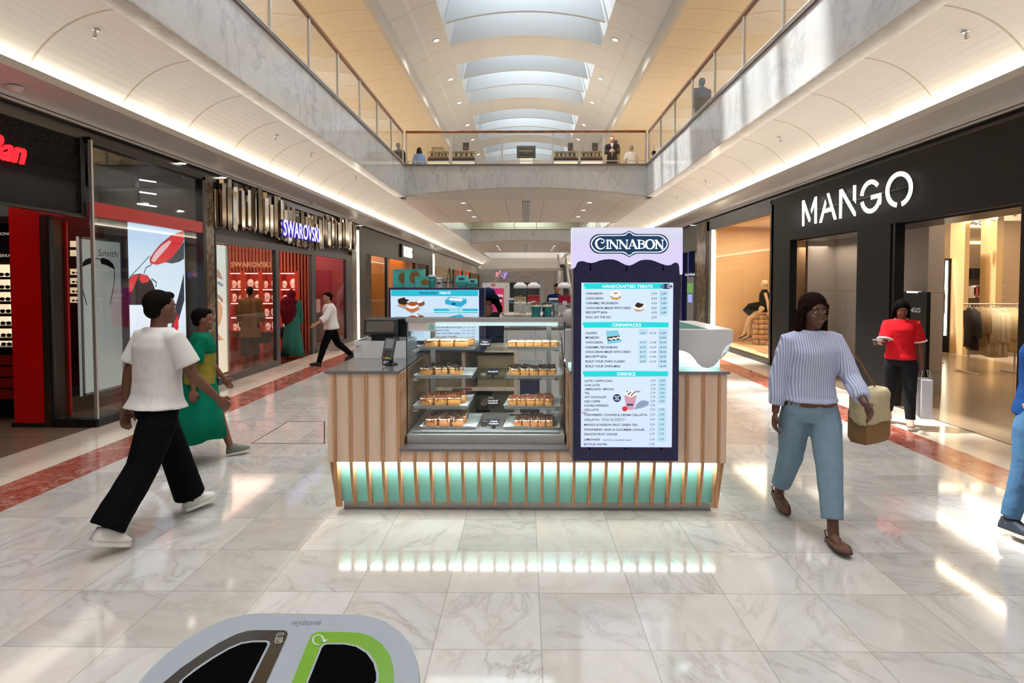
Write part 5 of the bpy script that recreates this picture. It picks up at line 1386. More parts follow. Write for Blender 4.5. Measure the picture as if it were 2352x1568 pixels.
# ---- eyewear shop
rb = E('eyewear_shopfront', (-5.3, Ya+1.5, 0), 'dark eyewear shopfront with red header band on the far left', 'shopfront')
m_mesh, nt, b = new_mat('expanded_mesh')
tc = nt.nodes.new('ShaderNodeTexCoord'); sx = nt.nodes.new('ShaderNodeSeparateXYZ'); nt.links.new(tc.outputs['Object'], sx.inputs[0])
u_ = math_n(nt, 'DIVIDE', sx.outputs[1], .034); v_ = math_n(nt, 'DIVIDE', sx.outputs[2], .062)
d1 = math_n(nt, 'ABSOLUTE', math_n(nt, 'SUBTRACT', math_n(nt, 'FRACT', math_n(nt, 'ADD', u_, v_)), .5)); d2 = math_n(nt, 'ABSOLUTE', math_n(nt, 'SUBTRACT', math_n(nt, 'FRACT', math_n(nt, 'SUBTRACT', u_, v_)), .5))
hole = math_n(nt, 'LESS_THAN', math_n(nt, 'MAXIMUM', d1, d2), .36)
b.inputs['Base Color'].default_value = (.008, .008, .009, 1); b.inputs['Roughness'].default_value = .6; b.inputs['Specular IOR Level'].default_value = .2
nt.links.new(math_n(nt, 'SUBTRACT', 1.0, hole), b.inputs['Alpha'])
zm0 = atX(205, 495, -5.28).z
MB().box(-5.30, -5.285, 1.0, Ya-.05, zm0, 3.46).build('mesh_panel', m_mesh, rb)
MB().box(-5.33, -5.26, 1.0, Ya-.02, zm0-.03, zm0).build('header_frame', m_black, rb)
MB().box(-5.33, -5.26, Ya-.09, Ya-.02, zm0, 3.46).build('header_frame', m_black, rb)
MB().box(-7.4, -7.35, 1.0, Ya+3, 2.7, 3.5).build('rear_fascia', m_dark, rb)
MB().box(-6.9, -6.5, 4.5, 5.6, 2.3, 3.3).build('red_duct', m_redp, rb)
rp = (atY(34, 980, Ya).x, atY(103, 980, Ya).x)
MB().box(rp[0], rp[1], Ya, Ya+.35, .05, 2.66).build('red_pillar', m_redp, rb)
MB().box(rp[0]-.03, rp[1]+.01, Ya-.01, Ya+.36, 0, .05).build('pillar_base', m_black, rb)
bz_ = (atY(106, 980, Ya).x, atY(121, 980, Ya).x)
MB().box(bz_[0], bz_[1], Ya-.01, Ya+.30, 0, zm0).build('bronze_post', m_bronze, rb)
gx = (atY(124, 980, Ya).x, -5.2)
MB().box(gx[0], gx[1], Ya-.02, Ya+.10, 0, .10).build('plinth', m_black, rb)
MB().box(gx[0]+.02, gx[1]-.03, Ya+.02, Ya+.028, .10, zm0).build('window_glass', m_shopg, rb)
MB().box(gx[0]-.012, gx[0]+.012, Ya-.01, Ya+.06, .1, zm0).build('window_frame', m_black, rb)
MB().box(-5.225, -5.19, Ya-.01, Ya+.02, .1, 3.46).build('mullion', m_alu, rb)
MB().box(-5.30, -5.19, Ya+.0, YA1, 0, .10).build('plinth', m_black, rb)
MB().box(-5.26, -5.252, Ya+.03, YA1-.06, .10, 3.42).build('window_glass', m_shopg, rb)
zr0, zr1 = atX(340, 503, -5.2).z, 0
zr0 = atX(460, 535, -5.25).z; zr1 = atX(460, 513, -5.25).z
MB().box(-5.275, -5.205, Ya+.04, YA1-.02, zr0, zr1+.02).build('red_band', m_redp, rb)
MB().box(-5.32, -5.2, YA1-.09, YA1, .1, 3.46).build('window_frame', m_black, rb)
MB().box(-5.34, -5.2, Ya, YA1, 3.42, 3.5).build('window_frame', m_black, rb)
MB().box(-7.0, -6.95, Ya+.2, YA1, 0.0, 3.45).build('dark_back_wall', mat('charcoal_wall', '#2b2d2f', .5, var=.2, scale=2), rb)
MB().box(-5.25, -6.9, YA1-.02, YA1+.04, 0.0, 3.45).build('dark_side_wall', MATS['charcoal_wall'], rb)
MB().box(atY(132, 700, Ya+.25).x, atY(156, 700, Ya+.25).x, Ya+.25, Ya+.28, .1, zm0-.05).build('red_strip_panel', m_redp, rb)
# sign
sgn = E('script_sign', (-5.2, 5.6, 2.9), 'glowing red script shop sign on the mesh header, only its last letters in view', 'sign')
f = Fr((-5.23, 0, 0), (0, 1, 0), (0, 0, 1)); e_ = atX(56, 376, -5.23)
MB().text(f, 'Ray-Ban', e_.y, e_.z-.01, .235, 'R', w=1.0, bold=.012, shear=.35, c=.0, depth=-.03).build('lettering', glow('neon_red', '#ff1a22', 3), sgn)
# wall of lit niches
Yn = Ya+1.15; k_ = Yn/FPX
ns = E('niche_wall', (atY(172, 640, Yn).x, Yn+.1, 0), 'wall of small lit spectacle niches behind the corner glass', 'shelf')
a, b = atY(122, 700, Yn), atY(222, 535, Yn)
MB().box(a.x, b.x, Yn+.02, Yn+.15, .3, b.z+.3).build('back_panel', mat('maroon_panel', '#3d0d0c', .4), ns)
m_niche = mat('niche_light', '#e9d6bb', .5, emit='#e8cba4', es=.75); m_gl = mat('spectacle_black', '#1c1a19', .3)
n_ = 0
for j, y in enumerate((560, 581, 624, 645, 667, 688, 733, 748)):
    for i, (x0, x1) in enumerate(((130, 152), (160, 186), (194, 216))):
        if j > 5 and i != 2: continue
        p0, p1 = atY(x0, y+7, Yn), atY(x1, y-7, Yn)
        d = MB().box(p0.x, p1.x, Yn+.008, Yn+.02, p0.z, p1.z).build('lit_niche', m_niche, ns)
        if 2 <= j:
            mb = MB(); cx_, cz_ = (p0.x+p1.x)/2, (p0.z+p1.z)/2-.012; ff = Fr((0, Yn, 0), (1, 0, 0), (0, 0, 1))
            for s_ in (-1, 1): mb.prism(ff, [(cx_+s_*.028+.022*math.cos(t_), cz_+.014*math.sin(t_)) for t_ in [2*PI*q/10 for q in range(10)]], -.004, .0)
            mb.build('spectacles', m_gl, d)
# big white panel with wrap sunglasses
Xp = -5.85
pn = E('poster_panel', (Xp, atX(235, 650, Xp).y, .5), 'grey framed panel picturing black wraparound sunglasses behind the corner glass', 'poster')
y0, y1 = atX(184, 650, Xp).y, atX(287, 650, Xp).y; zt_ = atX(184, 543, Xp).z; zb_ = atX(230, 900, Xp).z
f = Fr((Xp, 0, 0), (0, 1, 0), (0, 0, 1))
MB().obox(f, y0, y1, zb_, zt_, -.04, 0).build('panel', mat('poster_grey_glow', '#b9bcba', .5, emit='#a9b0ae', es=.45), pn)  # panel brightness put into the material as emission
mb = MB(); t_ = .03
mb.obox(f, y0, y1, zt_-t_, zt_, 0, .015); mb.obox(f, y0, y1, zb_, zb_+t_, 0, .015); mb.obox(f, y0, y0+t_, zb_, zt_, 0, .015); mb.obox(f, y1-t_*3, y1, zb_, zt_, 0, .012)
mb.build('frame', mat('poster_frame', '#8b8f90', .4), pn)
def Z4(x, y, X): p = atX(x/3.136, 200+y/3.136, X); return (p.y, p.z)
m_bk = mat('art_black', '#141516', .4)
mb = MB()
for pts in ([(583,1305),(590,1270),(615,1240),(660,1226),(684,1240),(676,1262),(640,1275),(600,1290)], [(720,1240),(740,1228),(785,1245),(815,1275),(826,1315),(800,1300),(765,1282),(728,1272)]):
    mb.poly(f, [Z4(a, b, Xp) for a, b in reversed(pts)], .002)
mb.build('lens_picture', m_bk, pn)
mb = MB()
mb.ribbon(f, [Z4(*p, Xp) for p in ((684,1240),(703,1232),(722,1242))], .012, .001, .003)
mb.ribbon(f, [Z4(*p, Xp) for p in ((585,1295),(584,1400),(600,1480),(625,1568))], .012, .001, .003); mb.ribbon(f, [Z4(*p, Xp) for p in ((824,1300),(822,1400),(810,1480),(790,1568))], .012, .001, .003)
mb.build('temple_picture', m_bk, pn)
f5 = Z4(705, 1215, Xp); MB().text(f, 'Smith', f5[0], f5[1], .09, 'L', w=.40, c=.002).build('lettering', mat('faint_letters', '#a7abab', .5), pn)
# LED screen with red lens artwork
Xs = -5.5
sc_ = E('advert_screen', (Xs, atX(360, 650, Xs).y, .8), 'bright advert screen with giant red sunglasses in the eyewear window', 'screen')
def A4(x, y): p = atX(x/3.136, 200+y/3.136, Xs); return (p.y, p.z)
f = Fr((Xs, 0, 0), (0, 1, 0), (0, 0, 1)); y0, y1 = A4(920, 1000)[0], A4(1326, 1000)[0]; zt_ = A4(920, 972)[1]; zb_ = atX(424, 772, Xs).z
MB().obox(f, y0-.02, y1+.02, zb_-.02, zt_+.02, -.08, -.002).build('housing', m_black, sc_)
MB().obox(f, y0, y1, zb_, zt_, -.002, 0).build('display', zgrad('advert_glow', [(0, '#dfe6fb'), (.3, '#eef3ff'), (.6, '#dceafc'), (1, '#b7d3f0')], 2, 0, zt_-.8, 1.15), sc_)
def ap(nm, m_, pts, lift, fn=A4): MB().add([f.p(*fn(a, b), lift) for a, b in pts], [tuple(range(len(pts)))]).build(nm, m_, sc_)
ap('red_lens_picture', screenmat('lens_red', '#e8303c', 1), [(1080,1270),(1076,1235),(1105,1190),(1150,1135),(1210,1085),(1270,1050),(1325,1038),(1325,1100),(1290,1160),(1240,1225),(1190,1262),(1130,1280)], .002)
ap('lens_shine_picture', screenmat('lens_pink', '#f7c6cc', 1), [(1090,1250),(1105,1205),(1160,1145),(1215,1105),(1235,1110),(1200,1160),(1150,1215),(1110,1262)], .003)
ap('lens_tint_picture', screenmat('lens_grey', '#55626c', .6), [(1190,1262),(1240,1225),(1290,1160),(1325,1105),(1325,1235),(1290,1258),(1240,1270)], .003)
ap('dark_lens_picture', screenmat('lens_dark', '#2a1418', .7), [(926,1568),(926,1380),(960,1350),(1010,1342),(1060,1355),(1095,1400),(1118,1460),(1110,1520),(1085,1568)], .002)
ap('red_glint_picture', MATS['lens_red'], [(928,1480),(928,1385),(960,1355),(1000,1350),(975,1410),(950,1470)], .003)
ap('red_glint_picture', MATS['lens_red'], [(1010,1345),(1050,1352),(1080,1385),(1060,1405),(1020,1412),(1000,1380)], .003)
mb = MB()
mb.ribbon(f, [A4(*p) for p in ((930,1370),(1000,1300),(1075,1215))], .012, .002, .004); mb.ribbon(f, [A4(*p) for p in ((1036,1342),(1050,1300),(1092,1278))], .014, .002, .004)
mb.ribbon(f, [A4(*p) for p in ((1085,1235),(1150,1140),(1230,1070),(1325,1036))], .010, .002, .004); mb.ribbon(f, [A4(*p) for p in ((1090,1380),(1125,1405),(1122,1440))], .018, .002, .004)
mb.build('frame_picture', screenmat('art_frame', '#3a3f52', .8), sc_)
def B4(x, y): p = atX(x/2.24, 600+y/2.24, Xs); return (p.y, p.z)
ap('temple_picture', screenmat('art_frame', '#3a3f52', .8), [(945,60),(948,200),(920,300),(885,385),(872,385),(895,260),(925,150)], .002, B4)
ap('temple_tip_picture', MATS['lens_red'], [(915,270),(918,340),(905,385),(878,385),(892,320)], .003, B4)
# hanging light rack and ceiling spots in the eyewear window
hr = E('hanging_light_rack', (-6.0, atX(345, 430, -6.0).y, 2.8), 'hanging black rack with thin light bars above the eyewear window', 'light rack')
for i, y in enumerate((412, 440, 468)):
    p, q = atX(316, y, -6.0), atX(378, y+9, -6.0); MB().cyl(p, q, .012).build('light_bar', glow('rack_bar', '#e9e2f0', 1.6), hr)
p, q = atX(314, 395, -6.0), atX(314, 462, -6.0); MB().box(-6.02, -5.98, p.y-.02, p.y+.02, q.z, 3.5).build('upright', m_black, hr)
p = atX(380, 395, -6.0); MB().box(-6.02, -5.98, p.y-.02, p.y+.02, q.z, 3.5).build('upright', m_black, hr)
area('eyewear_lights', (-6.2, Ya+1.3, 3.3), 1.2, 2.4, 26, (1, .9, .8)); area('eyewear_lights', (-7.2, 5.5, 3.3), 1.5, 2.4, 40, (1, .55, .5))
# spectacle shelves at the far left, facing the camera
Yq = Ya+.25; q0, q1 = atY(-120, 800, Yq), atY(31, 600, Yq)
cb = E('spectacle_cabinet', ((q0.x+q1.x)/2, Yq+.15, 0), 'black cabinet of lit sunglasses shelves at the left edge, red drawers below', 'cabinet')
MB().box(q0.x, q1.x, Yq+.28, Yq+.30, 0, 2.6).build('back', m_black, cb); MB().box(q1.x-.02, q1.x, Yq, Yq+.28, 0, 2.6).build('side', m_black, cb)
MB().box(q0.x, q1.x-.02, Yq-.0, Yq+.28, atY(10, 512, Yq).z, 2.58).build('header', mat('header_black', '#15120f', .4), cb)
rows_y = [604, 640, 668, 696, 724, 752, 780, 800]
m_sglass = mat('sunglasses', '#1b120c', .15, var=.3)
sgp = None
for j, (ya_, yb_) in enumerate(((606, 635), (641, 664), (669, 692), (698, 720), (726, 748), (754, 776), (782, 797))):
    z0, z1 = atY(10, yb_, Yq).z, atY(10, ya_, Yq).z
    for i, (x0, x1) in enumerate(((-48, -18), (-10, 27))):
        a_, b_ = atY(x0, 700, Yq).x, atY(x1, 700, Yq).x
        MB().box(a_, b_, Yq+.24, Yq+.27, z0, z1).build('lit_back', mat('shelf_lit', '#f1e2c8', .5, emit='#f6dfb8', es=1.0), cb)
    MB().box(q0.x, q1.x-.02, Yq, Yq+.28, z0-.035, z0-.003).build('shelf', m_black, cb)
    for i, px in enumerate((-33, 12)):
        x = atY(px, 700, Yq+.1).x
        if sgp is None:
            sgp = E('sunglasses', (0, 0, 0), 'x', 'sunglasses')
            mb = MB(); ff = Fr((0, 0, 0), (1, 0, 0), (0, 0, 1))
            for s_ in (-1, 1): mb.prism(ff, [(s_*.034+.028*math.cos(t_), .026+.021*math.sin(t_)) for t_ in [2*PI*q/12 for q in range(12)]], -.004, .002)
            mb.build('lenses', m_sglass, sgp)
            mb = MB().pipe([(-.012, 0, .034), (0, -.002, .037), (.012, 0, .034)], .003, 6)
            for s_ in (-1, 1): mb.pipe([(s_*.06, 0, .036), (s_*.062, .06, .034), (s_*.06, .11, .012)], .0026, 6)
            mb.build('frame', m_gl, sgp); o = sgp
        else: o = dup(sgp)
        o.location = (x, Yq+.10, z0-.001); o['group'] = 'sunglasses on the lit shelves'
        o['label'] = 'dark sunglasses on the %s lit shelf from the top, %s pair' % (('first', 'second', 'third', 'fourth', 'fifth', 'sixth', 'lowest')[j], ('left', 'right')[i])
        o.scale = (1.1, 1, 1.1)
for j, y in enumerate((816, 842, 868, 894)):
    z1, z0 = atY(10, y, Yq).z, atY(10, y+22, Yq).z
    MB().box(q0.x+.05, q1.x-.03, Yq-.01, Yq+.26, z0, z1).build('drawer', mat('drawer_red', '#7a0a0a', .35), cb)
for y, s_ in ((540, 'STRONG'), (590, 'ERIKA')):
    p = atY(26, y, Yq); MB().text(Fr((p.x, Yq-.01, p.z), (1, 0, 0), (0, 0, 1)), s_, 0, 0, .035, 'R', c=.001).build('header_lettering', glow('dim_letters', '#d8d2c8', .5), cb)

# ---- crystal shop
sw = E('crystal_shopfront', (-5.3, (YA2+YS1)/2, 0), 'grey framed crystal shopfront glowing coral red inside', 'shopfront')
def fbox(px0, px1, z0, z1, nm, m_, par, X0_=-5.34, X1_=-5.26, **k): return MB().box(X0_, X1_, FL(px0).y, FL(px1).y, z0, z1).build(nm, m_, par, **k)
zw = FL(632, 575).z
fbox(491, 806, zw, zw+.14, 'header_frame', m_frame, sw); fbox(491, 806, zw+.14, 3.5, 'header_back', mat('header_grey', '#3c3e40', .4), sw, -5.40, -5.36)
for a, b in ((491, 493.5), (630, 638), (713, 722), (792, 806)): fbox(a, b, 0, zw, 'mullion', m_frame, sw)
fbox(491, 636, 0, .12, 'sill', m_frame, sw, -5.36, -5.24); fbox(720, 806, 0, .12, 'sill', m_frame, sw, -5.36, -5.24)
fbox(494, 630, .12, zw, 'window_glass', thin_glass('crystal_glass', (.97, .93, .92), .06), sw, -5.304, -5.296); fbox(722, 792, .12, zw, 'window_glass', thin_glass('crystal_glass2', (.97, .88, .88), .14), sw, -5.304, -5.296)
# lit portrait banner inside the window
Xb_ = -5.42; y0, y1 = atX(492, 650, Xb_).y, atX(519, 650, Xb_).y
bn = E('portrait_banner', (Xb_, (y0+y1)/2, .2), 'tall backlit banner showing part of a jewelled face, left end of the crystal window', 'banner')
f = Fr((Xb_, 0, 0), (0, 1, 0), (0, 0, 1)); zt_ = atX(492, 561, Xb_).z; zb_ = atX(492, 862, Xb_).z
MB().obox(f, y0, y1, zb_, zt_, -.04, 0).build('lightbox', zgrad('banner_glow', [(0, '#f7efcf'), (.35, '#f3f1df'), (.7, '#d8e8dc'), (1, '#d5f0e4')], 2, 0, zt_, 1.0), bn)
MB().obox(f, y1, y1+.06, zb_, zt_, -.06, .02).build('frame', m_alu, bn)
def Z6c(x, y): p = atX(440+x/3.135, 400+y/3.135, Xb_); return (p.y, p.z)
def apb(nm, m_, pts, lift): MB().add([f.p(*Z6c(a, b), lift) for a, b in pts], [tuple(range(len(pts)))]).build(nm, m_, bn)
apb('cheek_picture', screenmat('skin_warm', '#e6b48a', .9), [(163,900),(200,915),(220,950),(222,1010),(205,1080),(180,1115),(163,1120)], .002)
apb('shadow_picture', screenmat('blue_grey', '#90a6b8', .9), [(163,780),(200,770),(232,800),(215,810),(190,790)], .002)
apb('hair_jewel_picture', screenmat('jewel_art', '#b99a86', .9), [(163,860),(195,865),(225,900),(222,930),(195,895),(163,885)], .003)
apb('hair_jewel_picture', MATS['jewel_art'], [(170,690),(190,685),(205,710),(225,760),(200,750),(172,735)], .003)
apb('neck_picture', MATS['skin_warm'], [(170,1120),(205,1165),(232,1192),(175,1200)], .002)
# interior
m_coral = mat('coral_wall', '#c4402f', .45, var=.05); m_slatw = woodmat('slat_wall', '#b5664a', '#8f4733', .5, axis=2, scale=3)
Yw = 15.3
si = E('jewellery_wall', (-7, Yw+.2, 0), 'coral jewellery wall with lit niches inside the crystal shop', 'shelf')
xw0, xw1 = atY(515, 650, Yw).x, atY(712, 650, Yw).x
MB().box(-9.5, xw1, Yw+.3, Yw+.35, 0, 3.3).build('back_wall', m_coral, si)
zs1 = atY(600, 627, Yw).z; zs0 = atY(600, 775, Yw).z
mb = MB(); x = -9.5
while x < xw1: mb.box(x, x+.045, Yw+.22, Yw+.3, zs1+.02, 3.3); mb.box(x, x+.045, Yw+.22, Yw+.3, 0, zs0-.25); x += .09
mb.build('slat_cladding', m_slatw, si)
for px in (524, 557, 598, 640, 681, 712):
    x = atY(px, 650, Yw).x; MB().box(x-.05, x+.05, Yw, Yw+.3, 0, zs1+.05).build('upright', m_coral, si)
mb = MB(); x = atY(686, 650, Yw).x
while x < xw1: mb.box(x, x+.04, Yw-.04, Yw, 0, 3.3); x += .08
mb.build('slat_cladding', m_slatw, si)
zsv = [atY(600, y, Yw).z for y in (662, 694, 727, 760)]
for i, z in enumerate(zsv):
    MB().box(-9.4, atY(681, 650, Yw).x, Yw+.02, Yw+.3, z-.02, z+.01).build('shelf_board', m_coral, si)
    MB().box(-9.4, atY(681, 650, Yw).x, Yw+.03, Yw+.05, (zsv[i-1]-.045) if i else zs1-.02, (zsv[i-1]-.025) if i else zs1).build('shelf_light', glow('coral_light', '#ffd0b8', 4), si)
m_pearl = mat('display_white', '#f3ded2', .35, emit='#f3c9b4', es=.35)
rn = random.Random(4); jn = 0
bust = None
for i, z in enumerate(zsv):
    for px in (533, 547, 568, 585, 607, 624, 650, 668):
        if rn.random() < .15: continue
        x = atY(px, 650, Yw).x+rn.uniform(-.03, .03); s_ = rn.uniform(.7, 1.1)
        if bust is None:
            bust = E('jewellery_bust', (0, 0, 0), 'x', 'display bust')
            mb = MB().ell((0, 0, .12), .085, .03, .11, 14, 9); mb.box(-.05, .05, -.03, .03, 0, .02); mb.build('bust', m_pearl, bust, smooth=True)
            MB().pipe([(.05*math.cos(t_), -.031, .14+.055*math.sin(t_)) for t_ in [PI+PI*q/10 for q in range(11)]], .006, 6).build('necklace', m_chrome, bust); o = bust
        else: o = dup(bust)
        o.location = (x, Yw+.14, z+.012); o.scale = (s_,)*3
        col_ = {533: 'first', 547: 'second', 568: 'third', 585: 'fourth', 607: 'fifth', 624: 'sixth', 650: 'seventh', 668: 'eighth'}[px]
        o['label'] = 'white jewellery bust on the %s coral shelf, %s place from the left' % (('top', 'second', 'third', 'lowest')[i], col_); o['group'] = 'jewellery busts on the coral shelves'
p = atY(528, 613, Yw-.1); q = atY(619, 601, Yw-.1)
g = E('gold_wall_sign', ((p.x+q.x)/2, Yw-.1, p.z), 'gold lettered shop name inside the crystal shop above the shelves', 'sign')
MB().text(Fr((p.x, Yw-.02, p.z), (1, 0, 0), (0, 0, 1)), 'SWAROVSKI', 0, 0, q.z-p.z, 'L', w=q.x-p.x, bold=.01, c=.02, depth=.03).build('lettering', mat('gold_letters', '#e3b98c', .3, metal=.6, emit='#c9946a', es=.35), g)
ST(MB().box(-9.5, -9.45, YA2, YB0s-.25, 0, 3.3), 'wall_crystal_shop', m_coral)
ST(MB().box(-9.5, -5.5, YS1-.08, YS1-.03, 0, 3.3), 'wall_crystal_shop', mat('pink_wall', '#c25668', .4, var=.1))
ST(MB().box(-6.9, -6.86, Yw+.4, YS1, 0, 3.3), 'wall_crystal_shop', mat('pink_wall', '#c25668', .4, var=.1))
y0 = FL(768).y; dk = E('display_stand', (-5.9, y0, 0), 'dark pedestal display with a bright glass top in the right crystal window', 'display stand')
MB().box(-6.1, -5.7, y0, y0+.5, 0, .9).build('pedestal', mat('plum', '#4d1d28', .4), dk); MB().box(-6.1, -5.7, y0, y0+.5, .92, 1.45).build('glass_box', m_clear, dk); MB().box(-5.98, -5.82, y0+.15, y0+.35, .93, 1.3).build('lit_bust', m_pearl, dk)
p = atX(785, 668, -5.6); f = Fr(p, (0, 1, 0), (0, 0, 1)); tt = MB().text(f, 'T', 0, 0, .34, 'C', w=.3, bold=.01, c=0)
tt.build('lit_letter', glow('tletter', '#fff6ee', 2), label='small lit letter T in the right crystal window', cat='sign')
mb = MB().pipe([atX(776, 700, -6.5), atX(776, 604, -6.5), atX(748, 602, -6.5), atX(748, 602, -6.5)+Vector((0, 0, .9))], .012, 6); mb.build('neon_line', glow('neon_pink', '#d95bd0', 2.5), label='thin pink neon line in the right crystal window', cat='light')
area('crystal_shop_lights', (-6.4, 12.5, 3.2), 1.2, 3.6, 95, (1, .62, .48)); area('crystal_shop_lights', (-7.4, 14.4, 3.2), 2.4, .8, 45, (1, .7, .55)); area('crystal_shop_lights', (-6.1, 17.0, 3.2), .8, 2.2, 36, (1, .62, .6))
# crystal canopy: mirrored prisms
cc = E('crystal_canopy', (-5.2, (YA2+YS1)/2, 2.6), 'canopy of hanging mirrored prisms over the crystal shopfront', 'canopy')
m_mir = mat('mirror_prism', '#c9c2b8', .08, metal=1, var=.03); m_mirb = mat('bronze_mirror', '#8d8072', .1, metal=1, var=.1)
rn = random.Random(11); protos = []
for q in range(5):
    h_ = (.70, .78, .64, .74, .82)[q]; w_ = .05
    mb = MB(); mb.loft([[Vector((s_*w_, u_*w_, z_)) for s_, u_ in ((-1, 0), (0, -1), (1, 0), (0, 1))] for z_ in (0.04, h_)]); mb.add([(-w_, 0, .04), (0, -w_, .04), (w_, 0, .04), (0, w_, .04), (.02, 0, -.02)], [(1, 0, 4), (2, 1, 4), (3, 2, 4), (0, 3, 4)])
    o = bpy.data.objects.new('mirror_prism', None); 
    me = bpy.data.meshes.new('mirror_prism'); me.from_pydata([tuple(v) for v in mb.v], [], mb.f); me.materials.append(m_mir if q % 2 == 0 else m_mirb); protos.append(me)
N = 99; y0, y1 = FL(492).y, FL(805).y
for i in range(N):
    me = protos[rn.randrange(5)]; o = bpy.data.objects.new('mirror_prism', me); COL.objects.link(o); o.parent = cc
    t_ = (i+.5)/N; y = y0+(y1-y0)*t_; low = .09*math.sin(t_*9)+rn.uniform(-.04, .05)
    lay = i % 3
    o.location = Vector((-5.16-.045*lay+rn.uniform(-.02, .02), y, 2.66+low+.02*lay))-Vector(WP[cc.name]); o.rotation_euler = (0, 0, rn.uniform(-.5, .5))
mb = MB()
for i in range(150):
    y = y0+(y1-y0)*(i+rn.random())/150; t_ = (y-y0)/(y1-y0); z = 2.68+.09*math.sin(t_*9)+rn.uniform(-.02, .10); h_ = rn.uniform(.5, .72); x = -5.25+rn.uniform(-.03, .02)
    mb.loft([[Vector((x+a_*.045, y+b_*.045, z_)) for a_, b_ in ((-1, .3), (.3, -1), (1, .3), (-.3, 1))] for z_ in (z, z+h_)])
mb.build('mirror_prism_cluster', m_mirb, cc, kind='stuff')
MB().box(-5.35, -5.30, y0, y1, 3.0, 3.42).build('mounting_panel', mat('canopy_back', '#2e2c2b', .3, metal=.5), cc)
s_ = E('lit_shop_sign', (-5.08, FL(690).y, 2.9), 'violet edged white lit shop name on the crystal canopy', 'sign')
p, q = atX(651, 540, -5.06), atX(734, 553, -5.06); zt_ = atX(651, 503, -5.06).z
f = Fr((-5.06, 0, 0), (0, 1, 0), (0, 0, 1)); 
MB().text(f, 'SWAROVSKI', p.y, p.z-.0, zt_-p.z, 'L', w=q.y-p.y, bold=.010, c=0, depth=.03).build('letter_returns', glow('violet_edge', '#6a5cff', .25), s_)
MB().text(f, 'SWAROVSKI', p.y+.01, p.z+.004, (zt_-p.z)*.985, 'L', w=q.y-p.y-.02, bold=.006, c=.004).build('lettering', glow('sign_white_violet', '#f1ecff', 1.3), s_)

# ---- dark clothes shop
bs = E('dark_shopfront', (-5.3, (YB0s+YB1s)/2, 0), 'dark panelled clothes shopfront with two vertical light lines', 'shopfront')
m_panel = panelmat('black_brown_panel', '#36322f', .35, seams=((1, 1.9, .4),), seamcol='#1b1918', sw=.02)
zo = FL(886, 592).z
fbox(822, 992, zo, 3.55, 'fascia', m_panel, bs, -5.34, -5.24)
fbox(822, 836, 0, zo, 'pier', m_panel, bs, -5.34, -5.24); fbox(982, 992, 0, zo, 'pier', m_panel, bs, -5.34, -5.24)
fbox(819, 821.6, .0, 3.4, 'light_line', m_led, bs, -5.30, -5.25); fbox(993, 996, .0, 3.4, 'light_line', m_led, bs, -5.30, -5.25)
fbox(886, 889, 0, zo, 'mullion', m_black, bs); fbox(953, 957, 0, zo, 'mullion', m_black, bs); fbox(836, 886, 0, .1, 'sill', m_black, bs)
fbox(836, 886, .1, zo, 'window_glass', m_shopg, bs, -5.304, -5.296); fbox(957, 982, .1, zo, 'window_glass', m_shopg, bs, -5.304, -5.296)
YBb = FL(905).y+1.5
m_amber = mat('amber_wall', '#c97a2e', .45, var=.06)
ST(MB().box(-9, -6.3, YBb, YBb+.1, 0, 3.3), 'wall_clothes_shop', mat('tan_wall', '#b09270', .5, var=.1)); ST(MB().box(-9, -5.5, FL(990).y, FL(990).y+.1, 0, 3.3), 'wall_clothes_shop', m_amber)
ST(MB().box(-6.05, -5.95, FL(889).y+1, FL(960).y+2, 0, 3.3), 'wall_clothes_shop', m_amber)
MB().box(-5.95, -5.35, FL(889).y+.2, FL(896).y+.2, 0, 3.2).build('amber_portal', m_amber, bs)
area('clothes_shop_lights', (-6.0, FL(862).y+.5, 3.2), 1.0, 3.0, 60, (1, .8, .6)); area('clothes_shop_lights', (-5.7, FL(930).y, 3.2), .5, 6.0, 90, (1, .62, .30))
p, q = atX(926, 588, -5.2), atX(946, 593, -5.2); zt_ = atX(926, 564.5, -5.2).z
s_ = E('lit_shop_sign', (-5.2, (p.y+q.y)/2, p.z), 'white block capital shop sign on the dark clothes shopfront', 'sign')
f = Fr((-5.17, 0, 0), (0, 1, 0), (0, 0, 1)); MB().text(f, 'BOSS', p.y, p.z, zt_-p.z, 'L', w=q.y-p.y, bold=.012, c=0, depth=.06).build('lettering', glow('boss_white', '#fff8ea', 1.0), s_)
MB().obox(f, p.y-.45, p.y-.1, p.z-.06, zt_+.06, -.07, .01).build('end_plate', m_black, s_)
# hanging clothes in its window
def garment(w, h, d, m_, x, y, z, rz, lab, grp, sleeves=True, cat='garment'):
    """garment on a hanger; hangs down from z; flat direction = local x"""
    o = E('hanging_garment', (x, y, z), lab, cat, grp)
    mb = MB(); prof = [(.10, -.04), (.75, -.09), (.92, -.13), (.86, -.34), (.84, -.6), (1.0, -1.0)]
    rings = []
    for k, zz in prof:
        ring = []
        for i in range(16):
            t_ = 2*PI*i/16; wav = 1+.18*math.sin(t_*5+h*9)*max(0, -zz-.25)
            ring.append(Vector((x+w*.5*k*math.cos(t_), y+d*.5*math.sin(t_)*wav*(.5+.5*min(1, -zz*3)), z+h*zz)))
        rings.append(ring)
    mb.loft(rings)
    if sleeves:
        for s_ in (-1, 1): mb.pipe([(x+s_*w*.42, y, z-h*.13), (x+s_*w*.50, y-.01, z-h*.35), (x+s_*w*.53, y-.02, z-h*.72)], [d*.45, d*.42, d*.36], 8)
    mb.build('fabric', m_, o, smooth=True)
    MB().pipe([(x-w*.38, y, z-.075*h), (x, y, z-.02*h), (x+w*.38, y, z-.075*h)], .005, 6).pipe([(x, y, z-.02*h), (x, y, z+.03), (x+.012, y, z+.045)], .003, 6).build('hanger', m_alu, o)
    o.rotation_euler = (0, 0, rz); return o
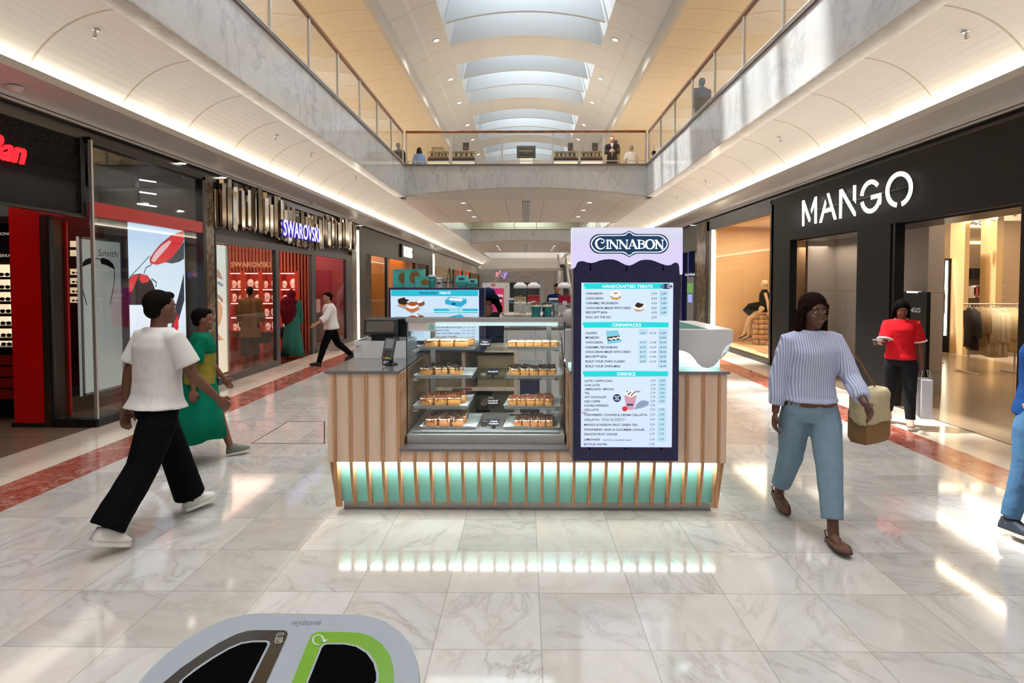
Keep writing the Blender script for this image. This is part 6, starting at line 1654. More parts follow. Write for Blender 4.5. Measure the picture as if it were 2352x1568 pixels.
for i, px in enumerate((848, 856, 865, 874)):
    y = FL(px).y+.3
    garment(.5, 1.0, .16, mat('charcoal_coat', '#3b3732', .8, var=.2), -6.1, y, 1.75, .9, 'charcoal coat hanging in the dark shop window, %s' % ('leftmost', 'second from left', 'third from left', 'rightmost')[i], 'coats in the dark shop window')
y0 = FL(842).y; y1 = FL(880).y
o = E('clothes_rail', (-6.1, (y0+y1)/2+.3, 0), 'thin brass clothes rail in the dark shop window', 'clothes rail')
for y in (y0+.2, y1+.4): MB().cyl((-6.1, y, 0), (-6.1, y, 2.3), .015).build('post', m_bronze, o)
MB().cyl((-6.1, y0+.2, 1.80), (-6.1, y1+.4, 1.80), .012).build('rail', m_bronze, o)

# ---- further left and right shops
m_bulk = mat('bulkhead_grey', '#b1a89f', .5)
def shoprow(s, y0, y1, lab, col, light, sign=None):
    X = s*XF; r = E('distant_shopfront', (X, (y0+y1)/2, 0), lab, 'shopfront', 'distant shopfronts')
    Xa, Xb = (X-.05*s, X+.04*s)
    MB().box(Xa, Xb, y0, y1, 2.75, 3.5).build('fascia', m_bulk, r)
    MB().box(Xa, Xb, y0, y0+.25, 0, 2.75).build('pier', m_emp, r); MB().box(Xa, Xb, y1-.12, y1, 0, 2.75).build('pier', m_black, r)
    MB().box(X-.004, X+.004, y0+.3, y1-.15, .1, 2.7).build('window_glass', m_shopg, r); MB().box(Xa, Xb, y0+.25, y1-.1, 0, .1).build('sill', m_black, r)
    MB().box(s*(XF+1.6), s*(XF+1.65), y0, y1, 0, 3.3).build('back_wall', mat('shop_'+col, col, .5, var=.25, scale=2), r)
    MB().box(s*(XF+.05), s*(XF+1.6), y1-.06, y1, 0, 3.3).build('side_wall', MATS['shop_'+col], r)
    if sign:
        f = Fr((X-.12*s, 0, 0), (0, 1, 0), (0, 0, 1)) if s < 0 else Fr((X-.12*s, 0, 0), (0, -1, 0), (0, 0, 1))
        yy = (y0+y1)/2
        MB().obox(f, (yy-.25) if s < 0 else -yy-.25, (yy+.25) if s < 0 else -yy+.25, 2.35, 2.8, 0, .05).build('projecting_sign', glow('sign_'+sign, sign, 1.5), r)
    area('distant_shop_light', (s*(XF+.8), (y0+y1)/2, 3.2), 1.0, (y1-y0)*.8, light, (1, .85, .66))
YD = YB1s+.3
shoprow(-1, YD, YD+9, 'cream lit distant shopfront just past the dark clothes shop', '#c7b498', 90)
shoprow(-1, YD+9.2, YD+15, 'distant shopfront on the left with a red sign', '#8c6a50', 60, '#e0161c')
shoprow(-1, YD+15.2, YD+22, 'distant shopfront on the left with a second red sign, near the end', '#a98a66', 60, '#e11a1a')
shoprow(-1, YD+22.2, YEND+1, 'last distant shopfront on the left before the end wall', '#b58a50', 50)

# ================================================================ RIGHT SIDE
YW0, YW1 = FRt(1768).y, FRt(1628).y
ST(MB().quad((5.25, -22, 0), (14, -22, 0), (14, YW1, 0), (5.25, YW1, 0)), 'floor_shop_right', m_tileR)
ST(MB().quad((5.25, YW1, 0), (14, YW1, 0), (14, 70, 0), (5.25, 70, 0)), 'floor_shop_right', MATS['dark_brown_floor'])
ST(MB().box(14, 14.1, -22, 70, 0, 5), 'wall_shop_right', mat('beige_shop_wall', '#b79d7c', .6, var=.08))
ST(MB().box(5.36, 14, -22, YW0, 3.35, 3.4), 'ceiling_shop_right', mat('shop_ceiling_beige', '#b09a80', .6))
ST(MB().box(5.36, 14, YW1+.3, 70, 3.35, 3.4), 'ceiling_shop_right', MATS['shop_ceiling_cream'])
mg = E('fashion_shopfront', (5.25, 8, 0), 'matt black fashion shopfront with a tall portal on the right', 'shopfront')
m_mblack = mat('matt_black_panel', '#0e0e0f', .5, var=.08, spec=.25)
def gbox(px0, px1, z0, z1, nm, m_, par, X0_=5.2, X1_=5.34, **k): return MB().box(X0_, X1_, FRt(px0).y, FRt(px1).y, z0, z1).build(nm, m_, par, **k)
zo = FRt(2200, 510).z
zo = FRt(2338, 466).z
MB().box(5.2, 5.34, 2.0, FRt(1770).y, zo, 3.50).build('fascia', m_mblack, mg)
MB().box(5.34, 5.9, 2.0, FRt(1815).y, zo-.02, zo+.1).build('portal_soffit', m_black, mg)
MB().box(5.2, 5.34, 2.0, FRt(2341).y, 0, zo).build('pier', m_mblack, mg)
gbox(2043, 1967, 0, zo, 'pier', m_mblack, mg, 5.2, 5.34); gbox(2050, 2043, 0, zo, 'door_frame', m_black, mg, 5.22, 5.36)
gbox(1813, 1771, 0, zo, 'pier', m_mblack, mg, 5.2, 5.34)
gbox(1775, 1767, 0, 3.4, 'window_frame', m_black, mg); 
zw1 = FRt(1768, 490).z
gbox(1768, 1622, zw1, 3.5, 'window_frame', m_black, mg); gbox(1768, 1626, 0, .10, 'sill', m_black, mg); gbox(1628, 1621, 0, 3.5, 'window_frame', m_black, mg)
gbox(1766, 1629, .10, zw1, 'window_glass', m_shopg, mg, 5.255, 5.263)
# portal screen wall and gates
Xc = 6.3
yc0, yc1 = atX(2131, 650, Xc).y, FRt(1815).y+2.0
cw = E('concrete_screen_wall', (Xc, (yc0+yc1)/2, 0), 'pale concrete screen wall just inside the fashion shop portal', 'partition')
MB().box(Xc, Xc+.25, yc0, yc1, 0, 3.34).build('panel', m_concrete, cw)
ST(MB().box(5.75, Xc, FRt(1790).y-.05, FRt(1790).y+.05, 0, 3.34), 'wall_fashion_shop', m_concrete)
def Xg(px, X): return atX(px, 650, X).y
for i, (a_, b_, zt_, w_) in enumerate(((1825, 1872, 662, 'left'), (2064, 2130, 668, 'right'))):
    X = 6.1; y1_, y0_ = Xg(a_, X), Xg(b_, X); z = atX(a_, zt_+1, X).z
    o = E('security_gate', (X, (y0_+y1_)/2, 0), 'black anti-theft gate in the %s fashion shop doorway' % w_, 'security gate', 'anti-theft gates')
    MB().box(X, X+.06, y0_, y1_, 0, z).build('gate_panel', m_black, o, bevel=.006)
    MB().box(X-.002, X+.05, y0_+(y1_-y0_)*.3, y0_+(y1_-y0_)*.7, z-.02, z+.006).build('lamp', glow('gate_lamp', '#dfe8ea', 1.5), o)
    f = Fr((X-.003, 0, 0), (0, -1, 0), (0, 0, 1)); MB().text(f, 'MANGO', -(y0_+y1_)/2, z-.32, .07, 'C', w=(y1_-y0_)*.6, c=.002).build('lettering', glow('gate_letters', '#d9d9d9', .5), o)
# lit sign
s_ = E('lit_shop_sign', (5.12, 10, 2.78), 'large glowing white stencil-cut shop name on the black fashion fascia', 'sign')
XM_ = 5.12
f = Fr((XM_, 0, 0), (0, -1, 0), (0, 0, 1))
def G(px, py): p = atX(px, py, XM_); return (-p.y, p.z)
lets = MB()
def TR(*pts): lets.prism(f, [G(1820+x/7.84, 370+y/7.84) for x, y in pts], 0, .006)
def EL(cx, cy, ro, ri, a0, a1, n, sk=-.20):
    # slanted elliptical ring segment measured on the sign face
    o_ = [(cx+ro[0]*math.cos(D_(a)), cy-ro[1]*math.sin(D_(a))+sk*ro[0]*math.cos(D_(a))) for a in [a0+(a1-a0)*i/n for i in range(n+1)]]
    i_ = [(cx+ri[0]*math.cos(D_(a)), cy-ri[1]*math.sin(D_(a))+sk*ri[0]*math.cos(D_(a))) for a in [a0+(a1-a0)*i/n for i in range(n+1)]]
    for k in range(n): TR(o_[k], o_[k+1], i_[k+1], i_[k])
D_ = math.radians
TR((180,1172),(178,712),(218,700),(218,1166)); TR((218,700),(330,1035),(318,1098),(298,1092),(212,840))
TR((402,650),(444,632),(442,1120),(400,1126)); TR((404,650),(444,640),(352,940),(332,885))
TR((596,690),(614,765),(532,1106),(486,1112)); TR((622,585),(664,570),(802,1044),(752,1056)); TR((588,862),(700,826),(708,900),(574,938))
TR((850,516),(904,500),(890,1030),(846,1036)); TR((852,516),(906,500),(1144,920),(1144,988),(1112,988),(880,580)); TR((1098,436),(1150,430),(1146,762),(1096,694))
EL(1415, 630, (192, 298), (135, 215), 40, 172, 16); EL(1415, 642, (192, 298), (135, 215), 194, 340, 16)
TR((1420,614),(1606,566),(1606,650),(1418,694)); TR((1548,650),(1606,630),(1606,720),(1596,780),(1540,770),(1550,700))
EL(1926, 508, (246, 322), (178, 235), -78, 258, 34)
ya, yb = G(1843, 650)[0], G(2098, 650)[0]; zlo, zhi = 2.8, 3.3
lets.build('lettering', glow('mango_white', '#fffdf6', 1.1), s_)
MB().box(5.17, 5.198, -yb+.2, -ya-.2, (zlo+zhi)/2-.01, (zlo+zhi)/2+.01).build('mounting_bar', m_black, s_)
area('sign_wash', (5.0, 10.4, 3.05), .4, 3, 3, (1, .98, .94), (1, 0, 0), 'Y')
# display window
Yd0 = YW1-.15
wdw = E('window_display_box', (6.3, (YW0+YW1)/2, 0), 'cream lined shop window display with a bright vertical light line', 'window display')
m_cream = mat('window_cream', '#d9b184', .55, var=.03)
MB().box(5.35, 7.6, Yd0, Yd0+.1, .1, zw1+.2).build('end_wall', m_cream, wdw); MB().box(7.6, 7.7, YW0-.1, Yd0+.1, .1, zw1+.2).build('rear_wall', m_cream, wdw)
MB().box(5.35, 7.6, YW0-.12, YW0-.02, .0, zw1+.2).build('end_wall', m_cream, wdw)
MB().box(5.35, 7.6, YW0-.1, Yd0, .0, .10).build('floor_panel', mat('window_floor', '#dcb98d', .4, var=.05), wdw); MB().box(5.35, 7.6, YW0-.1, Yd0+.1, zw1+.1, zw1+.2).build('ceiling_panel', m_cream, wdw)
xl_ = atY(1636, 650, Yd0-.02).x; MB().box(xl_-.03, xl_+.02, Yd0-.05, Yd0, .1, zw1).build('light_line', glow('window_line', '#ffeccb', 9), wdw)
p = FRt(1750, 808); f = Fr((5.6, YW0+1.3, .103), (0, -1, 0), (1, 0, 0)); MB().text(f, 'WWW.MANGO.COM', 0, 0, .07, 'C', c=.001, bold=.01).build('floor_lettering', m_black, wdw)
area('window_display_lights', (6.3, (YW0+YW1)/2, zw1), 1.4, 2.6, 130, (1, .80, .56)); area('window_line_light', (xl_, Yd0-.1, 1.7), .05, 2.6, 24, (1, .88, .68), (.6, -1, 0), 'Z')
# stool of stacked rings
Ym = Yd0-.75; xm_ = atY(1749, 720, Ym).x; k = Ym/FPX
stl = E('ring_stool', (xm_, Ym, .10), 'tan pedestal of stacked rounded rings under the mannequin', 'pedestal')
m_tan = mat('tan_ring', '#c89a68', .45, var=.03)
zst = atY(1749, 717, Ym).z; nr = 6; hr_ = (zst-.13)/nr
for i in range(nr):
    mb = MB(); z = .10+hr_*(i+.5); ns_ = 8 if i % 2 else 7
    for q in range(ns_):
        a_ = 2*PI*q/ns_+i*.4; mb.ell((xm_+.15*math.cos(a_), Ym+.15*math.sin(a_), z), .085, .085, hr_*.52, 10, 7, e=.75)
    mb.build('ring_of_pads', m_tan, stl, smooth=True)
MB().lathe((xm_, Ym, zst-.03), [(.25, 0), (.25, .03)], 24).build('seat', m_tan, stl)
# low ring pedestal at right
mb = MB()
xq = atY(1768, 780, Yd0-1.6).x
for q in range(7): mb.ell((xq+.15+.15*math.cos(q*.9), Yd0-1.7+.15*math.sin(q*.9), .10+.10), .085, .085, .09, 10, 7, e=.75)
mb.build('ring_stool', m_tan, smooth=True, label='low tan ring pedestal at the right of the display window', cat='pedestal')

# fashion shop interior
Yi = 15.4
ST(MB().box(6.55, 14, Yi, Yi+.1, 0, 3.35), 'wall_fashion_shop', mat('sand_wall', '#b2997c', .6, var=.04))
def ixb(px, Y): return atY(px, 650, Y).x
gi = E('wall_niche', (ixb(2165, Yi), Yi-.1, 0), 'black framed clothes niche with a vertical light in the fashion shop', 'niche')
a_, b_ = ixb(2120, Yi-.3), ixb(2196, Yi-.3); zt_ = atY(2160, 597, Yi-.3).z; zf = 0
MB().box(a_, b_, Yi-.06, Yi-.0, 0, zt_).build('back', mat('niche_back', '#a59788', .5), gi); MB().box(b_-.22, b_, Yi-.35, Yi-.06, 0, zt_).build('side_panel', m_mblack, gi)
MB().box(a_, b_+.05, Yi-.37, Yi-.06, zt_, zt_+.04).build('top_frame', m_black, gi)
x = ixb(2172, Yi-.3); MB().box(x-.02, x+.02, Yi-.34, Yi-.30, atY(2160, 770, Yi-.3).z, zt_-.02).build('light_line', glow('niche_line', '#fff0cf', 8), gi)
MB().cyl((a_, Yi-.25, atY(2160, 652, Yi-.25).z), (b_-.2, Yi-.25, atY(2160, 652, Yi-.25).z), .012).build('rail', m_bronze, gi)
for nm, px0, px1, Y, m_ in (('column', 2214, 2225, 14.6, 'sand_wall'), ('column', 2287, 2302, 14.3, 'sand_wall')):
    ST(MB().box(ixb(px0, Y), ixb(px1, Y), Y, Y+.5, 0, 3.35), 'trim_column', mat('column_sand', '#c6a574', .5))
# open bay between the columns shows a further room
bay = E('shop_bay', ((ixb(2226, Yi)+ixb(2286, Yi))/2, Yi-.1, 0), 'recessed bay with shelves and a black valance between two sand columns', 'display bay')
x0, x1 = ixb(2225, Yi-.1), ixb(2287, Yi-.1)
MB().box(x0, x1, Yi-.06, Yi, 0, 3.3).build('back', mat('bay_back', '#7a6650', .5), bay)
MB().box(x0, x1, Yi-.3, Yi-.1, atY(2250, 640, Yi-.3).z, atY(2250, 616, Yi-.3).z).build('valance', m_mblack, bay)
MB().box(x0, x1, Yi-.12, Yi-.08, atY(2250, 560, Yi-.1).z, atY(2250, 554, Yi-.1).z).build('light_strip', glow('bay_strip', '#ffdf9a', 4), bay); MB().box(x0, x1, Yi-.12, Yi-.08, atY(2250, 522, Yi-.1).z, atY(2250, 516, Yi-.1).z).build('light_strip', glow('bay_strip', '#ffdf9a', 4), bay)
for y in (655, 680): MB().box(x0, x1, Yi-.4, Yi-.1, atY(2250, y, Yi-.3).z-.02, atY(2250, y, Yi-.3).z).build('shelf_board', m_alu, bay)
for i, (px, cc_, nm) in enumerate(((2230, '#d9cdb8', 'cream'), (2240, '#b3574a', 'rust'), (2250, '#c9827a', 'pink'), (2273, '#3a3430', 'black'))):
    x = ixb(px, Yi-.3); z = atY(px, 655, Yi-.3).z-.03
    mbx = MB().box(x-.09, x+.09, Yi-.36, Yi-.2, z-.30+.05*(i % 2), z); 
    for v in mbx.v: v += Vector((.02*noise.noise(v*9), 0, .02*noise.noise(v*7+Vector((3, 0, 0)))))
    mbx.build('hanging_top', mat('top_'+nm, cc_, .8, var=.1), bevel=.02, label='%s top hanging below the upper shelf of the recessed bay' % nm, cat='garment')
# track spots
tk = None
for i, (px, py) in enumerate(((2279, 505), (2236, 506), (2325, 498), (2255, 508))):
    Y = (13.6, 14.5, 12.6, 15.0)[i]; p = Vector((atY(px, py, Y).x, Y, 3.25))
    o = E('track_spotlight', (p.x, Y, p.z), 'white track spotlight on the fashion shop ceiling, %s from the entrance' % ('second', 'third', 'first', 'fourth')[i], 'spotlight', 'track spotlights')
    MB().cyl((p.x-.05, Y, p.z), (p.x+.06, Y-.05, p.z-.06), .045, .055, 14).build('head', m_whitep, o, smooth='auto')
    MB().cyl((p.x, Y, p.z+.04), (p.x, Y, 3.352), .012).build('stem', m_whitep, o)
    MB().cyl((p.x+.06, Y-.05, p.z-.061), (p.x+.062, Y-.051, p.z-.063), .045, .045, 12).build('lens', glow('spot_lens', '#fff2d8', 4), o)
for z_, py in ((0, 0),):
    MB().box(6.6, 13, 10.4, 10.44, 3.31, 3.35).build('lighting_track', m_black, label='black lighting track on the fashion shop ceiling', cat='track')
for q_ in range(4): area('fashion_shop_lights', (7.4+q_*1.5, 11.5, 3.3), .12, 5, 66, (1, .80, .56))
area('rail_fill', (9.0, 10.9, 3.2), .3, .3, 45, (1, .88, .7))  # added light without a fixture, brightens the cream garments
area('fashion_wall_wash', (10, 14.6, 3.3), 5, .1, 60, (1, .78, .5)); area('fashion_shop_lights', (7.0, 7.0, 3.25), 2.0, 4, 60, (1, .82, .6)); area('portal_light', (5.95, 12.0, 2.5), .4, 1.8, 10, (1, .85, .68))
# clothes rails and garments
m_wht = mat('rail_white', '#c9beb0', .4, metal=.3)
def rack(x0, x1, y, z, lab):
    o = E('clothes_rail', ((x0+x1)/2, y, 0), lab, 'clothes rail')
    MB().cyl((x0, y, z), (x1, y, z), .014).build('rail', m_wht, o)
    for x in (x0+.12, x1-.12):
        MB().cyl((x, y, .02), (x, y, z), .016).build('post', m_wht, o); MB().box(x-.025, x+.025, y-.3, y+.3, .0, .025).build('foot', m_wht, o)
    return o
Yr1 = 11.6; x0, x1 = ixb(2214, Yr1), ixb(2350, Yr1); zr_ = atY(2260, 698, Yr1).z
rack(x0, x1, Yr1, zr_, 'white clothes rail of cream garments inside the fashion shop')
GC = ['#1d1a18', '#2a2523', '#8c7355', '#8f7658', '#a58a69', '#bfae93', '#c5b598', '#cdbd9e', '#d9cbaf', '#dfd2b4', '#d8caa9', '#d2bd92', '#d8c49a', '#cfba8e', '#bfa980']
for i, cc_ in enumerate(GC):
    t_ = (i+.5)/len(GC); nm = ('black', 'charcoal', 'tan', 'tan', 'camel', 'stone', 'stone', 'cream', 'ivory', 'ivory', 'cream', 'sand', 'sand', 'sand', 'khaki')[i]
    garment(.46, (.80, .85, .72, .74, .72, .95, .98, .92, .95, 1.0, .98, .86, .88, .86, .9)[i], .15, mat('cloth_'+cc_, cc_, .85, var=.08, scale=30, bump=.3), x0+.1+(x1-x0-.2)*t_, Yr1, zr_-.035, (1.15 if i != 9 else .35)+.06*(i % 3),
            '%s garment on the cream rail, %s from the left' % (nm, ('first', 'second', 'third', 'fourth', 'fifth', 'sixth', 'seventh', 'eighth', 'ninth', 'tenth', 'eleventh', 'twelfth', 'thirteenth', 'fourteenth', 'fifteenth')[i]), 'garments on the cream rail')
Yr2 = 13.3; x0, x1 = ixb(2118, Yr2), ixb(2160, Yr2); zr_ = atY(2150, 700, Yr2).z
rack(x0, x1, Yr2, zr_, 'short clothes rail of dark brown garments beside the wall niche')
for i in range(5):
    garment(.4, .85, .13, mat('cloth_brown%d' % (i % 2), ('#33221a', '#3f2c20')[i % 2], .85, var=.1), x0+.08+(x1-x0-.1)*i/4.5, Yr2, zr_-.035, 1.0, 'dark brown garment on the short rail, %s from the left' % ('first', 'second', 'third', 'fourth', 'fifth')[i], 'garments on the short rail')
for i, px in enumerate((2140, 2152, 2163)):
    garment(.42, .72, .16, mat('cloth_jacket%d' % i, ('#4a3426', '#c9b99c', '#3c2a20')[i], .85), ixb(px, Yi-.28), Yi-.28, atY(px, 655, Yi-.28).z, .5, '%s jacket hanging in the black framed niche' % ('brown', 'cream', 'dark brown')[i], 'jackets in the wall niche')
# cash machine shop and its pier
YP0, YP1 = FRt(1620).y, FRt(1600).y
ST(MB().box(5.2, 5.6, YP0, YP1, 0, 3.5), 'trim_pier', m_emp)
at = E('blue_shopfront', (5.25, YP1+1.6, 0), 'blue framed shopfront with a cash machine, half hidden by the menu sign', 'shopfront')
MB().box(5.2, 5.34, YP1, YP1+5, 2.75, 3.5).build('fascia', m_black, at); m_blue = mat('royal_blue', '#1a2a86', .35)
for y in (YP1+.9, YP1+1.7, YP1+4.9): MB().box(5.2, 5.32, y, y+.12, 0, 2.75).build('blue_post', m_blue, at)
MB().box(5.30, 5.40, YP1, YP1+5, 0, 2.75).build('dark_glazing', mat('dark_glazing', '#1c2226', .1), at)
o = E('cash_machine', (5.2, YP1+.45, .5), 'grey cash machine with a green sign set in the blue shopfront', 'cash machine')
MB().box(5.14, 5.30, YP1+.1, YP1+.85, .55, 1.95).build('body', mat('atm_grey', '#7e8488', .35, metal=.3), o)
MB().box(5.13, 5.14, YP1+.15, YP1+.8, 1.45, 1.75).build('green_sign', glow('atm_green', '#5f9a4a', .5), o); MB().box(5.13, 5.14, YP1+.25, YP1+.7, 1.15, 1.4).build('screen', glow('atm_screen', '#7d8fd0', .9), o)
f = Fr((5.13, 0, 0), (0, -1, 0), (0, 0, 1)); MB().text(f, 'free cash withdrawals', -(YP1+.48), 1.98, .10, 'C', c=.005, maxw=1.1).build('lettering', glow('atm_letters', '#e8ecee', .8), o)
shoprow(1, YP1+5.2, YP1+16, 'cream lit distant shopfront on the right behind the menu sign', '#c7b498', 70)
shoprow(1, YP1+16.2, YP1+30, 'brown distant shopfront on the right behind the menu sign', '#8c6a50', 70)
shoprow(1, YP1+30.2, YEND+1, 'last distant shopfront on the right before the end wall', '#b58a50', 60)
# small lamps in the trims above the shopfronts
for i, (px, py, s) in enumerate(((419, 410, -1), (512, 407, -1), (828, 517, -1), (1589, 522, 1))):
    p = atX(px, py, s*5.24); o = dup(dl); o.location = (s*5.25, p.y, 3.585); o.scale = (.8, .8, 1)
    o['label'] = 'small downlight in the dark trim above the %s' % ('eyewear window', 'crystal shop pier', 'dark shop pier', 'blue shopfront')[i]; o['group'] = 'downlights in the shop trim'
o = E('smoke_detector', (-5.08, atX(35, 245, -5.08).y, 3.70), 'white round smoke detector on the soffit at the far left', 'smoke detector')
MB().lathe((-5.08, atX(35, 245, -5.08).y, 3.70), [(.07, 0), (.07, -.025), (.05, -.03), (.045, -.05), (.001, -.055)], 22).build('body', m_whitep, o, smooth='auto')
p = atX(717, 483, -5.15); MB().lathe((-5.12, p.y, 3.69), [(.06, 0), (.06, -.02), (.04, -.05), (.001, -.055)], 18).build('smoke_detector', m_whitep, smooth='auto', label='white smoke detector above the crystal canopy', cat='smoke detector')
# ================================================================ PEOPLE
def rotx(a): return Matrix.Rotation(a, 3, 'X')
def roty(a): return Matrix.Rotation(a, 3, 'Y')
def rotz(a): return Matrix.Rotation(a, 3, 'Z')
D = math.radians
CLOUD = bpy.data.textures.new('cloth_folds', 'CLOUDS'); CLOUD.noise_scale = .11; CLOUD.noise_depth = 2
def remesh(o, vox, smooth_it=3, disp=0):
    m = o.modifiers.new('remesh', 'REMESH'); m.mode = 'VOXEL'; m.voxel_size = vox; m.use_smooth_shade = True
    if disp:
        d = o.modifiers.new('folds', 'DISPLACE'); d.texture = CLOUD; d.strength = disp; d.mid_level = .5; d.texture_coords = 'LOCAL'
    if smooth_it:
        s = o.modifiers.new('smooth', 'SMOOTH'); s.iterations = smooth_it; s.factor = .5
    return o
def ring(c, ax, ay, rx, ry, n=18, e=1.0):
    out = []
    for i in range(n):
        t = 2*PI*i/n; cx, sx = math.cos(t), math.sin(t)
        out.append(c+ax*rx*math.copysign(abs(cx)**e, cx)+ay*ry*math.copysign(abs(sx)**e, sx))
    return out
def person(label, loc, rz, H=1.7, sex='m', legs=((20, 10, 0, 0), (-20, 25, 0, -20)), lean=4, arms=((-20, 8, 15, 0), (20, 8, 20, 0)), head=(0, 0),
           skin='#8a5a40', hair='short', haircol='#15100e', top=None, bottom=None, shoes=None, near=True, eyes=False, zbase=0.0, name='person', cat='person', group=None, fingers=True, hat=None, seat_z=None, collar=None):
    s = H/1.72; f = sex == 'f'
    root = E(name, (0, 0, 0), label, cat, group)
    msk = mat('skin_'+skin, skin, .5, var=.05, scale=12)
    UP, FW, RT = Vector((0, 0, 1)), Vector((0, 1, 0)), Vector((1, 0, 0))
    LT, LS, LF = .425*s, .415*s, .075*s
    hw = (.088 if not f else .092)*s
    # legs (side -1 = left, +1 = right)
    L = []
    for sd, (hf, kn, ab, fp) in zip((-1, 1), legs):
        d1 = rotx(D(hf)) @ Vector((sd*math.sin(D(ab)), 0, -math.cos(D(ab))))
        d2 = rotx(D(hf-kn)) @ Vector((sd*math.sin(D(ab)), 0, -math.cos(D(ab))))
        hip = Vector((sd*hw, 0, 0)); kne = hip+d1*LT; ank = kne+d2*LS
        R = rotx(D(fp)); L.append([sd, hip, kne, ank, R])
    low = min(min(l[3].z, (l[3]+l[4] @ Vector((0, .14*s, -.03*s))).z)-.0 for l in L)-LF
    P = Vector((0, 0, -low+zbase))
    if seat_z is not None: P = Vector((0, 0, seat_z+.09*s))
    for l in L:
        for k in (1, 2, 3): l[k] = l[k]+P
    Rl = rotx(-D(lean))          # forward lean
    def sp(x, y, z): return P+Rl @ (Vector((x, y, z))*s)
    shw = (.185 if not f else .158)
    N = sp(0, 0, .52)
    # arms
    A = []
    for sd, (af, ab, el, inw) in zip((-1, 1), arms):
        sh = sp(sd*shw, 0, .455)
        d1 = rotx(D(af)) @ roty(-sd*D(ab)) @ Vector((0, 0, -1))
        d2 = rotz(sd*D(inw)) @ rotx(D(af+el)) @ roty(-sd*D(ab*.6)) @ Vector((0, 0, -1))
        elb = sh+d1*.285*s; wr = elb+d2*.245*s
        A.append((sd, sh, elb, wr, d2))
    Hc = N+Rl @ Vector((0, .012*s, .125*s)); HR = rotz(D(head[0])) @ rotx(D(head[1]))
    def hp(x, y, z): return Hc+HR @ (Vector((x, y, z))*s)
    # ---- body
    mb = MB()
    tor = [(-.09, .10, .085), (-.03, .160, .115), (.04, .155, .112), (.15, .125, .092), (.27, .140, .105), (.38, .160, .110), (.45, .150, .085), (.495, .085, .062)]
    mb.loft([ring(sp(0, 0, z), Rl @ RT, Rl @ FW, rx*s*(1.02 if f and z < .1 else .94 if f and z > .12 else 1), ry*s) for z, rx, ry in tor])
    mb.pipe([sp(0, -.005, .46), sp(0, .0, .53), Hc+HR @ Vector((0, -.012, -.06))*s], [.058*s, .052*s, .053*s], 14)
    for sd, hip, kn, an, R in L:
        mid = hip.lerp(kn, .35); c2 = kn.lerp(an, .3)
        mb.pipe([hip+Vector((0, 0, .03*s)), mid, kn.lerp(hip, .12), kn, c2+Vector((0, -.008*s, 0)), an.lerp(kn, .15), an-Vector((0, 0, .02*s))], [.088*s, .083*s, .058*s, .055*s, .055*s, .036*s, .036*s], 12)
        mb.ell(an+R @ Vector((0, .02*s, -.04*s)), .036*s, .055*s, .035*s, 12, 8, rot=R); mb.ell(an+R @ Vector((0, .095*s, -.050*s)), .042*s, .085*s, .022*s, 12, 8, rot=R)
    for sd, sh, el, wr, d2 in A:
        mb.pipe([sh+Rl @ Vector((-sd*.035, 0, -.012))*s, sh+Rl @ Vector((0, 0, -.012))*s, sh.lerp(el, .4), el, el.lerp(wr, .3), wr.lerp(el, .06), wr], [.042*s, .045*s, .041*s, .036*s, .037*s, .025*s, .023*s], 12)
        # hand: palm, four fingers, thumb
        sidev = Vector((sd, 0, 0)); pn = (sidev-d2*sidev.dot(d2)).normalized(); fwd = d2.cross(pn)*(-sd)
        if fwd.length < .1: fwd = FW
        fwd.normalize()
        if fwd.y < 0 and abs(d2.y) < .8: fwd = -fwd
        Rm = Matrix((fwd, pn, d2)).transposed()
        mb.ell(wr+d2*.045*s, .040*s, .017*s, .052*s, 10, 8, rot=Rm)
        if fingers:
            for q, (o_, ln) in enumerate(((.028, .068), (.0095, .078), (-.0095, .073), (-.028, .058))):
                b = wr+d2*.082*s+fwd*o_*s; curl = -pn*sd*0
                inw_ = -pn
                p1 = b+(d2*.9+inw_*.35)*ln*.5*s; p2 = p1+(d2*.55+inw_*.8)*ln*.5*s
                mb.pipe([b-d2*.02*s, b, p1, p2], [.0098*s, .0095*s, .0088*s, .0070*s], 8)
            b = wr+d2*.03*s+fwd*.03*s; mb.pipe([b-fwd*.01*s, b+(fwd*.7+d2*.6)*.03*s, b+(fwd*.5+d2*1.1-pn*.4)*.055*s], [.012*s, .011*s, .008*s], 8)
    # head
    mb.ell(hp(0, -.010, .025), .076*s, .095*s, .092*s, 20, 14, rot=HR)
    mb.ell(hp(0, .022, -.035), .058*s, .068*s, .078*s, 18, 12, rot=HR)
    mb.ell(hp(0, .060, -.088), .026*s, .024*s, .022*s, 10, 8, rot=HR)
    mb.ell(hp(0, .086, -.020), .013*s, .020*s, .018*s, 10, 7, rot=HR); mb.pipe([hp(0, .078, .018), hp(0, .092, -.014)], [.008*s, .012*s], 8)
    for sd in (-1, 1):
        mb.ell(hp(sd*.077, -.005, -.005), .009*s, .022*s, .032*s, 8, 7, rot=HR)
        mb.ell(hp(sd*.030, .074, .022), .026*s, .010*s, .008*s, 8, 6, rot=HR)
        mb.ell(hp(sd*.038, .060, -.035), .024*s, .022*s, .024*s, 8, 6, rot=HR)
    mb.ell(hp(0, .083, -.058), .022*s, .009*s, .0065*s, 10, 6, rot=HR)
    b_ = mb.build('body', msk, root); remesh(b_, (.0062 if near else .012), 2)
